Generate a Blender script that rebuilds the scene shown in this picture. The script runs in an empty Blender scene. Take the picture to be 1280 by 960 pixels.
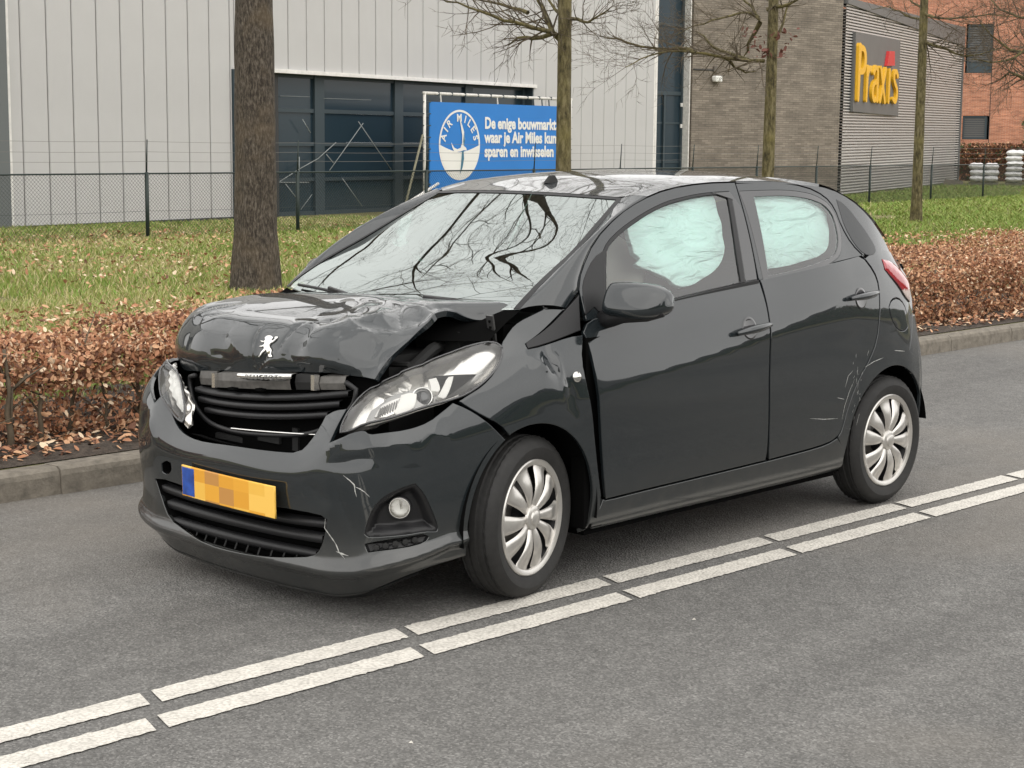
import bpy, bmesh, math, random
import numpy as np
from mathutils import Vector, Matrix
from mathutils.geometry import delaunay_2d_cdt
random.seed(7); RNG = np.random.default_rng(7)
sc = bpy.context.scene
col = sc.collection
R = math.radians
# ---------------- camera ----------------
cam_d = bpy.data.cameras.new('camera'); cam = bpy.data.objects.new('camera', cam_d); col.objects.link(cam)
CAM = [[-0.686683, -0.094713, 0.720761, 4.337033], [0.726905, -0.101339, 0.67922, 4.769723], [0.00871, 0.990333, 0.138435, 1.586944], [0.0, 0.0, 0.0, 1.0]]
cam.matrix_world = Matrix(CAM)
cam_d.sensor_width = 36; cam_d.lens = 60.4748; cam_d.clip_start = .1; cam_d.clip_end = 3000
cam_d.dof.use_dof = False
sc.camera = cam
# ---------------- sky, sun, exposure ----------------
CLOUD = 18.5
SUN_EL, SUN_AZ = R(52), R(60)        # azimuth measured from +x towards +y
w = bpy.data.worlds.new('World'); sc.world = w; w.use_nodes = True
nt = w.node_tree; nt.nodes.clear()
sky = nt.nodes.new('ShaderNodeTexSky'); sky.sky_type = 'NISHITA'; sky.sun_disc = False
sky.sun_elevation = SUN_EL; sky.sun_rotation = R(90) - SUN_AZ
sky.dust_density = 1.5; sky.air_density = 1.0; sky.ozone_density = 1
hsv = nt.nodes.new('ShaderNodeHueSaturation'); hsv.inputs['Saturation'].default_value = .12; hsv.inputs['Value'].default_value = 1.35
mixw = nt.nodes.new('ShaderNodeMixRGB'); mixw.blend_type = 'MULTIPLY'; mixw.inputs[0].default_value = 1; mixw.inputs[2].default_value = (1.0, .985, .96, 1)
# an even, thin overcast in front of the clear sky
tcw = nt.nodes.new('ShaderNodeTexCoord'); nzw = nt.nodes.new('ShaderNodeTexNoise'); nzw.inputs['Scale'].default_value = 1.6; nzw.inputs['Detail'].default_value = 4
rpw = nt.nodes.new('ShaderNodeValToRGB'); rpw.color_ramp.elements[0].position = .35; rpw.color_ramp.elements[0].color = (.80,.79,.775,1); rpw.color_ramp.elements[1].position = .65; rpw.color_ramp.elements[1].color = (1,.982,.955,1)
scw = nt.nodes.new('ShaderNodeMixRGB'); scw.blend_type = 'MULTIPLY'; scw.inputs[0].default_value = 1; scw.inputs[2].default_value = (CLOUD, CLOUD, CLOUD, 1)
cmx = nt.nodes.new('ShaderNodeMixRGB'); cmx.inputs[0].default_value = .85
nt.links.new(tcw.outputs['Generated'], nzw.inputs['Vector']); nt.links.new(nzw.outputs['Fac'], rpw.inputs['Fac']); nt.links.new(rpw.outputs[0], scw.inputs[1])
bgn = nt.nodes.new('ShaderNodeBackground'); bgn.inputs['Strength'].default_value = .12
wo = nt.nodes.new('ShaderNodeOutputWorld')
nt.links.new(sky.outputs[0], hsv.inputs['Color']); nt.links.new(hsv.outputs[0], mixw.inputs[1]); nt.links.new(mixw.outputs[0], cmx.inputs[1]); nt.links.new(scw.outputs[0], cmx.inputs[2]); nt.links.new(cmx.outputs[0], bgn.inputs['Color']); nt.links.new(bgn.outputs[0], wo.inputs[0])
sun_d = bpy.data.lights.new('sun', 'SUN'); sun_d.energy = 1.2; sun_d.angle = R(95); sun_d.color = (1, .96, .9)
sun = bpy.data.objects.new('sun', sun_d); col.objects.link(sun)
sd = Vector((math.cos(SUN_EL)*math.cos(SUN_AZ), math.cos(SUN_EL)*math.sin(SUN_AZ), math.sin(SUN_EL)))
sun.rotation_euler = sd.to_track_quat('Z', 'Y').to_euler(); sun.location = (0, 0, 30)
sc.view_settings.view_transform = 'Standard'; sc.view_settings.look = 'None'; sc.view_settings.exposure = 0; sc.view_settings.gamma = 1
sc.view_settings.use_curve_mapping = False
# ---------------- materials ----------------
MATS = {}
def mat(name, colr=(.5,.5,.5), rough=.6, metal=0, coat=0, coat_r=.03, spec=.5, noise=None, bump=None, trans=0, ior=1.45, emit=None):
    """noise=(scale, amount, detail) varies the colour; bump=(scale, strength)"""
    m = bpy.data.materials.new(name); m.use_nodes = True; n = m.node_tree; b = n.nodes['Principled BSDF']
    b.inputs['Base Color'].default_value = (*colr, 1); b.inputs['Roughness'].default_value = rough; b.inputs['Metallic'].default_value = metal
    b.inputs['Coat Weight'].default_value = coat; b.inputs['Coat Roughness'].default_value = coat_r
    b.inputs['Specular IOR Level'].default_value = spec; b.inputs['Transmission Weight'].default_value = trans; b.inputs['IOR'].default_value = ior
    tc = n.nodes.new('ShaderNodeTexCoord')
    if noise:
        nz = n.nodes.new('ShaderNodeTexNoise'); nz.inputs['Scale'].default_value = noise[0]; nz.inputs['Detail'].default_value = noise[2] if len(noise) > 2 else 5
        nz.inputs['Roughness'].default_value = .65
        n.links.new(tc.outputs['Object'], nz.inputs['Vector'])
        rp = n.nodes.new('ShaderNodeValToRGB'); a = noise[1]
        c2 = noise[3] if len(noise) > 3 else None
        rp.color_ramp.elements[0].position = .3; rp.color_ramp.elements[1].position = .72
        rp.color_ramp.elements[0].color = (*[max(0, c*(1-a)) for c in colr], 1)
        rp.color_ramp.elements[1].color = (*(c2 if c2 else [min(1, c*(1+a)) for c in colr]), 1)
        n.links.new(nz.outputs['Fac'], rp.inputs['Fac']); n.links.new(rp.outputs['Color'], b.inputs['Base Color'])
    if bump:
        nb = n.nodes.new('ShaderNodeTexNoise'); nb.inputs['Scale'].default_value = bump[0]; nb.inputs['Detail'].default_value = 4
        n.links.new(tc.outputs['Object'], nb.inputs['Vector'])
        bp = n.nodes.new('ShaderNodeBump'); bp.inputs['Strength'].default_value = bump[1]; bp.inputs['Distance'].default_value = bump[2] if len(bump) > 2 else .01
        n.links.new(nb.outputs['Fac'], bp.inputs['Height']); n.links.new(bp.outputs['Normal'], b.inputs['Normal'])
    MATS[name] = m
    return m
def nodes_of(m): return m.node_tree.nodes, m.node_tree.links, m.node_tree.nodes['Principled BSDF']
def glass(name, tint, refl_ior, rough=0.0, tintr=(1,1,1)):
    m = bpy.data.materials.new(name); m.use_nodes = True; n = m.node_tree; n.nodes.clear()
    t = n.nodes.new('ShaderNodeBsdfTransparent'); t.inputs[0].default_value = (*tint, 1)
    g = n.nodes.new('ShaderNodeBsdfGlossy'); g.inputs['Roughness'].default_value = rough; g.inputs[0].default_value = (*tintr, 1)
    f = n.nodes.new('ShaderNodeFresnel'); f.inputs[0].default_value = refl_ior
    mx = n.nodes.new('ShaderNodeMixShader'); o = n.nodes.new('ShaderNodeOutputMaterial')
    geo = n.nodes.new('ShaderNodeNewGeometry')
    n.links.new(f.outputs[0], mx.inputs[0]); n.links.new(t.outputs[0], mx.inputs[1]); n.links.new(g.outputs[0], mx.inputs[2]); n.links.new(mx.outputs[0], o.inputs[0])
    MATS[name] = m; return m
# ---------------- mesh helpers ----------------
def link(name, verts, faces, m, parent=None, smooth=True, normals=None, mats=None, midx=None):
    me = bpy.data.meshes.new(name); me.from_pydata([tuple(map(float, v)) for v in verts], [], [tuple(map(int, f)) for f in faces])
    for mm in (mats or [m]): me.materials.append(mm)
    if smooth: me.polygons.foreach_set('use_smooth', [True]*len(me.polygons))
    if midx is not None: me.polygons.foreach_set('material_index', midx)
    me.update()
    if normals is not None: me.normals_split_custom_set_from_vertices([tuple(map(float, v)) for v in normals])
    o = bpy.data.objects.new(name, me); col.objects.link(o)
    if parent is not None: o.parent = parent
    return o
class MB:
    def __init__(s): s.v = []; s.f = []; s.m = []; s.cur = 0
    def add(s, v, f):
        k = len(s.v); s.v += [tuple(map(float, a)) for a in v]; s.f += [tuple(int(i)+k for i in q) for q in f]; s.m += [s.cur]*len(f); return s
    def box(s, a, b, rot=None, origin=None):
        (x0,y0,z0),(x1,y1,z1) = a, b
        v = [(x0,y0,z0),(x1,y0,z0),(x1,y1,z0),(x0,y1,z0),(x0,y0,z1),(x1,y0,z1),(x1,y1,z1),(x0,y1,z1)]
        if rot is not None:
            M = rot; v = [tuple(M @ Vector(p) + (Vector(origin) if origin else Vector())) for p in v]
        return s.add(v, [(0,3,2,1),(4,5,6,7),(0,1,5,4),(1,2,6,5),(2,3,7,6),(3,0,4,7)])
    def tube(s, pts, r, n=8, cap=True):
        pts = [Vector(p) for p in pts]; rs = r if hasattr(r, '__len__') else [r]*len(pts)
        V = []; F = []; up = None
        for i, p in enumerate(pts):
            t = (pts[min(i+1, len(pts)-1)] - pts[max(i-1, 0)]).normalized()
            if up is None: up = t.orthogonal().normalized()
            up = (up - t*up.dot(t)).normalized(); sd_ = t.cross(up)
            for k in range(n):
                a = 2*math.pi*k/n; V.append(p + (up*math.cos(a) + sd_*math.sin(a))*rs[i])
        for i in range(len(pts)-1):
            for k in range(n):
                F.append((i*n+k, i*n+(k+1) % n, (i+1)*n+(k+1) % n, (i+1)*n+k))
        if cap: F.append(tuple(range(n-1, -1, -1))); F.append(tuple((len(pts)-1)*n+k for k in range(n)))
        return s.add(V, F)
    def grid(s, P, close_u=False, flip=False):
        P = np.asarray(P); a, b = P.shape[:2]; F = []
        for i in range(a if close_u else a-1):
            for j in range(b-1):
                q = (i*b+j, ((i+1) % a)*b+j, ((i+1) % a)*b+j+1, i*b+j+1); F.append(q[::-1] if flip else q)
        return s.add(P.reshape(-1, 3), F)
    def build(s, name, m, parent=None, smooth=False, mats=None):
        o = link(name, s.v, s.f, m, parent, smooth=smooth, mats=mats, midx=s.m if mats else None)
        return o
def autosmooth(o, ang=35):
    me = o.data; bm = bmesh.new(); bm.from_mesh(me)
    for e in bm.edges:
        e.smooth = not (len(e.link_faces) == 2 and e.calc_face_angle(0) > R(ang))
    for f in bm.faces: f.smooth = True
    bm.to_mesh(me); bm.free(); return o
def empty(name, loc=(0,0,0), label=None, cat=None, group=None):
    o = bpy.data.objects.new(name, None); o.empty_display_size = .2; col.objects.link(o); o.location = loc
    return tag(o, label, cat, group)
def tag(o, label=None, cat=None, group=None, kind=None):
    if label: o['label'] = label
    if cat: o['category'] = cat
    if group: o['group'] = group
    if kind: o['kind'] = kind
    return o
def dup(o, parent=None, rec=True):
    c = o.copy(); col.objects.link(c)
    if parent is not None: c.parent = parent
    if rec:
        for ch in list(o.children): dup(ch, c)
    return c
def inpoly(pts, poly):
    x = pts[:, 0]; y = pts[:, 1]; r = np.zeros(len(pts), bool); P = np.asarray(poly); Q = np.roll(P, -1, 0)
    for (x0, y0), (x1, y1) in zip(P, Q):
        if y0 == y1: continue
        c = ((y0 > y) != (y1 > y)) & (x < (x1-x0)*(y-y0)/(y1-y0)+x0); r ^= c
    return r
def distpoly(pts, poly):
    P = np.asarray(poly, float); Q = np.roll(P, -1, 0); d = np.full(len(pts), 9.)
    for a, b in zip(P, Q):
        ab = b-a; L = max(ab@ab, 1e-12); t = np.clip(((pts-a)@ab)/L, 0, 1); d = np.minimum(d, np.linalg.norm(pts-(a+t[:, None]*ab), axis=1))
    return d
def dens(poly, h, closed=True):
    P = np.asarray(poly, float); out = []
    n = len(P)
    for i in range(n if closed else n-1):
        a, b = P[i], P[(i+1) % n]; k = max(1, int(math.ceil(np.linalg.norm(b-a)/h)))
        out += [a+(b-a)*j/k for j in range(k)]
    if not closed: out.append(P[-1])
    return np.array(out)
def chaikin(poly, it=1, closed=True, ang=50):
    """round shallow corners, keep sharp ones"""
    P = [np.asarray(p, float) for p in poly]
    for _ in range(it):
        Q = []; n = len(P)
        for i in range(n):
            a, b, c = P[i-1], P[i], P[(i+1) % n]
            if not closed and i in (0, n-1): Q.append(b); continue
            u = b-a; v = c-b; ca = (u@v)/(np.linalg.norm(u)*np.linalg.norm(v)+1e-12)
            if ca < math.cos(R(ang)): Q.append(b)
            else: Q += [b-u*.25, b+v*.25]
        P = Q
    return np.array(P)
def inset(poly, g):
    P = np.asarray(poly, float); A = 0.5*np.sum(P[:, 0]*np.roll(P[:, 1], -1)-np.roll(P[:, 0], -1)*P[:, 1]); s = 1 if A > 0 else -1
    t = np.roll(P, -1, 0)-np.roll(P, 1, 0); t /= np.linalg.norm(t, axis=1)[:, None]+1e-12
    n = np.stack([-t[:, 1], t[:, 0]], 1)*s       # points inward
    return P+n*g, -n
def surf_eval(S, uv, flip=False):
    u, v = uv[:, 0], uv[:, 1]; e = 2e-3; P = S(u, v)
    du = S(u+e, v)-S(u-e, v); dv = S(u, v+e)-S(u, v-e); n = np.cross(du, dv); n /= np.linalg.norm(n, axis=1)[:, None]+1e-12
    return P, (-n if flip else n), du/(2*e), dv/(2*e)
def mesh_panel(S, outer, holes=(), h=.02, gap=.002, flange=.014, flip=False, lift=0., smooth_it=1):
    outer = dens(chaikin(outer, smooth_it), h*.7); holes = [dens(chaikin(q, smooth_it), h*.7) for q in holes]
    loops = []; dirs = []
    o, d = inset(outer, gap+.002); loops.append(o); dirs.append(d)
    for q in holes:
        o, d = inset(q, -gap-.002); loops.append(o); dirs.append(-d)
    allb = np.concatenate(loops)
    lo, hi = loops[0].min(0), loops[0].max(0)
    gx, gy = np.meshgrid(np.arange(lo[0]+h/2, hi[0], h), np.arange(lo[1]+h/2, hi[1], h), indexing='ij'); gp = np.stack([gx.ravel(), gy.ravel()], 1)
    k = inpoly(gp, loops[0])
    for q in loops[1:]: k &= ~inpoly(gp, q)
    gp = gp[k]; dd = np.full(len(gp), 9.)
    for q in loops: dd = np.minimum(dd, distpoly(gp, q))
    gp = gp[dd > h*.45]
    pts = np.concatenate([allb, gp]); E = []; k0 = 0
    for q in loops:
        n = len(q); E += [(k0+i, k0+(i+1) % n) for i in range(n)]; k0 += n
    r = delaunay_2d_cdt([Vector(p_) for p_ in pts], E, [], 0, 1e-7)
    V = np.array([tuple(v) for v in r[0]]); T = np.array([f for f in r[2] if len(f) == 3])
    cc = V[T].mean(1); k = inpoly(cc, loops[0])
    for q in loops[1:]: k &= ~inpoly(cc, q)
    T = T[k]
    a = V[T]; ar = (a[:, 1, 0]-a[:, 0, 0])*(a[:, 2, 1]-a[:, 0, 1])-(a[:, 2, 0]-a[:, 0, 0])*(a[:, 1, 1]-a[:, 0, 1])
    T[ar < 0] = T[ar < 0][:, ::-1]
    P, N, du, dv = surf_eval(S, V, flip); P = P+N*lift
    if flip: T = T[:, ::-1]
    verts = [P]; norms = [N]; faces = [tuple(t) for t in T]; k0 = len(P)
    if flange:
        for q, dq in zip(loops, dirs):
            Pq, Nq, duq, dvq = surf_eval(S, q, flip); Pq = Pq+Nq*lift
            e = duq*dq[:, :1]+dvq*dq[:, 1:]; e -= Nq*(e*Nq).sum(1)[:, None]; e /= np.linalg.norm(e, axis=1)[:, None]+1e-9
            n = len(q); r0 = Pq; r1 = Pq+e*.0022-Nq*.0010; r2 = Pq+e*.0030-Nq*.0035; r3 = Pq+e*.0030-Nq*flange
            nn = [Nq, (e*.8+Nq*.6), e, e]
            for rr, n_ in zip((r0, r1, r2, r3), nn): verts.append(rr); norms.append(n_)
            A = 0.5*np.sum(q[:, 0]*np.roll(q[:, 1], -1)-np.roll(q[:, 0], -1)*q[:, 1])
            rev = (A < 0) ^ flip; hole = q is not loops[0]
            for s_ in range(3):
                for i in range(n):
                    j = (i+1) % n; f = (k0+s_*n+i, k0+(s_+1)*n+i, k0+(s_+1)*n+j, k0+s_*n+j)
                    faces.append(f[::-1] if (rev ^ hole) else f)
            k0 += 4*n
    verts = np.concatenate(verts); norms = np.concatenate(norms)
    # make face winding agree with normals
    F2 = []
    for f in faces:
        a, b, c = verts[f[0]], verts[f[1]], verts[f[2]]
        nn = np.cross(b-a, c-a)
        F2.append(f if nn @ norms[f[0]] + nn @ norms[f[1]] + nn @ norms[f[2]] >= 0 else f[::-1])
    return verts, F2, norms
def panel(name, S, outer, m, parent, **k):
    v, f, n = mesh_panel(S, outer, **k)
    return link(name, v, f, m, parent, normals=n)
def mirror(o, parent=None, name=None):
    me = o.data; n = len(me.vertices); co = np.zeros(n*3); me.vertices.foreach_get('co', co); co = co.reshape(-1, 3)*[1, -1, 1]
    no = np.zeros(n*3); me.vertices.foreach_get('normal', no)
    f = [tuple(p_.vertices)[::-1] for p_ in me.polygons]
    c = link(name or o.name.split('.')[0], co, f, None, parent if parent is not None else o.parent, smooth=me.polygons[0].use_smooth, mats=list(me.materials), midx=[p_.material_index for p_ in me.polygons])
    return c
def ribbon(name, S, uv, wd, m, parent, lift=.0012, flip=False):
    uv = dens(uv, .006, closed=False); P, N, _, _ = surf_eval(S, uv, flip); P = P+N*lift
    t = np.gradient(P, axis=0); s_ = np.cross(N, t); s_ /= np.linalg.norm(s_, axis=1)[:, None]
    ww = wd*(.35+.65*RNG.random(len(P)))[:, None]*np.sin(np.linspace(.15, 3.0, len(P)))[:, None]
    return link(name, np.concatenate([P-s_*ww/2, P+s_*ww/2]), [(i, i+1, len(P)+i+1, len(P)+i) for i in range(len(P)-1)], m, parent)
GAP = mat('cavity_shade', (.005,.005,.005), rough=1.0, spec=.0)  # shade of gaps, undersides and the engine hollow put into near-black colour
# ---- body surfaces (shared maths) ----
PLAN = np.array([(.737,0),(.733,.15),(.718,.34),(.690,.52),(.630,.662),(.51,.750),(.385,.775),(.22,.787),(0,.798),(-.3,.806),
 (-.8,.812),(-1.4,.815),(-2.0,.815),(-2.34,.812),(-2.54,.80),(-2.66,.765),(-2.715,.68),(-2.735,.5),(-2.75,.25),(-2.755,0)])
VR = np.array([.10,.20,.30,.42,.54,.66,.76,.85,.93,1.0])
# key plan index -> rows of (inset, z)
KEYS = {
 0:[(.10,.05),(.035,.16),(.03,.27),(.012,.38),(.005,.49),(.05,.60),(.10,.69),(.16,.76),(.24,.82),(.33,.86)],
 2:[(.10,.05),(.035,.16),(.03,.27),(.012,.38),(.005,.49),(.05,.60),(.10,.69),(.16,.76),(.24,.82),(.33,.86)],
 3:[(.09,.06),(.022,.165),(.02,.28),(.004,.40),(.0,.52),(.03,.63),(.09,.71),(.17,.775),(.25,.815),(.34,.845)],
 4:[(.09,.09),(.014,.185),(.012,.30),(.0,.42),(.0,.54),(.022,.65),(.08,.73),(.16,.785),(.25,.825),(.34,.85)],
 5:[(.09,.13),(.02,.20),(.01,.30),(.0,.42),(.0,.54),(.015,.655),(.07,.745),(.14,.80),(.23,.84),(.32,.862)],
 7:[(.08,.16),(.03,.21),(.012,.30),(.004,.42),(.0,.54),(.005,.66),(.03,.75),(.075,.815),(.14,.862),(.21,.888)],
 8:[(.08,.17),(.035,.21),(.015,.30),(.006,.42),(.0,.54),(.0,.66),(.012,.76),(.045,.838),(.095,.895),(.16,.95)],
 9:[(.09,.175),(.04,.205),(.022,.30),(.012,.42),(.004,.54),(.0,.66),(.008,.76),(.024,.83),(.062,.94),(.10,1.05)],
 10:[(.10,.175),(.045,.205),(.025,.30),(.012,.42),(.003,.54),(.0,.66),(.004,.76),(.02,.85),(.042,.935),(.068,1.012)],
 11:[(.10,.175),(.045,.205),(.025,.30),(.012,.42),(.003,.54),(.0,.66),(.0,.76),(.008,.855),(.03,.96),(.063,1.066)],
 12:[(.10,.18),(.04,.21),(.02,.30),(.010,.42),(.002,.54),(.0,.66),(.0,.77),(.002,.88),(.022,.99),(.06,1.12)],
 13:[(.09,.19),(.04,.22),(.02,.31),(.008,.42),(.0,.54),(.0,.66),(.005,.78),(.017,.90),(.045,1.02),(.095,1.14)],
 15:[(.08,.20),(.03,.23),(.01,.31),(.0,.42),(.0,.54),(.012,.66),(.035,.78),(.06,.90),(.09,1.0),(.15,1.09)],
 17:[(.08,.20),(.03,.23),(.01,.31),(.0,.42),(.005,.54),(.03,.66),(.05,.78),(.07,.90),(.10,1.0),(.15,1.10)],
 19:[(.08,.20),(.03,.23),(.01,.31),(.0,.42),(.005,.54),(.03,.66),(.05,.78),(.07,.90),(.10,1.0),(.15,1.10)]}
def pchip(xk, yk, x):
    """monotone-ish cubic Hermite; yk (n,...)"""
    xk=np.asarray(xk,float); yk=np.asarray(yk,float); x=np.clip(np.asarray(x,float),xk[0],xk[-1])
    h=np.diff(xk); hs=h.reshape((-1,)+(1,)*(yk.ndim-1)); dl=np.diff(yk,axis=0)/hs
    m=np.zeros_like(yk); m[0]=dl[0]; m[-1]=dl[-1]
    w1=hs[1:]; w0=hs[:-1]
    m[1:-1]=(dl[:-1]*w1+dl[1:]*w0)/(w0+w1)
    i=np.clip(np.searchsorted(xk,x,side='right')-1,0,len(xk)-2)
    t=(x-xk[i])/h[i]; sh=t.shape+(1,)*(yk.ndim-1); t=t.reshape(sh); hh=h[i].reshape(sh)
    return ((2*t**3-3*t**2+1)*yk[i]+(t**3-2*t**2+t)*hh*m[i]+(-2*t**3+3*t**2)*yk[i+1]+(t**3-t**2)*hh*m[i+1])
SP = np.concatenate([[0],np.cumsum(np.linalg.norm(np.diff(PLAN,axis=0),axis=1))])
PT = np.concatenate([PLAN[1:2]*[1,-1],PLAN,PLAN[-2:-1]*[1,-1]])
ST = np.concatenate([[-SP[1]],SP,[2*SP[-1]-SP[-2]]])
KI = sorted(KEYS); KS = SP[KI]; KV = np.array([KEYS[k] for k in KI],float)   # (nk,10,2)
def BS(u,v):
    """lower body: u = distance round the plan from the nose (metres), v = nominal height"""
    u=np.asarray(u,float); v=np.asarray(v,float)
    sg=np.where(u<0,-1.0,1.0); ua=np.abs(u)
    c=pchip(ST,PT,ua); e=1e-3; t=pchip(ST,PT,ua+e)-pchip(ST,PT,ua-e) if True else 0
    t=t/np.linalg.norm(t,axis=-1,keepdims=True); n=np.stack([-t[...,1],t[...,0]],-1)*-1
    rows=pchip(KS,KV,ua)            # (...,10,2)
    sh=ua.shape; R_=rows.reshape(-1,10,2); vf=np.broadcast_to(v,sh).reshape(-1)
    # per-sample cubic in v
    h=np.diff(VR); i=np.clip(np.searchsorted(VR,np.clip(vf,VR[0],VR[-1]),side='right')-1,0,8)
    dl=np.diff(R_,axis=1)/h[None,:,None]; m=np.zeros_like(R_); m[:,0]=dl[:,0]; m[:,-1]=dl[:,-1]
    m[:,1:-1]=(dl[:,:-1]*h[None,1:,None]+dl[:,1:]*h[None,:-1,None])/(h[:-1]+h[1:])[None,:,None]
    k=np.arange(len(vf)); tt=((np.clip(vf,VR[0],VR[-1])-VR[i])/h[i])[:,None]; hh=h[i][:,None]
    dz=((2*tt**3-3*tt**2+1)*R_[k,i]+(tt**3-2*tt**2+tt)*hh*m[k,i]+(-2*tt**3+3*tt**2)*R_[k,i+1]+(tt**3-tt**2)*hh*m[k,i+1])
    dz=dz.reshape(sh+(2,))
    p=c-n*dz[...,0:1]
    return np.stack([p[...,0],p[...,1]*sg,dz[...,1]],-1)
def belt(x): return 1.0-.09*(np.asarray(x,float)+.84)
YB=np.array([(-2.75,.66),(-2.6,.61),(-2.5,.665),(-2.34,.722),(-2.0,.755),(-1.4,.752),(-.8,.742),(-.3,.735),(0,.70)])
def GS(x,z):
    """greenhouse side: height field y(x,z)"""
    x=np.asarray(x,float); z=np.asarray(z,float)
    yb=pchip(YB[:,0],YB[:,1],x); zb=belt(x)
    dz=z-zb
    return np.stack([x+0*z,yb-.34*dz-.22*np.maximum(dz,0)**2,z+0*x],-1)
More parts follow.
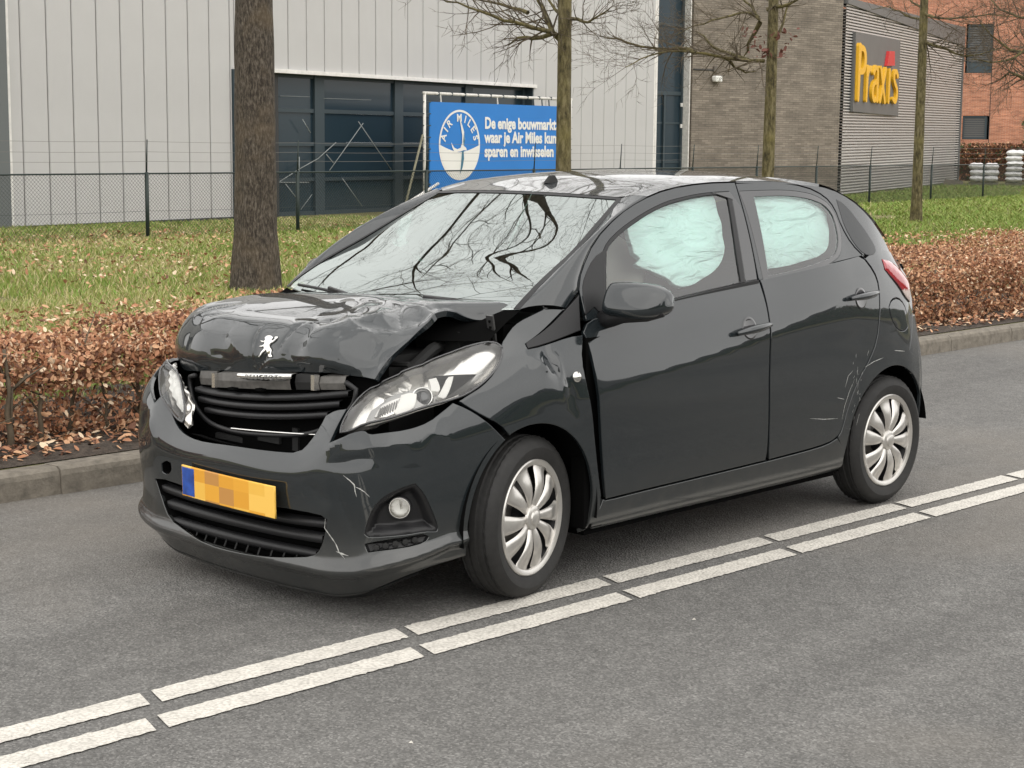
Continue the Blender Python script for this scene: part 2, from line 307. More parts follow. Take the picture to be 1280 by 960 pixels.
ENVD = {"t2": [[[-11.249, -9.154, 2.797], [-11.172, -9.241, 2.908], [-11.193, -9.366, 3.083], [-11.201, -9.506, 3.297], [-11.266, -9.729, 3.691], [-11.275, -10.012, 4.374]], [[-11.21, -9.198, 2.871], [-10.96, -9.177, 2.913], [-10.653, -9.214, 2.963], [-10.347, -9.247, 2.993], [-9.94, -9.236, 3.077], [-9.619, -9.276, 3.157], [-9.306, -9.303, 3.216]], [[-11.172, -9.24, 2.89], [-11.305, -9.688, 2.855], [-11.411, -10.014, 2.881], [-11.475, -10.237, 2.804]], [[-10.977, -9.453, 3.131], [-10.992, -9.73, 3.2], [-10.935, -10.078, 3.289], [-10.872, -10.427, 3.34]], [[-11.259, -9.143, 3.096], [-11.418, -9.415, 3.193], [-11.547, -9.719, 3.426], [-11.705, -10.139, 3.944]], [[-11.285, -9.115, 3.096], [-11.148, -8.816, 3.039], [-11.077, -8.593, 2.989], [-11.003, -8.372, 3.048], [-10.95, -8.126, 3.141]], [[-11.284, -9.115, 3.19], [-11.369, -9.02, 3.563], [-11.626, -9.028, 4.142], [-11.757, -9.03, 4.898]]], "t3": [[[-17.728, -10.791, 2.873], [-17.542, -10.881, 2.868], [-17.319, -11.018, 2.887], [-17.059, -11.203, 2.929], [-16.797, -11.383, 2.97], [-16.57, -11.513, 2.988], [-16.307, -11.686, 2.958], [-16.042, -11.855, 2.857], [-15.829, -11.956, 2.733]], [[-17.669, -11.047, 2.889], [-17.685, -11.364, 2.984], [-17.66, -11.734, 3.116], [-17.663, -11.896, 3.281], [-17.681, -12.038, 3.349]], [[-17.372, -11.284, 2.932], [-17.629, -11.271, 2.784], [-17.813, -11.189, 2.704], [-17.987, -11.118, 2.733]], [[-17.115, -11.626, 2.991], [-17.122, -11.944, 3.073], [-17.087, -12.151, 3.042], [-16.969, -12.617, 3.112], [-16.805, -12.972, 3.239], [-16.718, -13.229, 3.281]], [[-17.683, -10.854, 3.485], [-17.612, -10.955, 3.581], [-17.343, -10.985, 3.578], [-17.006, -11.106, 3.481], [-16.784, -11.235, 3.391], [-16.596, -11.316, 3.348], [-16.373, -11.441, 3.212]], [[-17.669, -10.875, 3.521], [-17.691, -11.016, 3.696], [-17.663, -11.225, 3.86], [-17.593, -11.49, 4.291]], [[-17.75, -10.759, 3.64], [-17.627, -10.412, 3.664], [-17.58, -10.126, 3.741], [-17.536, -9.833, 3.839]], [[-17.767, -10.736, 3.065], [-18.004, -10.745, 3.258], [-18.149, -10.711, 3.626], [-18.282, -10.694, 3.875]], [[-17.684, -10.853, 3.449], [-17.827, -11.169, 3.142], [-17.956, -11.332, 2.97]], [[-17.748, -10.763, 3.783], [-17.83, -10.994, 4.518], [-17.833, -11.331, 5.617]], [[-17.746, -10.766, 3.902], [-17.903, -10.54, 4.729], [-18.386, -10.542, 5.723]]], "t4": [[[-25.895, -12.867, 3.652], [-25.829, -12.581, 3.548], [-25.893, -12.267, 3.45], [-25.865, -11.906, 3.318], [-25.83, -11.553, 3.337], [-25.823, -11.142, 3.443], [-25.805, -10.743, 3.722]], [[-25.891, -12.873, 4.186], [-25.769, -12.484, 4.056], [-25.814, -11.998, 4.038], [-25.796, -11.406, 4.071], [-25.888, -10.8, 3.992]], [[-25.897, -12.862, 4.262], [-25.968, -13.137, 4.387], [-25.956, -13.352, 4.565]], [[-25.894, -12.867, 4.034], [-26.06, -13.178, 4.103], [-26.111, -13.483, 4.242], [-26.246, -13.84, 4.36], [-26.253, -14.21, 4.315]], [[-25.894, -12.868, 4.415], [-26.051, -12.597, 4.866], [-26.481, -12.445, 5.647]], [[-25.893, -12.87, 4.491], [-25.776, -13.068, 5.327], [-25.938, -13.383, 6.274]]], "tr": [[[-22.75, -8.125, 2.438], [-22.607, -8.421, 2.762], [-22.253, -8.684, 3.103], [-21.913, -8.908, 3.171], [-21.692, -9.114, 3.385], [-21.51, -9.241, 3.597]], [[-22.76, -8.105, 3.211], [-22.567, -8.504, 3.343], [-22.133, -8.699, 3.2], [-21.862, -8.79, 3.038], [-21.612, -9.05, 2.958], [-21.375, -9.28, 3.006]], [[-22.748, -8.129, 3.723], [-22.622, -8.619, 3.672], [-22.51, -9.06, 3.723], [-22.448, -9.395, 3.864], [-22.441, -9.621, 4.096]], [[-22.666, -8.3, 2.568], [-22.676, -8.733, 2.705], [-22.65, -9.007, 2.736], [-22.719, -9.308, 2.85], [-22.739, -9.487, 2.721]]], "trunk": [[-6.15, -8.563, 0.12], [-11.219, -9.069, 0.12], [-17.728, -10.664, 0.12], [-25.809, -12.758, 0.12]], "dl3": [[-17.481, -10.93, 3.359], [-17.532, -10.86, 3.39], [-17.46, -10.961, 3.247], [-17.55, -10.834, 3.221], [-17.576, -10.798, 3.241], [-17.51, -10.891, 3.08], [-17.532, -10.86, 3.06], [-17.451, -10.973, 2.994], [-17.611, -10.748, 3.006], [-17.644, -10.702, 3.028], [-17.66, -10.679, 2.951], [-17.711, -10.606, 2.905], [-17.753, -10.546, 2.955], [-17.759, -10.538, 2.947], [-17.808, -10.466, 2.947], [-17.814, -10.458, 2.907], [-17.772, -10.518, 3.215], [-17.784, -10.5, 3.257], [-17.852, -10.403, 3.255], [-17.871, -10.374, 3.205], [-17.825, -10.441, 3.139], [-17.851, -10.404, 3.101], [-17.631, -10.721, 2.958], [-17.597, -10.768, 2.983], [-17.689, -10.637, 3.202], [-17.878, -10.364, 3.27]]}
def fast(name, V, Fidx, mats, midx=None, parent=None, smooth=False):
    """V (n,3), Fidx (m,k) constant-size faces"""
    V = np.asarray(V, np.float32); Fi = np.asarray(Fidx, np.int32); me = bpy.data.meshes.new(name); m, k = Fi.shape
    me.vertices.add(len(V)); me.vertices.foreach_set('co', V.ravel()); me.loops.add(m*k); me.loops.foreach_set('vertex_index', Fi.ravel())
    me.polygons.add(m); me.polygons.foreach_set('loop_start', np.arange(0, m*k, k, dtype=np.int32)); me.polygons.foreach_set('loop_total', np.full(m, k, np.int32))
    for a in mats: me.materials.append(a)
    if midx is not None: me.polygons.foreach_set('material_index', np.asarray(midx, np.int32))
    if smooth: me.polygons.foreach_set('use_smooth', np.ones(m, bool))
    me.update(calc_edges=True); o = bpy.data.objects.new(name, me); col.objects.link(o); o.parent = parent; return o
# ---------- materials ----------
def asphalt(name, base, big):
    m = mat(name, base, rough=.85, spec=.35); n, l, b = nodes_of(m); tc = n.new('ShaderNodeTexCoord')
    def nz(sc_, det=3, r=.6):
        a = n.new('ShaderNodeTexNoise'); a.inputs['Scale'].default_value = sc_; a.inputs['Detail'].default_value = det; a.inputs['Roughness'].default_value = r; l.new(tc.outputs['Object'], a.inputs['Vector']); return a
    vo = n.new('ShaderNodeTexVoronoi'); vo.inputs['Scale'].default_value = 150; l.new(tc.outputs['Object'], vo.inputs['Vector'])
    r1 = n.new('ShaderNodeValToRGB'); l.new(vo.outputs['Color'], r1.inputs['Fac'])
    e = r1.color_ramp.elements; e[0].position = .0; e[0].color = (*[c*.56 for c in base], 1); e[1].position = 1; e[1].color = (*[min(1, c*1.65) for c in base], 1)
    x = r1.color_ramp.elements.new(.62); x.color = (*base, 1)
    n2 = nz(.55, 6, .62); r2 = n.new('ShaderNodeMapRange'); r2.inputs[1].default_value = .35; r2.inputs[2].default_value = .7; r2.inputs[3].default_value = 1-big; r2.inputs[4].default_value = 1+big; l.new(n2.outputs['Fac'], r2.inputs[0])
    n3 = nz(11, 4); r3 = n.new('ShaderNodeMapRange'); r3.inputs[1].default_value = .3; r3.inputs[2].default_value = .7; r3.inputs[3].default_value = .88; r3.inputs[4].default_value = 1.12; l.new(n3.outputs['Fac'], r3.inputs[0])
    mu = n.new('ShaderNodeMath'); mu.operation = 'MULTIPLY'; l.new(r2.outputs[0], mu.inputs[0]); l.new(r3.outputs[0], mu.inputs[1])
    mx = n.new('ShaderNodeMixRGB'); mx.blend_type = 'MULTIPLY'; mx.inputs[0].default_value = 1; l.new(r1.outputs[0], mx.inputs[1]); l.new(mu.outputs[0], mx.inputs[2])
    mpw = n.new('ShaderNodeMapping'); mpw.inputs['Scale'].default_value = (.10, 2.1, 1); l.new(tc.outputs['Object'], mpw.inputs[0]); nw = n.new('ShaderNodeTexNoise'); nw.inputs['Scale'].default_value = 1; nw.inputs['Detail'].default_value = 4; l.new(mpw.outputs[0], nw.inputs['Vector']); rw = n.new('ShaderNodeMapRange'); rw.inputs[1].default_value = .35; rw.inputs[2].default_value = .65; rw.inputs[3].default_value = .88; rw.inputs[4].default_value = 1.10; l.new(nw.outputs['Fac'], rw.inputs[0]); mu2 = n.new('ShaderNodeMath'); mu2.operation = 'MULTIPLY'; l.new(mu.outputs[0], mu2.inputs[0]); l.new(rw.outputs[0], mu2.inputs[1]); l.new(mu2.outputs[0], mx.inputs[2])
    # brown dust drifting over parts of the lane
    n4 = nz(.28, 4); r4 = n.new('ShaderNodeMapRange'); r4.inputs[1].default_value = .5; r4.inputs[2].default_value = .72; r4.inputs[3].default_value = 0; r4.inputs[4].default_value = .65; l.new(n4.outputs['Fac'], r4.inputs[0])
    m2 = n.new('ShaderNodeMixRGB'); l.new(r4.outputs[0], m2.inputs[0]); l.new(mx.outputs[0], m2.inputs[1]); m2.inputs[2].default_value = (.185,.165,.14,1)
    l.new(m2.outputs[0], b.inputs['Base Color'])
    vb = n.new('ShaderNodeTexVoronoi'); vb.inputs['Scale'].default_value = 130; l.new(tc.outputs['Object'], vb.inputs['Vector'])
    bp = n.new('ShaderNodeBump'); bp.inputs['Strength'].default_value = .8; bp.inputs['Distance'].default_value = .006; l.new(vb.outputs['Distance'], bp.inputs['Height']); l.new(bp.outputs[0], b.inputs['Normal'])
    return m
ASPH = asphalt('asphalt', (.143,.139,.132), .13)
def paintline():
    m = mat('road_paint', (.70,.67,.61), rough=.7); n, l, b = nodes_of(m); tc = n.new('ShaderNodeTexCoord'); vo = n.new('ShaderNodeTexVoronoi'); vo.inputs['Scale'].default_value = 85; l.new(tc.outputs['Object'], vo.inputs['Vector'])
    rp = n.new('ShaderNodeValToRGB'); rp.color_ramp.elements[0].color = (.62,.59,.535,1); rp.color_ramp.elements[0].position = .35; rp.color_ramp.elements[1].color = (.47,.445,.40,1); rp.color_ramp.elements[1].position = .8
    l.new(vo.outputs['Distance'], rp.inputs['Fac'])
    nz = n.new('ShaderNodeTexNoise'); nz.inputs['Scale'].default_value = 12; nz.inputs['Detail'].default_value = 6; l.new(tc.outputs['Object'], nz.inputs['Vector'])
    mr = n.new('ShaderNodeMapRange'); mr.inputs[1].default_value = .35; mr.inputs[2].default_value = .7; mr.inputs[3].default_value = .85; mr.inputs[4].default_value = 1.05; l.new(nz.outputs['Fac'], mr.inputs[0])
    mx = n.new('ShaderNodeMixRGB'); mx.blend_type = 'MULTIPLY'; mx.inputs[0].default_value = 1; l.new(rp.outputs[0], mx.inputs[1]); l.new(mr.outputs[0], mx.inputs[2])
    n7 = n.new('ShaderNodeTexNoise'); n7.inputs['Scale'].default_value = 48; n7.inputs['Detail'].default_value = 6; n7.inputs['Roughness'].default_value = .75; l.new(tc.outputs['Object'], n7.inputs['Vector']); m7 = n.new('ShaderNodeMapRange'); m7.inputs[1].default_value = .585; m7.inputs[2].default_value = .66; m7.inputs[4].default_value = .75; l.new(n7.outputs['Fac'], m7.inputs[0])
    x7 = n.new('ShaderNodeMixRGB'); l.new(m7.outputs[0], x7.inputs[0]); l.new(mx.outputs[0], x7.inputs[1]); x7.inputs[2].default_value = (.20,.19,.17,1); l.new(x7.outputs[0], b.inputs['Base Color'])
    bp = n.new('ShaderNodeBump'); bp.inputs['Strength'].default_value = .8; bp.inputs['Distance'].default_value = .006; l.new(vo.outputs['Distance'], bp.inputs['Height']); l.new(bp.outputs[0], b.inputs['Normal'])
    return m
LINE = paintline()
KERB = mat('kerb_concrete', (.17,.15,.122), rough=.9, noise=(18, .38, 8), bump=(90, .5, .006))
SOIL = mat('soil', (.055,.042,.032), rough=.95, noise=(30, .6, 8), bump=(40, .8, .03))
TURF = mat('turf', (.19,.19,.06), rough=.95, noise=(3.0, .45, 8, (.22,.19,.08)), bump=(25, .8, .04))
GRS = [mat('grass_blade_green', (.20,.25,.05), rough=.7), mat('grass_blade_olive', (.32,.31,.10), rough=.7), mat('grass_blade_straw', (.52,.44,.24), rough=.8), mat('grass_blade_fresh', (.17,.29,.045), rough=.7)]
LEAF = [mat('leaf_tan', (.52,.30,.17), rough=.7), mat('leaf_brown', (.36,.165,.085), rough=.7), mat('leaf_pale', (.68,.53,.37), rough=.65), mat('leaf_dark', (.15,.070,.042), rough=.8)]
def bark(name, c0, c1, scl):
    m = mat(name, c0, rough=.95); n, l, b = nodes_of(m); tc = n.new('ShaderNodeTexCoord'); mp = n.new('ShaderNodeMapping'); mp.inputs['Scale'].default_value = (1, 1, .32); l.new(tc.outputs['Object'], mp.inputs[0])
    v = n.new('ShaderNodeTexNoise'); v.inputs['Scale'].default_value = scl; v.inputs['Detail'].default_value = 8; v.inputs['Roughness'].default_value = .7; l.new(mp.outputs[0], v.inputs['Vector'])
    rp = n.new('ShaderNodeValToRGB'); rp.color_ramp.elements[0].position = .38; rp.color_ramp.elements[0].color = (*[c*.35 for c in c0], 1); rp.color_ramp.elements[1].position = .66; rp.color_ramp.elements[1].color = (*c1, 1); x = rp.color_ramp.elements.new(.5); x.color = (*c0, 1)
    l.new(v.outputs['Fac'], rp.inputs['Fac'])
    n2 = n.new('ShaderNodeTexNoise'); n2.inputs['Scale'].default_value = 2.2; n2.inputs['Detail'].default_value = 5; l.new(tc.outputs['Object'], n2.inputs['Vector'])
    mr = n.new('ShaderNodeMapRange'); mr.inputs[1].default_value = .48; mr.inputs[2].default_value = .66; l.new(n2.outputs['Fac'], mr.inputs[0]); mr.inputs[4].default_value = .55
    mx = n.new('ShaderNodeMixRGB'); l.new(mr.outputs[0], mx.inputs[0]); l.new(rp.outputs[0], mx.inputs[1]); mx.inputs[2].default_value = (.20,.17,.06,1) if 'moss' in name else (.16,.12,.075,1); l.new(mx.outputs[0], b.inputs['Base Color'])
    bp = n.new('ShaderNodeBump'); bp.inputs['Strength'].default_value = 1; bp.inputs['Distance'].default_value = .03; l.new(v.outputs['Fac'], bp.inputs['Height']); l.new(bp.outputs[0], b.inputs['Normal'])
    return m
BARK = bark('bark_brown', (.070,.056,.042), (.175,.15,.12), 52)
BARKM = bark('bark_mossy', (.11,.092,.042), (.21,.18,.10), 22)
TWIG = mat('twig_bark', (.10,.078,.052), rough=.9, noise=(8, .4))
PANELM = mat('cladding_panel', (.495,.487,.480), rough=.5, noise=(.6, .04, 6), spec=.3)
PANELJ = mat('cladding_joint', (.04,.04,.04), rough=.8)
WHT = mat('white_paint', (.74,.72,.69), rough=.5, noise=(6, .12))
SLATE = mat('frame_slate', (.035,.052,.062), rough=.5)
GLD = mat('dark_pane', (.020,.036,.048), rough=.2, spec=.35)
ROD = mat('pale_rod', (.26,.28,.28), rough=.5)
BRKG = None
def brick(name, c1, c2, mortar, scale_, rough=.9, ratio=(.25,.06)):
    m = mat(name, c1, rough=rough); n, l, b = nodes_of(m); tc = n.new('ShaderNodeTexCoord'); geo = n.new('ShaderNodeUVMap')
    br = n.new('ShaderNodeTexBrick'); br.inputs['Color1'].default_value = (*c1, 1); br.inputs['Color2'].default_value = (*c2, 1); br.inputs['Mortar'].default_value = (*mortar, 1)
    br.inputs['Scale'].default_value = 1; br.inputs['Brick Width'].default_value = ratio[0]; br.inputs['Row Height'].default_value = ratio[1]; br.inputs['Mortar Size'].default_value = .007
    l.new(geo.outputs[0], br.inputs['Vector'])
    nz = n.new('ShaderNodeTexNoise'); nz.inputs['Scale'].default_value = 1.1; nz.inputs['Detail'].default_value = 7; nz.inputs['Roughness'].default_value = .65; l.new(geo.outputs[0], nz.inputs['Vector'])
    mr = n.new('ShaderNodeMapRange'); mr.inputs[1].default_value = .3; mr.inputs[2].default_value = .7; mr.inputs[3].default_value = .76; mr.inputs[4].default_value = 1.22; l.new(nz.outputs['Fac'], mr.inputs[0])
    mx = n.new('ShaderNodeMixRGB'); mx.blend_type = 'MULTIPLY'; mx.inputs[0].default_value = 1; l.new(br.outputs['Color'], mx.inputs[1]); l.new(mr.outputs[0], mx.inputs[2])
    # weathering drawn out along the courses
    mp = n.new('ShaderNodeMapping'); mp.inputs['Scale'].default_value = (.7, 7, 1); l.new(geo.outputs[0], mp.inputs[0]); n5 = n.new('ShaderNodeTexNoise'); n5.inputs['Scale'].default_value = 1.5; n5.inputs['Detail'].default_value = 5; l.new(mp.outputs[0], n5.inputs['Vector'])
    m5 = n.new('ShaderNodeMapRange'); m5.inputs[1].default_value = .3; m5.inputs[2].default_value = .7; m5.inputs[3].default_value = .78; m5.inputs[4].default_value = 1.18; l.new(n5.outputs['Fac'], m5.inputs[0])
    m6 = n.new('ShaderNodeMixRGB'); m6.blend_type = 'MULTIPLY'; m6.inputs[0].default_value = 1; l.new(mx.outputs[0], m6.inputs[1]); l.new(m5.outputs[0], m6.inputs[2]); l.new(m6.outputs[0], b.inputs['Base Color'])
    bp = n.new('ShaderNodeBump'); bp.inputs['Strength'].default_value = .6; bp.inputs['Distance'].default_value = .01; l.new(br.outputs['Fac'], bp.inputs['Height']); bp.invert = True; l.new(bp.outputs[0], b.inputs['Normal'])
    return m
BRG = brick('brick_grey_brown', (.255,.218,.175), (.18,.152,.122), (.135,.118,.10), 1)
BRR = brick('brick_orange_red', (.50,.205,.115), (.33,.12,.07), (.42,.32,.25), 1)
CORR = mat('corrugated_metal', (.56,.54,.52), rough=.42, metal=.3, noise=(1.5, .06))
SIGNG = mat('sign_grey', (.115,.115,.112), rough=.5, noise=(1.2, .10))
SIGNY = mat('sign_yellow', (.80,.44,.02), rough=.4)
SIGNR = mat('sign_red', (.55,.03,.03), rough=.4)
BANB = mat('banner_blue', (.015,.185,.56), rough=.5, noise=(.8, .06))
BANW = mat('banner_white', (.78,.77,.73), rough=.6)
FPOST = mat('fence_green', (.018,.030,.026), rough=.5)
FWIRE = mat('fence_wire', (.035,.045,.040), rough=.5)
FWIRE2 = mat('barbed_wire_grey', (.20,.19,.18), rough=.5, metal=.3)
POLEW = mat('pole_white', (.66,.64,.60), rough=.5, noise=(12, .2))
WOODG = mat('weathered_pole', (.20,.19,.13), rough=.9, noise=(9, .3))
BAGW = mat('plastic_bag_white', (.66,.66,.66), rough=.4, noise=(9, .18), bump=(14, .5, .03))
SHRUB = [mat('evergreen_leaf', (.06,.085,.03), rough=.6), mat('evergreen_leaf_light', (.15,.16,.07), rough=.6)]
def quad_uv(o, sx=1, origin=(0, 0)):
    "UVs in metres: along the wall and up"
    me = o.data; uvl = me.uv_layers.new(name='UVMap')
    for p_ in me.polygons:
        nrm = p_.normal; ax = Vector((-nrm.y, nrm.x, 0)); ax = ax.normalized() if ax.length > .1 else Vector((1, 0, 0))
        for li in p_.loop_indices:
            co = me.vertices[me.loops[li].vertex_index].co; uvl.data[li].uv = (co.dot(ax), co.z)
# ---------- ground ----------
def sheet(name, x0, x1, y0, y1, z, m, kind='structure', nx=2, ny=2):
    X_, Y_ = np.meshgrid(np.linspace(x0, x1, nx), np.linspace(y0, y1, ny), indexing='ij'); o = MB().grid(np.stack([X_, Y_, X_*0+z], -1)).build(name, m); return tag(o, kind=kind)
sheet('ground', -1500, 1500, -1500, 1500, -.06, TURF)
sheet('road', -300, 200, -1.96, 7.2, 0, ASPH)
vb = tag(MB().box((-300, -700, -.05), (200, -2.08, .12)).build('verge_ground', TURF), kind='structure')
tag(MB().box((-300, 7.34, -.05), (200, 400, .12)).build('near_verge_ground', TURF), kind='structure')
sb = []
X_, Y_ = np.meshgrid(np.linspace(-40, 6, 460), np.linspace(-2.085, -3.9, 22), indexing='ij')
Z_ = .125+.018*np.sin(X_*3.1+Y_*5)+.012*np.sin(X_*11+Y_*7)+RNG.normal(0, .006, X_.shape); Z_ = np.maximum(Z_, .124); Z_[:, 0] = .126
tag(MB().grid(np.stack([X_, Y_, Z_], -1), flip=True).build('soil_bed', SOIL, smooth=True), kind='structure')
def kerb(ya, yb_, x0, x1, nm='kerb'):
    root = tag(MB().box((x0, min(ya, yb_)+.01, -.05), (x1, max(ya, yb_)-.02, .09)).build(nm, KERB), kind='structure'); first = None; k = 0; x = x0
    while x < x1:
        if first is None:
            s_ = MB(); f_ = 1 if yb_ > ya else -1; q = [(ya, -.05), (ya, .12), (yb_-f_*.03, .122), (yb_-f_*.008, .108), (yb_, .085), (yb_+f_*.008, -.05)]
            s_.grid(np.array([[(0, y, z) for y, z in q], [(.992, y, z) for y, z in q]]), flip=f_ > 0); s_.add([(0, y, z) for y, z in q], [tuple(range(6))]); s_.add([(.992, y, z) for y, z in q], [tuple(range(5, -1, -1))])
            first = s_.build('kerb_stone', KERB, root); o = first
        else: o = dup(first, root)
        o.location = (x, RNG.normal(0, .003), RNG.normal(0, .002)); o.rotation_euler = (0, 0, RNG.normal(0, .0015)); x += 1.0; k += 1
    return root
kerb(-2.09, -1.945, -69.82, 8)
kerb(7.35, 7.19, -30.3, 24)
# road markings, two broken rows of thermoplastic blocks with narrow drainage gaps
def marking(x0, x1, yc, slope, wd, off=.004):
    V = []; n = 70
    for x in np.linspace(x0, x1, n):
        yy = yc+slope*x; e = .0; V.append([(x-.018, yy-wd/2+RNG.normal(0, .0022), off), (x, yy, off+.0005), (x+.018, yy+wd/2+RNG.normal(0, .0022), off)])
    return tag(MB().grid(np.array(V)).build('road_marking', LINE), kind='structure')
for k in range(-10, 34):
    x0 = 1.575-.978*k; marking(x0-.978+.019, x0-.019, .800, -.031, .105)
    x0 = 1.69-.982*k; marking(x0-.982+.019, x0-.019, .990, -.026, .105)
for x0 in np.arange(-40, 12, 1.0): pass
for x, y, s_, lb_ in ((1.55,-.30,.008,'pale chip on the asphalt below the front bumper'),(2.32,.42,.008,'pale chip on the asphalt by the left edge above the double line'),(-.2,1.35,.008,'pale chip on the near lane below the front door'),(1.3,1.55,.008,'pale chip on the near lane below the front wheel'),(-3.4,1.75,.008,'pale chip on the near lane farthest to the right')):
    a = RNG.random()*6; c_ = [(x+s_*math.cos(a+k*2.1)*(1+.5*RNG.random()), y+s_*math.sin(a+k*2.1), 0) for k in range(3)]
    tag(MB().add(c_+[(x, y, s_*.7)], [(0,1,3),(1,2,3),(2,0,3),(0,2,1)]).build('stone_chip', LINE), lb_, 'stone chip', 'pale chips scattered on the road')
# ---------- leaves, grass (uncountable stuff) ----------
def leaf_cloud(pos, size, mats, probs, flat=0.0, tilt=None, curl=.35):
    n = len(pos); a = RNG.random(n)*2*np.pi; nz = RNG.normal(0, 1, (n, 3)); nz[:, 2] = np.abs(nz[:, 2])+flat; nz /= np.linalg.norm(nz, axis=1)[:, None]
    t = np.cross(nz, RNG.normal(0, 1, (n, 3))); t /= np.linalg.norm(t, axis=1)[:, None]+1e-9; b = np.cross(nz, t); L = (size*(.6+.8*RNG.random(n)))[:, None]; W = L*.25*(.8+.5*RNG.random((n, 1))); c = L*curl*(RNG.random((n, 1))*1.6-.1)
    # pointed oval folded along its midrib: base, two shoulders a side, tip
    tw = L*.22*RNG.normal(0, 1, (n, 1)); p0 = pos-t*L*.5; l1 = pos-t*L*.18+b*W*.95+nz*c*.5; l2 = pos+t*L*.20+b*W*.80+nz*(c*.7+tw*.5); p2 = pos+t*L*.5+nz*(c*.5+tw); r2_ = pos+t*L*.20-b*W*.80+nz*(c*.7+tw*.5); r1_ = pos-t*L*.18-b*W*.95+nz*c*.5
    V = np.stack([p0, l1, l2, p2, r2_, r1_], 1).reshape(-1, 3); i = np.arange(n)*6
    Fq = np.concatenate([np.stack([i, i+1, i+2], 1), np.stack([i, i+2, i+3], 1), np.stack([i, i+3, i+4], 1), np.stack([i, i+4, i+5], 1)]); mi = RNG.choice(len(mats), n, p=probs); return V, Fq, np.concatenate([mi]*4)
HB = lambda x: -3.75+.09*(x+.5)           # back edge of the hedge
def htop(x, y): return .575+.03*np.sin(x*1.7)+.025*np.sin(x*4.3+y*3)+.02*np.sin(x*9+y*5)
hedge = empty('beech_hedge', (-6, -3, .12), 'low clipped hedge of dry brown beech leaves behind the kerb', 'hedge')
def hp(n, x0, x1):
    x = x0+(x1-x0)*RNG.random(n); yb_ = HB(x); m = RNG.random(n); y = np.empty(n); z = np.empty(n)
    top = m < .50; fr = ~top
    y[top] = -2.50+(yb_[top]+2.50)*RNG.random(top.sum()); z[top] = htop(x[top], y[top])-np.abs(RNG.normal(0, .045, top.sum()))
    y[fr] = -2.46-np.abs(RNG.normal(0, .13, fr.sum())); t = RNG.random(fr.sum())**.72
    # the front thins out towards the bottom, most of all at the left end
    z[fr] = .13+(htop(x[fr], y[fr])-.13)*t
    dn = np.clip((x+5.0)/2.5, 0, 1)
    keep = np.ones(n, bool); low = z < .385; keep[low & fr] = RNG.random((low & fr).sum()) > .25+.68*dn[low & fr]
    e = np.clip((-y-2.46)/.08, 0, 1); rnd = top & (y > -2.58); z[rnd] -= .05*(1-(-y[rnd]-2.5)/.08)
    return np.stack([x, y, z], 1)[keep]
pos = np.concatenate([hp(70000, -5.5, 2.2), hp(96000, -20, -5.5), hp(9000, -36, -20)])
# interior litter seen between the stems
q = 9000; x = -6+8*RNG.random(q); lit = np.stack([x, -2.5-1.0*RNG.random(q), .15+.20*RNG.random(q)**2], 1)
q = 15000; x = -18+21*RNG.random(q); flo = np.stack([x, -2.13-RNG.random(q)**.8*.9, .135+.02*RNG.random(q)], 1)
V, Fq, mi = leaf_cloud(np.concatenate([pos, lit]), .031, LEAF, [.34, .38, .07, .21]); V += 0
fast('hedge_leaves', V-np.array([-6, -3, .12]), Fq, LEAF, mi, hedge)['kind'] = 'stuff'
V, Fq, mi = leaf_cloud(flo, .045, LEAF, [.30, .32, .14, .24], flat=2.5, curl=.25); tag(fast('leaf_litter', V, Fq, LEAF, mi), kind='stuff')
stx = np.concatenate([np.arange(-6.4, 2.0, .21), np.arange(-16, -6.4, .35)])
for x in stx:
    x += RNG.normal(0, .05); y = -2.47-.22*RNG.random(); s_ = MB(); pts = [(x, y, .10)]; r0 = .011+.012*RNG.random(); h = .42+.1*RNG.random(); lean = RNG.normal(0, .10)
    for t in np.linspace(.2, 1, 5): pts.append((x+lean*t*h+RNG.normal(0, .008), y+RNG.normal(0, .01), .10+h*t))
    s_.tube(pts, list(np.linspace(r0, r0*.45, 6)), 6)
    for k in range(5):
        j = 1+int(RNG.random()*4); p0 = Vector(pts[j]); d = Vector((RNG.normal(0, 1), RNG.normal(0, .6), .5+RNG.random())).normalized(); L = .12+.18*RNG.random(); s_.tube([p0, p0+d*L*.5+Vector((0, 0, .01)), p0+d*L], [r0*.4, r0*.3, r0*.15], 4)
    o = s_.build('hedge_stem', TWIG, hedge, smooth=True); o.location = Vector((6, 3, -.12)) if False else -Vector((-6, -3, .12))
def region(n, x0, x1, y0, y1): return np.stack([x0+(x1-x0)*RNG.random(n), y0+(y1-y0)*RNG.random(n)], 1)
def blades(P, h, wd, zb=.12):
    n = len(P); a = RNG.random(n)*2*np.pi; hh = h*(.5+RNG.random(n)); ln = RNG.normal(0, .45, (n, 2))*hh[:, None]; base = np.concatenate([P, np.full((n, 1), zb)], 1)
    dx = np.stack([np.cos(a), np.sin(a), 0*a], 1)*(wd*(.6+.8*RNG.random(n)))[:, None]; tip = base+np.concatenate([ln, hh[:, None]], 1)
    mid = base+np.concatenate([ln*.3, hh[:, None]*.55], 1)
    V = np.stack([base-dx, base+dx, mid+dx*.7, tip, mid-dx*.7], 1).reshape(-1, 3); i = np.arange(n)*5
    F3 = np.concatenate([np.stack([i, i+1, i+2], 1), np.stack([i, i+2, i+4], 1), np.stack([i+4, i+2, i+3], 1)]); return V, F3
def patch(P): return np.sin(P[:, 0]*.7+1.3*np.sin(P[:, 1]*.5))*np.sin(P[:, 1]*.9+np.sin(P[:, 0]*.4))
P_ = np.concatenate([region(90000, -9.5, 0, -9.0, -3.7), region(120000, -18, -4.0, -20.5, -9.0), region(34000, -30, -10, -14, -5), region(40000, -48, -28, -24, -11), region(15000, -60, -40, -30, -18)])
P_ = P_[P_[:, 1] < HB(P_[:, 0])+.1]
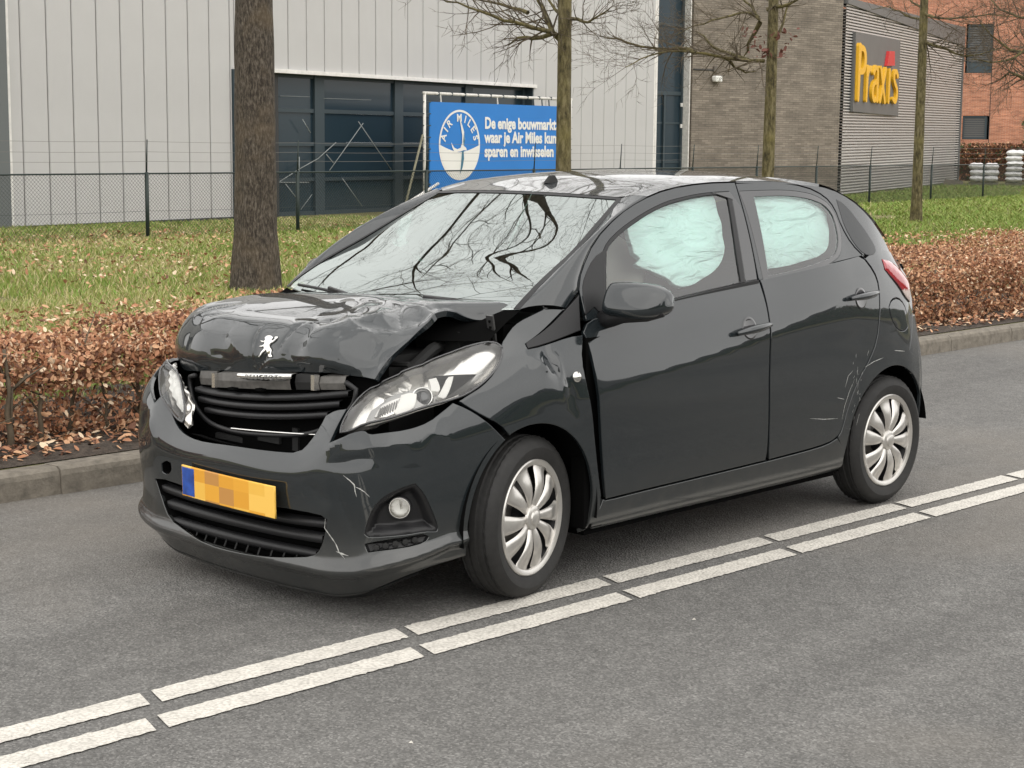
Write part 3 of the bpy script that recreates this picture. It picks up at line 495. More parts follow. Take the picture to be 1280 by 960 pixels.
V, F3 = blades(P_, .055, .005); n = len(P_); pt = patch(P_); yell = np.clip(.50+.35*pt-np.clip((-P_[:, 0]-16)/9, 0, .85), .05, .9)
V[:, :2] += 0
dist_ = np.hypot(P_[:, 0]-4.3, P_[:, 1]-4.8); sc5 = np.repeat(np.clip(dist_/14, .8, 2.6), 5)
ctr = np.repeat(np.concatenate([P_, np.full((n, 1), .12)], 1), 5, axis=0); V = ctr+(V-ctr)*np.stack([sc5, sc5, np.clip(sc5, .8, 1.25)], 1)
r_ = RNG.random(n); mi = np.where(r_ < yell*.45, 2, np.where(r_ < yell*.98, 1, np.where(r_ < .8, 0, 3)))
tag(fast('grass', V, F3, GRS, np.concatenate([mi, mi, mi])), kind='stuff')
L_ = np.concatenate([region(5000, -9.5, 0, -8, -3.9), region(4000, -17, -5, -18, -8), region(5000, -24, -10, -10, -4.5)]); L_ = L_[(L_[:, 1] < HB(L_[:, 0])+.1) & (RNG.random(len(L_)) < .35+.6*(patch(L_) > -.2))]
V, Fq, mi = leaf_cloud(np.concatenate([L_, .16+.05*RNG.random((len(L_), 1))], 1), .055, LEAF, [.44, .32, .16, .08], flat=1.2, curl=.25); tag(fast('fallen_leaves', V, Fq, LEAF, mi), kind='stuff')
# ---------- bare trees ----------
class Tree:
    def __init__(s, seed, den=1.0, mx=4): s.den = den; s.mx = mx; s.r = random.Random(seed); s.limb = MB(); s.tw = MB()
    def branch(s, p, d, L, r, lev, up=.25):
        rr = s.r; n = 6 if lev < 2 else 4; pts = [p]; rad = [r]; cur = Vector(p); dr = Vector(d).normalized(); child = []
        for i in range(n):
            dr = (dr+Vector((rr.gauss(0, .12), rr.gauss(0, .12), rr.gauss(0, .08)+up*.12))).normalized(); cur = cur+dr*(L/n); pts.append(cur.copy()); rad.append(r*(1-.78*(i+1)/n)); child.append((cur.copy(), dr.copy(), r*(1-.78*(i+1)/n)))
        (s.limb if lev < 2 else s.tw).tube(pts, rad, 7 if lev == 0 else (5 if lev == 1 else 3), cap=False); s.kids(child, L, lev, up)
    def kids(s, child, L, lev, up):
        rr = s.r
        if lev >= s.mx: return
        cnt = [2, 2, 3, 2][lev] if lev < 4 else 0
        for j, (c, dr, r) in enumerate(child):
            for _ in range(cnt if j > 0 else 1):
                if rr.random() < (.82 if lev < 2 else .62)*s.den:
                    ax = Vector((rr.gauss(0, 1), rr.gauss(0, 1), rr.gauss(0, .8))); nd = (dr+ax.normalized()*(.75+.3*rr.random())).normalized(); L2 = L*(.38+.22*rr.random())
                    if L2 > .12: s.branch(c, nd, L2, max(r*.55, .0028), lev+1, up)
    def along(s, pts, r, lev=1, tw=1.0):
        pts = [Vector(p) for p in pts]; out = [pts[0]]
        for a, b in zip(pts, pts[1:]): out += [(a+b)/2+Vector((s.r.gauss(0, .012), s.r.gauss(0, .012), s.r.gauss(0, .012))), b]
        n = len(out); rad = [r*(1-.8*i/(n-1)) for i in range(n)]; s.limb.tube(out, rad, 6, cap=False); Ls = sum((a-b).length for a, b in zip(out, out[1:]))
        for i in range(1, n):
            d = (out[i]-out[i-1]).normalized()
            for _ in range(3):
                if s.r.random() < .8*tw:
                    ax = Vector((s.r.gauss(0, 1), s.r.gauss(0, 1), s.r.gauss(.1, .8))); s.branch(out[i], (d*.8+ax.normalized()*.8), Ls*(.20+.22*s.r.random()), max(rad[i]*.5, .004), 2, .2)
def make_tree(label, pos, r, H, seed, fork, m, lean=(0, 0), guided=None, crown=True, Lb=3.0, group=None, gr=.03, nlimb=9, den=1.0, mx=4):
    t = empty('bare_tree', pos, label, 'tree', group); T = Tree(seed, den, mx); base = Vector(pos); tr = MB(); pts = []; rad = []
    for i in range(15):
        k = i/14; z = -.05+H*k; pts.append(Vector((lean[0]*k*H+.012*(math.sin(k*7+seed)-math.sin(seed)), lean[1]*k*H+.012*(math.cos(k*5+seed)-math.cos(seed)), z))); rad.append(r*(1+.16*math.exp(-z/.15))*(1-.55*k**1.1))
    n = 28; rows = []
    for i, p in enumerate(pts):
        pass
    fine = []
    for i in range(57):
        k = i/56*14; a = min(int(k), 13); f = k-a; p = pts[a].lerp(pts[a+1], f); rr_ = rad[a]*(1-f)+rad[a+1]*f; row = []
        for j in range(n+1):
            an = 2*math.pi*(j % n)/n; b_ = 1+.025*math.sin(an*5+p.z*1.3+seed)+.03*math.sin(an*9-p.z*2.1)+.012*math.sin(p.z*9+an*2); row.append((p.x+math.cos(an)*rr_*b_, p.y+math.sin(an)*rr_*b_, p.z))
        fine.append(row)
    tr.grid(np.array(fine), flip=True); o = tr.build('trunk', m, t, smooth=True)
    if guided:
        for g in guided: T.along([Vector(q)-base for q in g], gr*(.7+.5*T.r.random()))
    if crown:
        for k in range(nlimb):
            f = fork+(1-fork)*(k+.5)/nlimb; idx = f*14; a = min(int(idx), 13); p = pts[a].lerp(pts[a+1], idx-a); az = k*2.4+seed; el = .35+.5*(k/nlimb); d = Vector((math.cos(az)*math.cos(el), math.sin(az)*math.cos(el), math.sin(el)))
            T.branch(p, d, Lb*(1.15-.5*k/nlimb), r*.29*(1.1-.5*k/nlimb), 0)
        T.branch(pts[-1], Vector((.1, .1, 1)), Lb*.8, r*.4, 0)
    T.limb.build('branch', m, t, smooth=True)['kind'] = 'stuff'
    T.tw.build('twigs', TWIG, t, smooth=True)['kind'] = 'stuff'
    return t
tk = ENVD['trunk']; GRPT = None
make_tree('thick brown trunk of a street tree in front of the pale clad hall', tk[0], .212, 9.0, 3, .42, BARK, lean=(.0, .0), Lb=5.2, nlimb=8, den=.72)
make_tree('mossy young tree whose trunk hides the right end of the blue banner', tk[1], .098, 7.5, 5, .62, BARKM, guided=ENVD['t2'], Lb=2.6, gr=.034, den=.78)
t3 = make_tree('slim tree with a few red-brown leaves in front of the grey-brown brick wall', tk[2], .098, 8.0, 9, .62, BARKM, guided=ENVD['t3'], Lb=2.6, gr=.034, den=.78)
make_tree('thin leaning tree on the grass in front of the corrugated wall', tk[3], .105, 8.0, 12, .66, BARKM, lean=(-.022, -.012), guided=ENVD['t4'], Lb=2.8, gr=.034, den=.78)
make_tree('bare tree whose branches cross the orange brick wall', (-22.9, -7.8, .12), .13, 8.5, 21, .6, BARKM, guided=ENVD['tr'], Lb=3.0, gr=.045)
make_tree('big bare street tree beside the car on the far verge, left of the frame', (-.9, -8.0, .12), .22, 9.5, 31, .36, BARK, Lb=6.0, nlimb=8, den=.70)
# a few withered leaves on the third tree
lp_ = np.array([ (a[0], a[1], a[2]) for g in ENVD['t3'][:3] for a in g[:4]])
pts_ = []
R_ = ENVD['t3']
def near3(px_list):
    return px_list
dl = np.array(ENVD['dl3'])[::2]
V, Fq, mi = leaf_cloud(np.repeat(dl, 5, axis=0)+RNG.normal(0, .05, (len(dl)*5, 3)), .085, [mat('leaf_red_brown', (.15,.06,.045), rough=.7)], [1.0])
fast('withered_leaves', V-np.array(tk[2]), Fq, [MATS['leaf_red_brown']], mi, t3)['kind'] = 'stuff'
# ---------- hall: metal-clad facade with glazed bay ----------
FA = Vector((-10.573, -20.579, 0)); FT = Vector((-.98490, -.17313, 0)); FN = Vector((-.17313, .98490, 0))    # along, outwards
def FW(s, d, z): return tuple(FA+FT*s+FN*d+Vector((0, 0, z)))
def fbox(mb, s0, s1, d0, d1, z0, z1, T_=None):
    f = T_ or FW; c = [f(s0, d0, z0), f(s1, d0, z0), f(s1, d1, z0), f(s0, d1, z0), f(s0, d0, z1), f(s1, d0, z1), f(s1, d1, z1), f(s0, d1, z1)]
    return mb.add(c, [(0,3,2,1),(4,5,6,7),(0,1,5,4),(1,2,6,5),(2,3,7,6),(3,0,4,7)])
hall = empty('clad_hall', tuple(FA), 'pale metal-clad hall with a dark glazed bay and a tall dark entrance', 'building')
HT = 8.2
def hb(name, m, s0, s1, d0, d1, z0, z1, par=None):
    o = fbox(MB(), s0, s1, d0, d1, z0, z1).build(name, m, par or hall); 
    o.matrix_parent_inverse = (par or hall).matrix_world.inverted() if False else Matrix.Translation(-FA); return o
wl = MB(); fbox(wl, -14, 6.70, -.30, -.06, .0, HT); fbox(wl, 6.70, 15.85, -.30, -.06, 2.96, HT); fbox(wl, 15.85, 21.75, -.30, -.06, 0, HT)
o = wl.build('wall', PANELJ, hall); o.matrix_parent_inverse = Matrix.Translation(-FA)
hb('roof', PANELJ, -14, 22, -22, -.06, HT, HT+.15)
hb('side_wall', PANELM, -14, -13.8, -22, -.06, 0, HT)
def zb_(s): return .15 if (s < 5.38 or s > 15.80) else 2.93
edges = [0.06+.5525*k for k in range(0, 40)]
s_ = -13.8
xs_ = []
while s_ < 21.6: xs_.append(s_); s_ += .5525
off = (0.30-xs_[0]) % .5525; xs_ = [x_+off for x_ in xs_]
bayL, bayR = 5.40, 15.78
pan = {}
def wpanel(s0, s1, z0, z1):
    k = (round(s1-s0, 2), round(z0, 2))
    if k not in pan:
        w_ = s1-s0-.022; mbp = MB(); pr = [(0, -.055), (0, .0), (.012, .012), (w_-.012, .012), (w_, .0), (w_, -.055)]
        P = [[tuple(FT*a+FN*b+Vector((0, 0, zz))) for a, b in pr] for zz in (z0, z1)]; mbp.grid(np.array(P)); mbp.add([P[0][1], P[0][2], P[0][3], P[0][4]], [(0, 1, 2, 3)])
        pan[k] = mbp.build('wall_panel', PANELM, hall); o = pan[k]
    else: o = dup(pan[k], hall)
    o.matrix_parent_inverse = Matrix.Identity(4); o.location = FT*(s0+.011); return o
for a, b in zip(xs_, xs_[1:]):
    if b < -13.2: continue
    if a >= .0 and a < .3 and False: continue
    if b <= bayL+.01 or a >= bayR-.01: wpanel(a, b, .17, HT)
    elif a < bayL: wpanel(a, bayL, .17, HT); wpanel(bayL, b, 2.97, HT)
    elif b > bayR: wpanel(a, bayR, 2.97, HT); wpanel(bayR, b, .17, HT)
    else: wpanel(a, b, 2.97, HT)
# dark corner column at the left, base flashing, drip edge over the bay
hb('corner_column', mat('column_grey', (.13,.14,.14), rough=.6), -.60, -.08, -.02, .12, .10, HT)
hb('white_trim', WHT, -.06, .02, .0, .06, .10, HT)
hb('white_trim', WHT, 21.72, 21.80, -.25, .05, .10, HT)
hb('lintel_flashing', WHT, 5.36, 15.84, -.06, .07, 2.90, 2.975)
hb('base_flashing', PANELJ, 0, 5.40, -.05, .03, .06, .17); hb('base_flashing', PANELJ, 15.8, 21.7, -.05, .03, .06, .17)
hb('down_pipe', SLATE, 5.30, 5.375, .015, .07, .12, 2.92)
# glazing
D0 = -.30
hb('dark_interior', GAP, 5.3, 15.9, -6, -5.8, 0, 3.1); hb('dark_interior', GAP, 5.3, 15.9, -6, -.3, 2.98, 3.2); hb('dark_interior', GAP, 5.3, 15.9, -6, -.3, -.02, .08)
hb('reveal', SLATE, 5.385, 5.44, -.30, .0, .1, 2.93); hb('reveal', SLATE, 15.74, 15.80, -.30, .0, .1, 2.93)
mull = [5.44, 7.97, 10.62, 13.25, 15.74]; mw = .30; hz = [(.12, .20), (.80, .87), (1.50, 1.58), (2.16, 2.24), (2.84, 2.93)]
for s0 in mull[1:-1]: hb('mullion', SLATE, s0, s0+mw, D0, D0+.10, .12, 2.93)
hb('mullion', SLATE, 5.44, 5.56, D0, D0+.10, .12, 2.93); hb('mullion', SLATE, 15.62, 15.74, D0, D0+.10, .12, 2.93)
bays = [(5.56, 7.97), (8.27, 10.62), (10.92, 13.25), (13.55, 15.62)]
for a, b in bays:
    for z0, z1 in hz: hb('transom', SLATE, a, b, D0+.005, D0+.08, z0, z1)
    for (z0, z1), (z2, z3) in zip(hz, hz[1:]): hb('pane', GLD, a+.002, b-.002, D0+.02, D0+.04, z1+.001, z2-.001)
# thin pale rods close before the glass
def fr(s0, z0, s1, z1, d0=.25, d1=.25, r=.014, nm='thin_rod', bend=0):
    a = Vector(FW(s0, d0, z0)); b = Vector(FW(s1, d1, z1)); o = MB().tube([a, (a+b)/2+Vector((0, 0, bend)), b], r, 6).build(nm, ROD, None, smooth=True); return o
tag(fr(7.463, 2.029, 7.705, 1.764, -.1, -.1, .009), 'pale rod short and leaning, nearest the thick trunk by the glazed bay', 'rod')
tag(fr(9.402, 1.979, 8.299, 1.014, -.1, -.1, .009), 'pale rod rising steeply to the right, crossing its neighbour by the glazed bay', 'rod')
tag(fr(9.243, 2.009, 10.357, 1.014, -.1, -.1, .009), 'pale rod falling steeply to the right from the crossing by the glazed bay', 'rod')
tag(fr(8.509, 1.579, 7.948, 1.257, -.1, -.1, .009), 'pale rod middle piece of the bent rod by the glazed bay', 'rod')
tag(fr(7.948, 1.257, 7.329, 1.038, -.1, -.1, .009), 'pale rod lower piece of the bent rod by the glazed bay', 'rod')
tag(fr(7.329, 1.038, 6.655, 0.763, -.1, -.1, .009), 'pale rod lowest piece of the bent rod behind the fence by the glazed bay', 'rod')
tag(fr(8.201, 1.336, 8.454, 1.142, -.1, -.1, .009), 'pale rod short and thin, below the bent rod by the glazed bay', 'rod')
tag(fr(8.71, 0.848, 9.367, 0.259, -.1, -.1, .009), 'pale rod falling to the right low behind the fence mesh by the glazed bay', 'rod')
tag(fr(6.939, 0.759, 7.273, 0.47, -.1, -.1, .009), 'pale rod small and low beside the thick trunk by the glazed bay', 'rod')
tag(fr(7.741, 0.54, 7.392, 0.245, -.1, -.1, .009), 'pale rod small, leaning to the right behind the fence post by the glazed bay', 'rod')
tag(fr(6.679, 0.794, 7.644, 0.781, -.1, -.1, .009), 'pale rod short and level just above the fence mesh by the glazed bay', 'rod')
tag(fr(6.798, 2.465, 7.689, 2.474, -.1, -.1, .005), 'pale rod level and high in the first bay by the glazed bay', 'rod')
tag(fr(8.136, 2.454, 9.673, 2.461, -.1, -.1, .005), 'pale rod level and high in the second bay by the glazed bay', 'rod')
tag(fr(7.356, 1.29, 7.352, 0.943, -.1, -.1, .011), 'pale rod standing upright at the fence post by the glazed bay', 'rod')
# entrance bay between the hall and the brick block
EA = Vector((-31.964, -24.339, 0)); EB = Vector((-33.432, -24.201, 0)); ET = (EB-EA).normalized(); EN = Vector((-ET.y, ET.x, 0)); EN = EN if EN.y > 0 else -EN
def EW(s, d, z): return tuple(EA+ET*s+EN*d+Vector((0, 0, z)))
def eb_(name, m, s0, s1, d0, d1, z0, z1):
    o = fbox(MB(), s0, s1, d0, d1, z0, z1, EW).build(name, m, hall); o.matrix_parent_inverse = Matrix.Translation(-FA); return o
EH = HT+.6
eb_('entrance_back', GAP, -.2, 1.6, -1.2, -1.0, 0, EH)
for z0, z1 in ((.10, .20), (2.92, 3.02), (4.75, 4.83), (6.5, 6.6)): eb_('entrance_transom', SLATE, .06, 1.34, -.33, -.24, z0, z1)
for a in (.02, .62, 1.30): eb_('entrance_post', SLATE, a, a+.06, -.34, -.22, .10, 2.92 if a == .62 else EH)
for a, b in ((.08, .62), (.68, 1.30)):
    eb_('door_leaf', GLD, a+.003, b-.003, -.31, -.28, .203, 2.915)
    for z in (1.1, 2.15): eb_('door_rail', SLATE, a+.004, b-.004, -.279, -.265, z, z+.05)
for z0, z1 in ((3.023, 4.747), (4.833, 6.497), (6.603, EH)): eb_('pane', GLD, .083, 1.297, -.31, -.28, z0, z1)
eb_('white_trim', WHT, -.035, .015, -.30, .03, .1, EH)
eb_('white_trim', POLEW, 1.365, 1.40, -.25, .0, .1, EH)
for z in (2.62, 2.05, .62): eb_('door_hinge', WHT, 1.26, 1.33, -.22, -.19, z, z+.10)
# ---------- grey-brown brick block with corrugated side ----------
C0 = Vector((-33.432, -24.201, 0)); C1 = Vector((-39.18, -23.19, 0)); D1 = Vector((-60.45, -31.11, 0))
store = empty('brick_store', tuple(C1), 'grey-brown brick block with corrugated metal side wall carrying the shop sign', 'building')
def wallprism(name, pts, z0, z1, m, par, ztops=None, uvs=True):
    n = len(pts); V = [(p.x, p.y, z0) for p in pts]+[(p.x, p.y, (ztops[i] if ztops else z1)) for i, p in enumerate(pts)]; Fc = [(i, (i+1) % n, n+(i+1) % n, n+i) for i in range(n)]+[tuple(range(n, 2*n))]
    A = sum(pts[i].x*pts[(i+1) % n].y-pts[(i+1) % n].x*pts[i].y for i in range(n))
    if A < 0: Fc = [f[::-1] for f in Fc]
    o = link(name, V, Fc, m, par, smooth=False); o.matrix_parent_inverse = Matrix.Translation(-Vector(par.location)); 
    if uvs: quad_uv(o)
    return o
nb_ = Vector((-.1, -1, 0))*14
BN = (C1-C0).normalized(); BNn = Vector((-BN.y, BN.x, 0)); BNn = BNn if BNn.y > 0 else -BNn
bt = -BNn*.4
wallprism('wall', [C0, C1, C1+Vector((-.35, -.62, 0)), C1+BNn*-12, C0+BNn*-12], 0, 8.4, BRG, store)
CT = (D1-C1).normalized(); CN = Vector((-CT.y, CT.x, 0)); CN = CN if CN.dot(cam.matrix_world.translation-C1) > 0 else -CN
Lc = (D1-C1).length
def CW(s, d, z): return tuple(C1+CT*s+CN*d+Vector((0, 0, z)))
def cz(s): return 5.70+.60*s/Lc
core = wallprism('side_wall', [C1+CT*.25-CN*.2, D1-CN*.2, D1-CN*10, C1+CT*.25-CN*10], 0, 5.7, mat('side_wall_core', (.15,.145,.14), rough=.8), store, ztops=[5.6, 6.2, 6.2, 5.6])
# corrugation: every rib is a long trapezoid strip
nr = 64
for k in range(nr):
    def rz(s, t): z1 = cz(s); return .16+(z1-.16)*(k+t)/nr
    prof = [(0, -.10), (.22, -.10), (.34, .035), (.80, .035), (.93, -.10), (1.0, -.10)]
    P = [[CW(s, d, rz(s, t)) for t, d in prof] for s in (.28, Lc)]
    o = MB().grid(np.array(P)).build('metal_rib', CORR, store); o.matrix_parent_inverse = Matrix.Translation(-C1)
def cbox(name, m, s0, s1, d0, d1, z0, z1, par=store, sl=0, org=None):
    c = [CW(s0, d0, z0), CW(s1, d0, z0), CW(s1, d1, z0), CW(s0, d1, z0), CW(s0, d0, z1), CW(s1, d0, z1+sl), CW(s1, d1, z1+sl), CW(s0, d1, z1)]
    o = MB().add(c, [(0,3,2,1),(4,5,6,7),(0,1,5,4),(1,2,6,5),(2,3,7,6),(3,0,4,7)]).build(name, m, par); o.matrix_parent_inverse = Matrix.Translation(-Vector((org or C1))); return o
cbox('roof_edge', SIGNG, .2, Lc+.1, -.3, .10, 5.70, 5.86, sl=.60)
cbox('corner_trim', SIGNG, Lc, Lc+.15, -.1, .09, .12, 6.25)
cbox('plinth', KERB, .2, Lc, -.1, .06, .0, .15)
# sign
sg = empty('shop_sign', CW(5, .1, 3.8), 'dark grey sign board with yellow lettering and red mark on the corrugated wall', 'sign'); SO = Vector(CW(5, .1, 3.8))
def sbx(name, m, *a, **k): return cbox(name, m, *a, par=sg, org=SO, **k)
c = [CW(1.20, .04, 2.62), CW(8.5, .04, 2.62), CW(8.5, .13, 2.62), CW(1.20, .13, 2.62), CW(1.26, .04, 4.95), CW(8.42, .04, 5.12), CW(8.42, .13, 5.12), CW(1.26, .13, 4.95)]
o = MB().add(c, [(0,3,2,1),(4,5,6,7),(0,1,5,4),(1,2,6,5),(2,3,7,6),(3,0,4,7)]).build('sign_board', SIGNG, sg); o.matrix_parent_inverse = Matrix.Translation(-SO)
# letters drawn as thick rounded strokes, tall and narrow like the wordmark (height 1, widths in the same unit)
def stroke(pts, w_, n=8):
    return pts, w_
LET = {
 'P': [([(.0,0),(.02,1.28)], .11, .17), ([(.06,1.26),(.28,1.24),(.38,1.08),(.38,.86),(.28,.70),(.06,.68)], .15, .15)],
 'r': [([(.0,0),(.02,.80)], .10, .15), ([(.03,.62),(.12,.80),(.24,.80)], .12, .14)],
 'a': [([(.06,.70),(.16,.86),(.32,.80),(.34,.60),(.34,.02)], .13, .13), ([(.34,.50),(.12,.46),(.02,.30),(.04,.10),(.16,-.0),(.32,.10)], .13, .13)],
 'x': [([(.0,.84),(.36,0)], .13, .12), ([(.36,.84),(.0,0)], .12, .12)],
 'i': [([(.0,0),(.01,.80)], .11, .15)],
 's': [([(.32,.70),(.20,.84),(.05,.78),(.03,.60),(.16,.47),(.30,.36),(.32,.16),(.20,.0),(.02,.08)], .13, .13)]}
def letter(ch, x0, xs, z0, zs):
    for pts, w0, w1 in LET[ch]:
        pts = dens(chaikin(pts, 2, closed=False, ang=120), .06, closed=False); t = np.gradient(pts, axis=0); t /= np.linalg.norm(t, axis=1)[:, None]+1e-9; nn_ = np.stack([-t[:, 1], t[:, 0]], 1); wv = np.linspace(w0, w1, len(pts))[:, None]/2
        l_ = pts+nn_*wv; r2 = pts-nn_*wv; capn = 5
        cap = lambda c_, d_, w_: [c_+np.array([math.cos(math.atan2(d_[1], d_[0])+a), math.sin(math.atan2(d_[1], d_[0])+a)])*w_ for a in np.linspace(math.pi/2, -math.pi/2, capn+2)[1:-1]]
        yield l_, r2, cap(pts[-1], t[-1], float(wv[-1, 0])), [q_ for q_ in cap(pts[0], -t[0], float(wv[0, 0]))]
k_ = 0
for ch, x0 in zip('Praxis', (1.50, 2.72, 3.58, 4.82, 6.28, 6.98)):
    xs = 2.25; z0 = 2.98+.012*(x0-2); zs = 1.23
    mbl = MB()
    for l_, r2, c1_, c0_ in letter(ch, x0, xs, z0, zs):
        dd_ = .02*k_ % .03; loop_ = list(l_)+c1_+list(r2[::-1])+c0_; n = len(loop_); f_ = lambda q, d: CW(x0+q[0]*xs*1.0, d, z0+q[1]*zs)
        k_ += 1; front = .22+.004*(k_ % 3)
        m_ = len(l_); V = [f_(q, front) for q in l_]+[f_(q, front) for q in r2]; Fc = [(i, i+1, m_+i+1, m_+i) for i in range(m_-1)]; mbl.add(V, Fc)
        mbl.add([f_(q, front) for q in [l_[-1]]+c1_+[r2[-1]]], [tuple(range(len(c1_)+2))]); mbl.add([f_(q, front) for q in [r2[0]]+c0_+[l_[0]]], [tuple(range(len(c0_)+2))])
        V = [f_(q, front) for q in loop_]+[f_(q, .132) for q in loop_]; mbl.add(V, [(i, (i+1) % n, n+(i+1) % n, n+i) for i in range(n)])
    o = mbl.build('letter', SIGNY, sg); o.matrix_parent_inverse = Matrix.Translation(-SO)
c = [(5.75, 4.16), (7.05, 4.22), (6.95, 4.68), (6.05, 4.64)]
V = [CW(a, .23, b) for a, b in c]+[CW(a, .132, b) for a, b in c]; o = MB().add(V, [(0,1,2,3),(0,1,5,4),(1,2,6,5),(2,3,7,6),(3,0,4,7)]).build('roof_mark', SIGNR, sg); o.matrix_parent_inverse = Matrix.Translation(-SO)
# wall lamp and cable box on the brick wall
def BW(s, d, z): return tuple(C0+BN*s+BNn*d+Vector((0, 0, z)))
wl_ = empty('wall_lamp', BW(.81, 0, 3.45), 'small white lamp box on the grey-brown brick wall', 'lamp'); LO = Vector(BW(.81, 0, 3.45))
def bx_(name, m, s0, s1, d0, d1, z0, z1, par, org):
    o = fbox(MB(), s0, s1, d0, d1, z0, z1, BW).build(name, m, par); o.matrix_parent_inverse = Matrix.Translation(-org); return o
o = bx_('lamp_body', BANW, .70, .95, .0, .20, 3.30, 3.47, wl_, LO); md = o.modifiers.new('b', 'BEVEL'); md.width = .04; md.segments = 2
bx_('cable_box', BRG, .74, .90, .0, .07, 3.58, 3.72, wl_, LO)
bx_('conduit', PANELJ, .02, .74, .0, .03, 3.46+.15, 3.64, wl_, LO)
# ---------- orange brick building, hedge, shrub and bagged goods at the right ----------
OA = Vector((-73.184, -44.773, 0)); OB = Vector((-78.9, -34.3, 0)); OT = (OB-OA).normalized(); OA = OA-OT*2; ON = Vector((-OT.y, OT.x, 0)); ON = ON if ON.dot(cam.matrix_world.translation-OA) > 0 else -ON
ob = empty('brick_office', tuple(OA), 'orange-red brick building with blinds in its windows at the right', 'building')
def OW(s, d, z): return tuple(OA+OT*s+ON*d+Vector((0, 0, z)))
Wd = [(8.07, 9.27, 5.36, 7.76), (8.00, 9.15, 2.02, 3.18)]
def obx(name, m, s0, s1, d0, d1, z0, z1, par=ob, uv_=False):
    o = fbox(MB(), s0, s1, d0, d1, z0, z1, OW).build(name, m, par); o.matrix_parent_inverse = Matrix.Translation(-OA) if par is ob else Matrix.Identity(4)
    if uv_: quad_uv(o)
    return o
obx('wall', BRR, -6, 7.98, -.5, 0, 0, 12, uv_=True); obx('wall', BRR, 9.29, 30, -.5, 0, 0, 12, uv_=True)
for z0, z1 in ((0, 2.0), (3.2, 5.34), (7.78, 12)): obx('wall_panel', BRR, 7.98, 9.29, -.5, -.004, z0, z1, uv_=True)
obx('dark_backing', GAP, 7.5, 9.8, -.9, -.52, 0, 11); obx('seam', PANELJ, 9.28, 9.31, -.02, .012, 0, 12)  # dark box added behind the windows so no sky shows through
for s0, s1, z0, z1 in Wd:
    w_ = obx('window', SLATE, s0-.02, s1+.05, -.20, -.15, z0, z1)
    for a, b, c_, d_ in ((s0, s1, z0, z0+.08), (s0, s1, z1-.08, z1), (s0, s0+.07, z0+.08, z1-.08), (s1-.07, s1, z0+.08, z1-.08)): obx('window_frame', SLATE, a, b, -.15, -.05, c_, d_)
    nsl = int((z1-z0)/.12); 
    for k in range(nsl):
        if z1 > 5 and k < 4: continue
        za = z0+.09+(z1-z0-.18)*k/nsl; obx('blind_slat', mat('blind_grey', (.10,.10,.10), rough=.5) if 'blind_grey' not in MATS else MATS['blind_grey'], s0+.07, s1-.07, -.14, -.10, za, za+.08)
obx('roof', PANELJ, -6, 30, -12, .1, 12, 12.3)
def leafbox(name, n, lo, hi, size, mats, probs, parent=None, org=(0,0,0), ell=False, frame=None):
    p_ = RNG.random((n, 3))
    if ell:
        d = RNG.normal(0, 1, (n, 3)); d /= np.linalg.norm(d, axis=1)[:, None]; p_ = .5+.5*d*(.55+.45*RNG.random((n, 1))**.5)
        p_ += .06*np.sin(p_[:, [1, 2, 0]]*19)
    q = np.array(lo)+(np.array(hi)-np.array(lo))*p_
    if frame: q = np.array([frame(*a) for a in q])
    V, Fq, mi = leaf_cloud(q, size, mats, probs); o = fast(name, V-np.array(org), Fq, mats, mi, parent); o['kind'] = 'stuff'; return o
def KW(dist):
    pass
HP0 = Vector((-65.68, -33.93, 0)); HP1 = Vector((-67.9, -29.6, 0)); HT_ = (HP1-HP0).normalized(); HN_ = Vector((-HT_.y, HT_.x, 0)); HN_ = HN_ if HN_.dot(cam.matrix_world.translation-HP0) > 0 else -HN_
def HW(s, d, z): return tuple(HP0+HT_*s+HN_*d+Vector((0, 0, z)))
bh = empty('tall_hedge', tuple(HP0), 'tall dark brown hedge in front of the orange brick building', 'hedge')
leafbox('hedge_leaves', 14000, (-1.5, -.5, .1), (9, .3, 1.78), .13, [LEAF[3], LEAF[1], SHRUB[0], LEAF[0]], [.45, .25, .22, .08], bh, tuple(HP0), frame=HW)
o = fbox(MB(), -1.5, 9, -.4, .0, .1, 1.65, HW).build('hedge_core', LEAF[3], bh); o.matrix_parent_inverse = Matrix.Translation(-HP0)
sh_ = empty('evergreen_shrub', (-66.3, -29.5, .12), 'rounded evergreen shrub against the orange brick wall at the right edge', 'shrub')
leafbox('shrub_leaves', 5000, (-67.6, -30.9, 1.4), (-64.8, -28.4, 3.5), .14, SHRUB+[LEAF[1]], [.5, .35, .15], sh_, (-66.3, -29.5, .12), ell=True)
o = MB().tube([(0, 0, 0), (.1, 0, 1), (0, .1, 2)], [.08, .06, .03], 7).build('stem', TWIG, sh_)
# pallets of white bags
GP0 = Vector((-57.105, -28.77, 0)); GP1 = Vector((-58.232, -26.617, 0)); GT = (GP1-GP0).normalized(); GN = Vector((-GT.y, GT.x, 0)); GN = GN if GN.dot(cam.matrix_world.translation-GP0) > 0 else -GN
def bag(s0, s1, d0, d1, z0, z1, par, org):
    P = []
    for i in range(13):
        u = i/12; e = (1-abs(2*u-1)**3.5)**.4; row = []
        for j in range(15):
            a = 2*math.pi*j/14; ca, sa = math.cos(a), math.sin(a); row.append(tuple(GP0+GT*(s0+(s1-s0)*u)+GN*((d0+d1)/2+(d1-d0)/2*np.sign(ca)*abs(ca)**.6)+Vector((0, 0, (z0+z1)/2+(z1-z0)/2*e*np.sign(sa)*abs(sa)**.6+.012*math.sin(u*14+a*2)))))
        P.append(row)
    o = MB().grid(np.array(P)).build('bag', BAGW, par, smooth=True); o.matrix_parent_inverse = Matrix.Translation(-org); return o
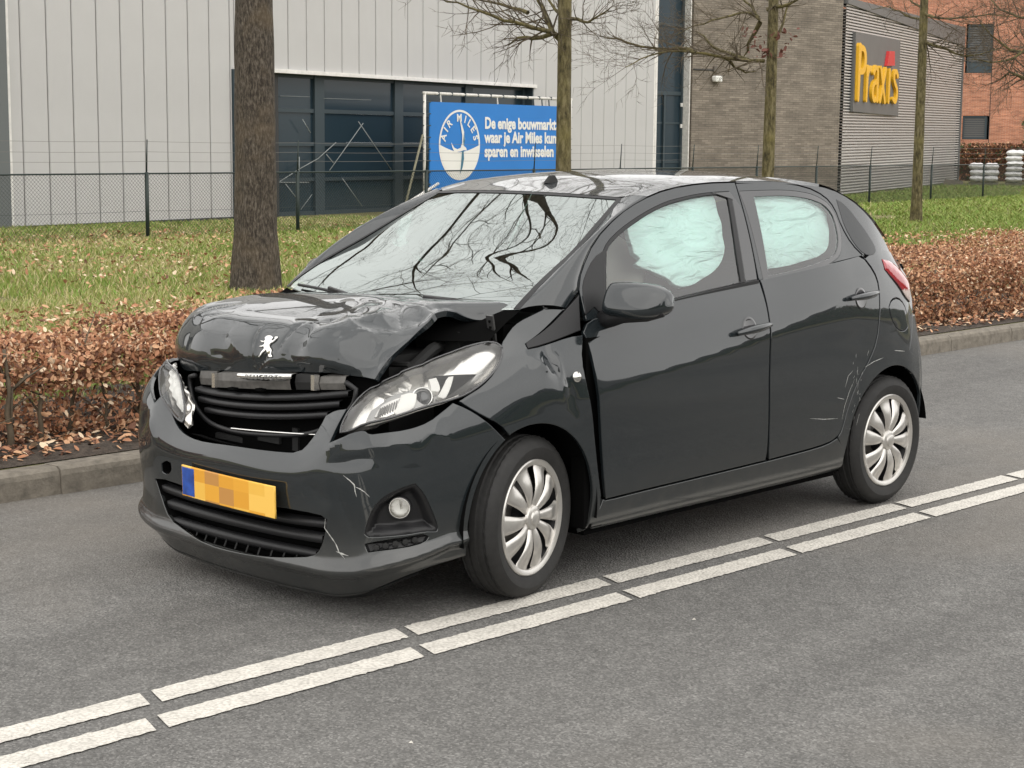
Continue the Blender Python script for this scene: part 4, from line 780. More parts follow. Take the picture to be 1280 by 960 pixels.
def pallet(s0, s1, h0, nl, label):
    org = Vector(tuple(GP0+GT*s0)); r_ = empty('bag_pallet', tuple(org), label, 'pallet of bags')
    for k in range(3):
        o = fbox(MB(), s0, s1, .1+.35*k, .2+.35*k, .12, .26, lambda s, d, z: tuple(GP0+GT*s+GN*(d-.6)+Vector((0, 0, z)))).build('pallet_board', WOODG, r_); o.matrix_parent_inverse = Matrix.Translation(-org)
    n = 2
    for l_ in range(nl):
        for c_ in range(n):
            w_ = (s1-s0)/n; bag(s0+w_*c_+RNG.normal(0, .02), s0+w_*(c_+1)+RNG.normal(0, .02), -.55, .45, .27+(h0-.27)*l_/nl, .27+(h0-.27)*(l_+1)/nl+.03, r_, org)
    return r_
pallet(.05, 1.18, .97, 3, 'lower pallet of white wrapped bags beside the corrugated wall')
pallet(1.42, 2.75, 1.48, 6, 'taller pallet of stacked white bags at the right edge of the grass')
o = MB().add([tuple(GP0+GT*a+GN*b+Vector((0, 0, c_))) for a, b, c_ in [(-.9, -.2, .12), (-.1, -.2, .12), (-.1, .2, .12), (-.9, .2, .12), (-.85, -.15, .34), (-.2, -.15, .30), (-.2, .15, .30), (-.85, .15, .36)]], [(0,3,2,1),(4,5,6,7),(0,1,5,4),(1,2,6,5),(2,3,7,6),(3,0,4,7)]).build('concrete_block', KERB); tag(o, 'low pale concrete block at the foot of the corrugated wall corner', 'concrete block')
# ---------- blue banner on a tube frame ----------
NA = Vector((-12, -20.5, 0)); NT = (Vector((-40, -22.5, 0))-NA).normalized(); NN = Vector((-NT.y, NT.x, 0)); NN = NN if NN.y > 0 else -NN
def NW(s, d, z): return tuple(NA+NT*s+NN*d+Vector((0, 0, z)))
bn = empty('advertising_banner', NW(11, 0, .12), 'blue AIR MILES banner with white Dutch text in a white tube frame behind the fence', 'banner'); BO = Vector(NW(11, 0, .12))
def nfix(o): o.parent = bn; o.matrix_parent_inverse = Matrix.Translation(-BO); return o
nfix(fbox(MB(), 8.60, 13.28, -.015, .015, .62, 2.425, NW).build('banner_board', BANB, bn))
for a, b, nm in (((8.48, .35), (8.48, 2.60), 'frame_post'), ((13.42, .12), (13.42, 2.585), 'frame_post')): nfix(MB().tube([NW(a[0], -.03, .12), NW(b[0], -.03, b[1])], .032, 10).build(nm, POLEW, bn, smooth=True))
nfix(MB().tube([NW(8.44, -.03, 2.60), NW(13.46, -.03, 2.585)], .032, 10).build('frame_rail', POLEW, bn, smooth=True))
for s in (8.96, 10.80, 12.05, 12.35, 12.6): nfix(MB().tube([NW(s, -.02, 2.58), NW(s, -.0, 2.40)], .016, 6).build('hanger', POLEW if s < 11 else SLATE, bn))
for k in range(9):
    z = .5+.24*k; nfix(MB().tube([NW(8.42, -.03, z), NW(8.62, .02, z)], .012, 5).build('tie', SLATE, bn))
    nfix(MB().tube([NW(13.26, .02, z), NW(13.48, -.03, z)], .012, 5).build('tie', SLATE, bn))
for k in range(11):
    s = 8.9+.42*k; nfix(MB().tube([NW(s, -.03, 2.56), NW(s, -.03, 2.63)], .037, 6).build('tie', SLATE, bn))
# emblem: white ring, white lower half, bird
def NP(pts, d): return [NW(a, d, b) for a, b in pts]
ec, ez, ea, eh = 9.53, 1.545, .66, .735
an_ = np.linspace(0, 2*math.pi, 64, endpoint=False)
V = NP([(ec+ea*math.cos(a), ez+eh*math.sin(a)) for a in an_], .020)+NP([(ec+(ea-.045)*math.cos(a), ez+(eh-.045)*math.sin(a)) for a in an_], .020); nfix(MB().add(V, [(i, (i+1) % 64, 64+(i+1) % 64, 64+i) for i in range(64)]).build('emblem_ring', BANW, bn))
lw = [(ec+(ea-.04)*math.cos(a), ez+(eh-.04)*math.sin(a)) for a in np.linspace(math.pi*1.0, 2*math.pi, 40)]
up_ = [(ec+(ea-.04)*t, ez-.15*(1-abs(t)**1.5)+.0) for t in np.linspace(1, -1, 20)][1:-1]
nfix(MB().add(NP(lw+up_, .023), [tuple(range(len(lw)+len(up_)))]).build('emblem_ground', BANW, bn))
wing = [(-.02,.58),(.05,.48),(.13,.30),(.16,.12),(.13,-.02),(.20,-.06),(.22,-.12),(.12,-.11),(.02,-.14),(-.10,-.15),(-.20,-.25),(-.17,-.16),(-.24,-.06),(-.28,.06),(-.18,-.06),(-.08,-.09),(.02,-.06),(.07,.05),(.07,.22),(.03,.40)]
nfix(MB().add(NP([(ec+a*1.0, ez+b*.95) for a, b in wing], .027), [tuple(range(len(wing)))]).build('emblem_bird', BANW, bn))
tail_ = [(.06,-.13),(.12,-.13),(.13,-.30),(.09,-.48),(.0,-.66),(.03,-.45),(.05,-.28)]
nfix(MB().add(NP([(ec+a, ez+b*.95) for a, b in tail_], .030), [tuple(range(len(tail_)))]).build('emblem_tail', mat('emblem_teal', (.04,.16,.24), rough=.5), bn))
sh2 = [(.13,.28),(.155,.10),(.12,-.03),(.10,.08)]
nfix(MB().add(NP([(ec+a, ez+b*.95) for a, b in sh2], .0295), [tuple(range(4))]).build('emblem_shade', MATS['emblem_teal'], bn))
def text_env(s, size, s0, z0, m, par, org, d=.022, sx=1., offset=0., extr=.002, rot=0., align='LEFT', WF=NW, tx=NT, nm='lettering'):
    cu = bpy.data.curves.new(nm, 'FONT'); cu.body = s; cu.size = size; cu.extrude = extr; cu.offset = offset; cu.align_x = align; cu.resolution_u = 3
    o = bpy.data.objects.new(nm, cu); col.objects.link(o); bpy.context.view_layer.update(); me = bpy.data.meshes.new_from_object(o.evaluated_get(bpy.context.evaluated_depsgraph_get())); bpy.data.objects.remove(o); me.name = nm
    ex = Vector(tx); ez = Vector((0, 0, 1)); en = NN; o_ = Vector(WF(s0, d, z0)); ez_ = ex.cross(ez); 
    a, b = math.cos(rot), math.sin(rot); X1 = ex*a+ez*b; Y1 = -ex*b+ez*a
    M = Matrix(((X1.x*sx, Y1.x, en.x, o_.x), (X1.y*sx, Y1.y, en.y, o_.y), (X1.z*sx, Y1.z, en.z, o_.z), (0, 0, 0, 1))); me.transform(M); me.materials.clear(); me.materials.append(m)
    n = bpy.data.objects.new(nm, me); col.objects.link(n); n.parent = par; n.matrix_parent_inverse = Matrix.Translation(-org); return n
for s, z0 in (('De enige bouwmarkt', 1.905), ('waar je Air Miles kunt', 1.605), ('sparen en inwisselen', 1.305)):
    text_env(s, .335, 10.34, z0, BANW, bn, BO, sx=.865, offset=.012)
for ch, deg in zip('AIR', (166, 148, 131)): 
    a = R(deg-2); text_env(ch, .22, ec+(ea-.20)*math.cos(a), ez+(eh-.24)*math.sin(a)+.0, BANW, bn, BO, sx=1.0, offset=.005, rot=a-math.pi/2, align='CENTER')
for ch, deg in zip('MILES', (92, 71, 54, 36, 16)):
    a = R(deg); text_env(ch, .22, ec+(ea-.20)*math.cos(a), ez+(eh-.24)*math.sin(a), BANW, bn, BO, sx=1.0, offset=.005, rot=a-math.pi/2, align='CENTER')
nfix(MB().tube([NW(8.45, -.05, 1.75), NW(7.20, .55, .15)], .024, 8).build('frame_stay', WOODG, bn, smooth=True))
tag(MB().tube([NW(6.50, .8, .17), NW(8.48, .35, .76)], .030, 10).build('loose_pole', WHT, smooth=True), 'white pole lying aslant on the grass in front of the blue banner', 'pole')
# ---------- chain-link fence ----------
fence = empty('chain_link_fence', (-10.58, -16.75, .12), 'dark green chain-link fence with barbed wire along the grass', 'fence'); FO = Vector((-10.58, -16.75, .12))
fp = [(2.6,-16.35),(-4.7,-16.55),(-7.65,-16.7),(-10.58,-16.75),(-13.51,-16.82),(-16.6,-17.06),(-19.7,-17.36),(-22.7,-17.75),(-25.6,-18.13),(-28.5,-18.5),(-31.5,-18.86),(-34.48,-19.19),(-38.3,-19.60),(-41.89,-19.95),(-45.6,-20.3)]
fx = np.array([a for a, b in fp]); fy = np.array([b for a, b in fp])
def ff(o, nm=None): o.parent = fence; o.matrix_parent_inverse = Matrix.Translation(-FO); return o
fz = lambda x: 1.12+.0*x
for x, y in fp[2:]:
    if x == -16.6 or x == -22.7: pass
    ff(MB().tube([(x, y, .05), (x, y, 1.12)], .030, 8).build('fence_post', FPOST, fence, smooth=True)); ff(MB().tube([(x, y, 1.12), (x, y+.03, 1.60)], [.014, .009], 6).build('post_extension', FPOST, fence, smooth=True))
ff(MB().tube([(x, y+.01, 1.10) for x, y in fp], .013, 6).build('top_rail', FPOST, fence, smooth=True))
def wavy(z, r, nm, m, n=9):
    pts = []
    for (x0, y0), (x1, y1) in zip(fp, fp[1:]):
        for t in np.linspace(0, 1, n, endpoint=False): pts.append((x0+(x1-x0)*t, y0+(y1-y0)*t+.02, z-.012*math.sin(math.pi*t)))
    mb_ = MB().tube(pts, r, 4)
    return ff(mb_.build(nm, m, fence))
for z in (1.57, 1.42, 1.28): wavy(z, .0035, 'barbed_wire', FWIRE2)
wavy(.55, .003, 'tension_wire', FWIRE)
# mesh wires: crossed diagonals
sx_ = np.concatenate([[0], np.cumsum(np.hypot(np.diff(fx), np.diff(fy)))]); tot = sx_[-1]; z0, z1 = .14, 1.10; hgt = z1-z0; V = []; step = .058
s = np.arange(0, tot-hgt, step)
for sg_ in (1, -1):
    a = s if sg_ > 0 else s+hgt; b = s+hgt if sg_ > 0 else s
    xa = np.interp(a, sx_, fx); ya = np.interp(a, sx_, fy); xb = np.interp(b, sx_, fx); yb2 = np.interp(b, sx_, fy); rr = .0036
    A_ = np.stack([xa, ya+.003*sg_, np.full(len(a), z0)], 1); B_ = np.stack([xb, yb2+.003*sg_, np.full(len(a), z1)], 1)
    for o1 in ((0, rr, 0), (rr, -rr*.5, -rr*.5*sg_), (-rr, -rr*.5, rr*.5*sg_)): V.append((A_+o1, B_+o1))
Vv = []; Ff = []; kk = 0; N_ = len(s)
for h_ in range(2):
    tri = V[h_*3:h_*3+3]
    for A_, B_ in tri: Vv += [A_, B_]
    for i in range(3):
        j = (i+1) % 3; ids = np.arange(N_); Ff.append(np.stack([kk+2*i*N_+ids, kk+2*j*N_+ids, kk+(2*j+1)*N_+ids, kk+(2*i+1)*N_+ids], 1))
    kk += 6*N_
o = fast('mesh_wires', np.concatenate(Vv), np.concatenate(Ff), [FWIRE]); ff(o); o['kind'] = 'stuff'
# ---------- the near side of the road (unseen; houses and hedge added for the car's reflections) ----------
DARKB = brick('brick_dark', (.11,.075,.06), (.07,.05,.045), (.12,.11,.10), 1)
ns = empty('reflection_house', (-4, 26, 0), 'unseen dark brick house added across the road for paint reflections', 'house')
for k, (x0, x1, hgt_, dep) in enumerate([(-90, -50, 5.5, 58), (-42, -4, 5.0, 56), (4, 44, 5.5, 60)]):
    r_ = ns if k == 0 else empty('reflection_house', (x0, 26, 0), ['', 'unseen middle brick house added across the road for paint reflections', 'unseen dark brick house added for reflections, nearest the front of the car'][k], 'house')
    if k == 0: r_.location = (x0, 26, 0); r_['label'] = 'unseen dark brick house added for reflections, towards the back of the car'
    o = MB().box((x0, dep, 0), (x1, dep+9, hgt_)).build('wall', DARKB, r_); quad_uv(o); o.matrix_parent_inverse = Matrix.Translation(-Vector((x0, 26, 0)))
    rf = MB().add([(x0-.4, dep-.5, hgt_), (x1+.4, dep-.5, hgt_), (x1+.4, dep+4.5, hgt_+3), (x0-.4, dep+4.5, hgt_+3), (x0-.4, dep+9.5, hgt_), (x1+.4, dep+9.5, hgt_)], [(0,1,2,3),(3,2,5,4),(0,3,4),(1,5,2)]).build('roof', mat('roof_tile', (.06,.055,.05), rough=.8) if k == 0 else MATS['roof_tile'], r_); rf.matrix_parent_inverse = Matrix.Translation(-Vector((x0, 26, 0)))
    for j in range(5):
        for zz in (.9, 3.8): 
            wx = x0+2+(x1-x0-4)*j/4.6; o = MB().box((wx, dep-.05, zz), (wx+1.6, dep+.05, zz+1.5)).build('window', GLD, r_); o.matrix_parent_inverse = Matrix.Translation(-Vector((x0, 26, 0)))
nh = empty('reflection_hedge', (-4, 10, .12), 'unseen dark evergreen hedge added on the near side for reflections in the car', 'hedge')
leafbox('hedge_leaves', 16000, (-45, 9.4, .1), (25, 10.6, 1.35), .16, SHRUB+[LEAF[3]], [.6, .2, .2], nh, (-4, 10, .12))
o = MB().box((-41, -.4, 0), (29, .4, 1.1)).build('hedge_core', SHRUB[0], nh)
# ================= the crashed car =================
UV = {"fd_front": [[1.6355, 0.9171], [1.6508, 0.875], [1.6529, 0.7896], [1.6631, 0.6758], [1.6922, 0.4982], [1.7244, 0.345]], "fd_bottom": [[1.7379, 0.3003], [1.9556, 0.3057], [2.222, 0.3093], [2.4786, 0.3132], [2.7327, 0.318]], "fd_back": [[2.7387, 0.3693], [2.7092, 0.6136], [2.7049, 0.7987], [2.7153, 0.8794], [2.7147, 0.9356], [2.7018, 0.9789]], "rd_bottom": [[2.7577, 0.3181], [3.0138, 0.3273], [3.1805, 0.3373], [3.2508, 0.3563]], "rd_back": [[3.2778, 0.3804], [3.2988, 0.4404], [3.3293, 0.5178], [3.383, 0.6008], [3.454, 0.6664], [3.5136, 0.7414], [3.533, 0.8312], [3.5508, 0.9121], [3.5304, 0.9528], [3.4801, 0.9861]], "fender_back": [[1.6328, 0.9117], [1.5949, 0.8451], [1.6013, 0.7392], [1.6268, 0.6465], [1.6589, 0.5023], [1.6958, 0.361], [1.7114, 0.3104]], "fender_lamp": [[1.2617, 0.9116], [1.1937, 0.8376], [1.1198, 0.7893], [1.0521, 0.7609], [1.0132, 0.7424], [1.0356, 0.7198], [1.0948, 0.6794], [1.1725, 0.64]], "fender_top": [[1.2768, 0.9462], [1.3511, 0.9884], [1.3972, 1.0], [1.4621, 1.0], [1.5162, 1.0]], "trim_low": [[1.3702, 0.9237], [1.3686, 0.9036], [1.4303, 0.9048], [1.5642, 0.9148], [1.6253, 0.9199]], "trim_top": [[1.3771, 0.9315], [1.4854, 0.9524], [1.5842, 0.978], [1.6569, 1.0]], "hl": [[1.273, 0.9243], [1.2408, 0.8813], [1.1937, 0.8412], [1.1191, 0.7964], [1.0482, 0.7636], [0.9896, 0.7485], [0.9211, 0.7381], [0.8125, 0.7234], [0.7164, 0.7023], [0.6269, 0.6935], [0.5793, 0.6703], [0.5391, 0.6669], [0.5355, 0.6969], [0.5419, 0.7488], [0.5581, 0.8067], [0.5954, 0.8498], [0.7776, 0.8775], [0.9322, 0.9054], [1.0533, 0.9533], [1.148, 0.9784], [1.2121, 0.9767], [1.2576, 0.9662], [1.2755, 0.9466]], "bumper_up": [[1.1722, 0.6345], [1.0939, 0.6738], [1.034, 0.7142], [0.986, 0.7386], [0.9361, 0.7119], [0.8764, 0.6844], [0.7843, 0.6646], [0.7038, 0.6568], [0.6549, 0.6536], [0.6318, 0.6726], [0.5866, 0.6669], [0.5506, 0.6488], [0.5, 0.6347], [0.5129, 0.6922], [0.5259, 0.7605], [0.4701, 0.7588], [0.4288, 0.7389], [0.4247, 0.7007], [0.3973, 0.6453], [0.3585, 0.6095], [0.2446, 0.6076], [0.1188, 0.5996], [-0.0447, 0.5906], [-0.1874, 0.5908], [-0.2733, 0.5999], [-0.3392, 0.6167], [-0.3945, 0.6508], [-0.442, 0.6909], [-0.4869, 0.7183]], "intake": [[-0.4859, 0.3672], [-0.4592, 0.3], [-0.4002, 0.2417], [-0.2882, 0.2272], [-0.1236, 0.2073], [0.0294, 0.2081], [0.165, 0.2148], [0.2961, 0.226], [0.4212, 0.2422], [0.4533, 0.2656], [0.4779, 0.3209], [0.4927, 0.3656], [0.4578, 0.385], [0.2595, 0.3992], [-0.1192, 0.3862], [-0.3857, 0.3908]], "fog_bezel": [[0.8187, 0.4961], [0.7682, 0.486], [0.6967, 0.4569], [0.6443, 0.42], [0.6099, 0.3689], [0.5838, 0.3048], [0.5877, 0.2601], [0.6194, 0.2392], [0.6954, 0.2403], [0.7965, 0.2499], [0.8771, 0.264], [0.9194, 0.2938], [0.9237, 0.3154], [0.8939, 0.3804], [0.857, 0.4506], [0.8344, 0.4884]], "fog_in": [[0.8104, 0.4793], [0.7606, 0.465], [0.7096, 0.4391], [0.6718, 0.3995], [0.6469, 0.3444], [0.6395, 0.3125], [0.6573, 0.3015], [0.7623, 0.3073], [0.847, 0.3166], [0.8984, 0.3105], [0.9037, 0.3265], [0.878, 0.3791], [0.8451, 0.4421]], "fog_slot": [[0.6391, 0.2807], [0.681, 0.2861], [0.8173, 0.3025], [0.8413, 0.3061], [0.8672, 0.2949], [0.8517, 0.2806], [0.7758, 0.2688], [0.6518, 0.2601]], "fog_c": [[0.7656, 0.3942]], "tow": [[-0.3804, 0.4703], [-0.3504, 0.469], [-0.3524, 0.439], [-0.3851, 0.4142], [-0.4175, 0.4151], [-0.4159, 0.4472]], "plate": [[-0.2633, 0.4855], [0.2721, 0.4827], [0.2571, 0.3857], [-0.29, 0.3799]], "fhandle": [[2.478, 0.8508], [2.6999, 0.8679]], "fhandle_c": [[2.58, 0.8685]], "rhandle": [[3.2791, 0.9023], [3.5027, 0.8988]], "rhandle_c": [[3.3858, 0.8972]], "fuel": [[3.6546, 0.8633], [3.7241, 0.8662], [3.7879, 0.8427], [3.8147, 0.8047], [3.8137, 0.7669], [3.7649, 0.7532], [3.7014, 0.7631], [3.6406, 0.8059], [3.6234, 0.8435]], "marker": [[1.5571, 0.7716]], "bseam": [[3.7924, 0.6523], [3.8157, 0.6854], [3.8421, 0.7195], [3.8711, 0.7577]], "crack1": [[0.5683, 0.5172], [0.5948, 0.497], [0.609, 0.483], [0.6114, 0.4617], [0.6165, 0.4429]], "crack2": [[0.6089, 0.4777], [0.6286, 0.4687], [0.6451, 0.4573], [0.6615, 0.4406]], "crack3": [[0.4885, 0.3713], [0.4799, 0.3364], [0.4958, 0.3178], [0.5256, 0.2856], [0.5396, 0.2626], [0.5663, 0.2425]], "crack4": [[0.5264, 0.2646], [0.5787, 0.2514]], "scr1": [[3.0208, 0.4607], [3.1314, 0.4449], [3.237, 0.4367]], "scr2": [[3.2151, 0.5294], [3.2729, 0.5166]], "scr3": [[3.2701, 0.426], [3.2833, 0.491], [3.3121, 0.551], [3.3454, 0.5972]], "scr4": [[3.4241, 0.6424], [3.493, 0.6601], [3.5712, 0.67]], "scr5": [[3.2728, 0.5654], [3.2932, 0.616], [3.3294, 0.6368]], "scr6": [[1.941, 0.2595], [2.0861, 0.2537], [2.1259, 0.2511]], "scr7": [[3.6692, 0.6903], [3.7665, 0.6799]], "bscuff": [[0.9375, 0.5879], [0.7609, 0.5475], [0.6393, 0.6063], [0.5675, 0.5828]], "tlamp": [[3.6438, 0.9744], [3.7167, 0.9695], [3.7909, 0.9543], [3.8857, 0.9285], [3.888, 0.8913], [3.8692, 0.8438], [3.8108, 0.8621], [3.7571, 0.894], [3.6983, 0.9213], [3.6401, 0.9471]], "hl_r": [[-0.7996, 0.8109], [-0.5719, 0.814], [-0.4407, 0.7764], [-0.3626, 0.7126], [-0.2936, 0.6599], [-0.2834, 0.6162], [-0.3343, 0.627], [-0.3937, 0.6573], [-0.442, 0.6909], [-0.4488, 0.6724], [-0.5161, 0.7027], [-0.6111, 0.7469], [-0.7716, 0.7768]], "cut": [[-0.3336, 1.0645], [-0.3419, 1.081], [-0.3699, 1.1307], [-0.4858, 1.2362], [-0.6569, 1.3221], [-0.8156, 1.3771], [-0.9908, 1.4173], [-1.206, 1.4368], [-1.4165, 1.4397], [-1.6681, 1.4392], [-1.867, 1.4175], [-1.9837, 1.3756], [-2.0294, 1.3241], [-2.0382, 1.2427], [-2.0753, 1.1704], [-2.1503, 1.1131]], "b_front": [[-1.3664, 1.0365], [-1.3736, 1.1151], [-1.3896, 1.2253], [-1.4036, 1.3297], [-1.4136, 1.4349]], "fwin": [[-0.5225, 1.1864], [-0.5603, 1.2198], [-0.6473, 1.2606], [-0.7527, 1.2986], [-0.8514, 1.3314], [-0.9576, 1.3582], [-1.0391, 1.3706], [-1.1301, 1.3831], [-1.2329, 1.391], [-1.3359, 1.3934], [-1.3308, 1.3628], [-1.3009, 1.2562], [-1.2722, 1.1505], [-1.2562, 1.0482], [-1.0434, 1.0295], [-0.8404, 1.01], [-0.6303, 0.988], [-0.433, 0.9683]], "fseal": [[-0.506, 1.1882], [-0.5506, 1.2271], [-0.6407, 1.2696], [-0.7487, 1.3082], [-0.8517, 1.3404], [-0.958, 1.3673], [-1.0442, 1.3797], [-1.1348, 1.3914], [-1.2374, 1.3988], [-1.3558, 1.4017], [-1.3519, 1.3688], [-1.3208, 1.2557], [-1.297, 1.1496], [-1.2787, 1.0487], [-1.0422, 1.0265], [-0.8387, 1.0056], [-0.6281, 0.9823], [-0.4094, 0.9612]], "rwin": [[-1.4982, 1.3794], [-1.6343, 1.3823], [-1.7364, 1.3793], [-1.8231, 1.3714], [-1.8962, 1.3586], [-1.9566, 1.339], [-1.9961, 1.3012], [-1.9999, 1.2539], [-1.9888, 1.2004], [-1.9646, 1.161], [-1.9183, 1.1243], [-1.833, 1.1079], [-1.7182, 1.0913], [-1.5815, 1.0744], [-1.4381, 1.0648], [-1.4541, 1.1437], [-1.4765, 1.2643]], "rseal": [[-1.419, 1.4013], [-1.6466, 1.4034], [-1.7489, 1.4002], [-1.8305, 1.3929], [-1.8988, 1.3819], [-1.953, 1.3626], [-1.9922, 1.3417], [-2.0139, 1.3092], [-2.0234, 1.2677], [-2.0189, 1.2196], [-1.9999, 1.1731], [-1.9716, 1.1372], [-1.9316, 1.1134], [-1.7948, 1.0762], [-1.6805, 1.0668], [-1.5763, 1.0553], [-1.3996, 1.0412], [-1.4043, 1.1139], [-1.415, 1.2245], [-1.4239, 1.3293]], "sail": [[-0.3463, 1.0667], [-0.3769, 1.1134], [-0.4493, 1.176], [-0.5212, 1.2021], [-0.4217, 0.9604], [-0.3574, 0.953], [-0.3121, 0.93]], "qtrim": [[-2.0648, 1.3607], [-2.1018, 1.3498], [-2.1439, 1.3149], [-2.1824, 1.2694], [-2.2279, 1.2165], [-2.2708, 1.1596], [-2.2701, 1.132], [-2.2276, 1.1132], [-2.1536, 1.1198], [-2.0941, 1.1697], [-2.0587, 1.2455], [-2.0585, 1.3099]], "tail_edge": [[-2.0622, 1.405], [-2.1656, 1.3693], [-2.2502, 1.2848], [-2.3511, 1.177], [-2.3771, 1.0988], [-2.3821, 1.0356]]}
P3 = {"glass_edge": [[-0.0777, 0.645, 1.0075], [-0.1407, 0.64, 1.0487], [-0.2248, 0.628, 1.0948], [-0.3237, 0.612, 1.141], [-0.4445, 0.59, 1.1961], [-0.6277, 0.548, 1.2924], [-0.7995, 0.505, 1.3813]], "hood8": [[0.5176, 0.54, 0.805], [0.5005, 0.545, 0.8362], [0.4762, 0.55, 0.8615], [0.4362, 0.55, 0.8878], [0.3569, 0.54, 0.9296], [0.2589, 0.52, 0.973], [0.1511, 0.5, 1.0088], [0.0345, 0.55, 0.971], [-0.0842, 0.6, 1.0152]], "hood7": [[0.5194, 0.47, 0.8063], [0.5102, 0.48, 0.8417], [0.4939, 0.49, 0.871], [0.4284, 0.49, 0.92], [0.3538, 0.485, 0.9522], [0.2607, 0.47, 0.9831], [0.1453, 0.45, 1.0161], [0.0764, 0.5, 1.0266], [-0.0542, 0.55, 1.0306]], "tail": [[-2.3396, 0.715, 1.0999], [-2.4173, 0.705, 1.089], [-2.5132, 0.69, 1.0516], [-2.6349, 0.67, 0.9899], [-2.6505, 0.68, 0.9345], [-2.628, 0.7, 0.8782], [-2.5254, 0.73, 0.9156], [-2.4397, 0.742, 0.9646], [-2.3561, 0.745, 1.0227], [-2.3156, 0.735, 1.0701]], "proj": [[0.337, 0.6, 0.7531]], "v1": [[0.2393, 0.63, 0.8045], [0.2968, 0.65, 0.7407]], "v2": [[0.3051, 0.6, 0.8021], [0.2892, 0.615, 0.7582]]}
PAINT = mat('paint', (.0105,.0145,.0170), rough=.45, metal=.0, coat=1.0, coat_r=.03, noise=(900, .10), spec=.10)
nodes_of(PAINT)[2].inputs['Coat IOR'].default_value = 1.66
def _dust():
    n, l, b = nodes_of(PAINT)
    geo = n.new('ShaderNodeNewGeometry'); sep = n.new('ShaderNodeSeparateXYZ'); l.new(geo.outputs['Position'], sep.inputs[0])
    mr = n.new('ShaderNodeMapRange'); mr.inputs[1].default_value = .42; mr.inputs[2].default_value = .16; mr.inputs[3].default_value = 0; mr.inputs[4].default_value = .42
    l.new(sep.outputs['Z'], mr.inputs[0])
    tc = n.new('ShaderNodeTexCoord'); nz = n.new('ShaderNodeTexNoise'); nz.inputs['Scale'].default_value = 9; nz.inputs['Detail'].default_value = 8; nz.inputs['Roughness'].default_value = .7
    l.new(tc.outputs['Object'], nz.inputs['Vector'])
    mu = n.new('ShaderNodeMath'); mu.operation = 'MULTIPLY'; l.new(mr.outputs[0], mu.inputs[0]); l.new(nz.outputs['Fac'], mu.inputs[1])
    ad = n.new('ShaderNodeMath'); ad.operation = 'ADD'; l.new(mu.outputs[0], ad.inputs[0]); ad.inputs[1].default_value = .012
    src = b.inputs['Base Color'].links[0].from_socket
    mx = n.new('ShaderNodeMixRGB'); l.new(ad.outputs[0], mx.inputs[0]); l.new(src, mx.inputs[1]); mx.inputs[2].default_value = (.105,.095,.08,1); l.new(mx.outputs[0], b.inputs['Base Color'])
    cr = n.new('ShaderNodeMath'); cr.operation = 'MULTIPLY_ADD'; l.new(mu.outputs[0], cr.inputs[0]); cr.inputs[1].default_value = .8; cr.inputs[2].default_value = .03; l.new(cr.outputs[0], b.inputs['Coat Roughness'])
_dust()
BLK = mat('black_plastic', (.012,.012,.013), rough=.42, spec=.4, bump=(400, .15, .002))
BLKR = mat('black_plastic_rough', (.012,.012,.012), rough=.75, bump=(300, .3, .002))
GLOSS = mat('black_gloss', (.015,.015,.017), rough=.12, coat=1)
RUB = mat('tyre_rubber', (.016,.0155,.015), rough=.72, noise=(30, .3), bump=(220, .2, .002))
CHR = mat('chrome', (.75,.74,.72), rough=.12, metal=1)
ALU = mat('wheel_cover_silver', (.55,.53,.50), rough=.30, metal=.75, noise=(14, .12), coat=.5, coat_r=.15)
STEEL = mat('steel_black', (.02,.02,.022), rough=.5, metal=.3)
GREYP = mat('grey_plastic', (.10,.095,.088), rough=.55, noise=(25, .35), bump=(120, .3, .003))
REFL = mat('lamp_reflector', (.62,.60,.57), rough=.22, metal=.85)
REFW = mat('lamp_white', (.80,.78,.74), rough=.35)
REFD = mat('lamp_bezel', (.34,.33,.32), rough=.30, metal=.6)
RED = mat('red_lens', (.30,.012,.02), rough=.12, coat=1)
QGL = mat('quarter_glass_dark', (.03,.032,.034), rough=.3, spec=.4)
SEAT = mat('seat_cloth', (.03,.03,.032), rough=.9, bump=(200, .4, .004))
BAG = mat('airbag_cloth', (.74,.94,.89), rough=.75, noise=(5, .07))
def _bag():
    n, l, b = nodes_of(BAG); tc = n.new('ShaderNodeTexCoord'); mp = n.new('ShaderNodeMapping'); mp.inputs['Scale'].default_value = (3.2, 3, 11); l.new(tc.outputs['Object'], mp.inputs[0])
    nz = n.new('ShaderNodeTexNoise'); nz.inputs['Scale'].default_value = 1.6; nz.inputs['Detail'].default_value = 3; nz.inputs['Distortion'].default_value = 1.6; l.new(mp.outputs[0], nz.inputs['Vector'])
    bp = n.new('ShaderNodeBump'); bp.inputs['Strength'].default_value = 1; bp.inputs['Distance'].default_value = .035; l.new(nz.outputs['Fac'], bp.inputs['Height']); l.new(bp.outputs[0], b.inputs['Normal'])
_bag()
CREAM = mat('cream_trim', (.78,.75,.65), rough=.8)
YEL = mat('plate_yellow', (.80,.42,.05), rough=.5)
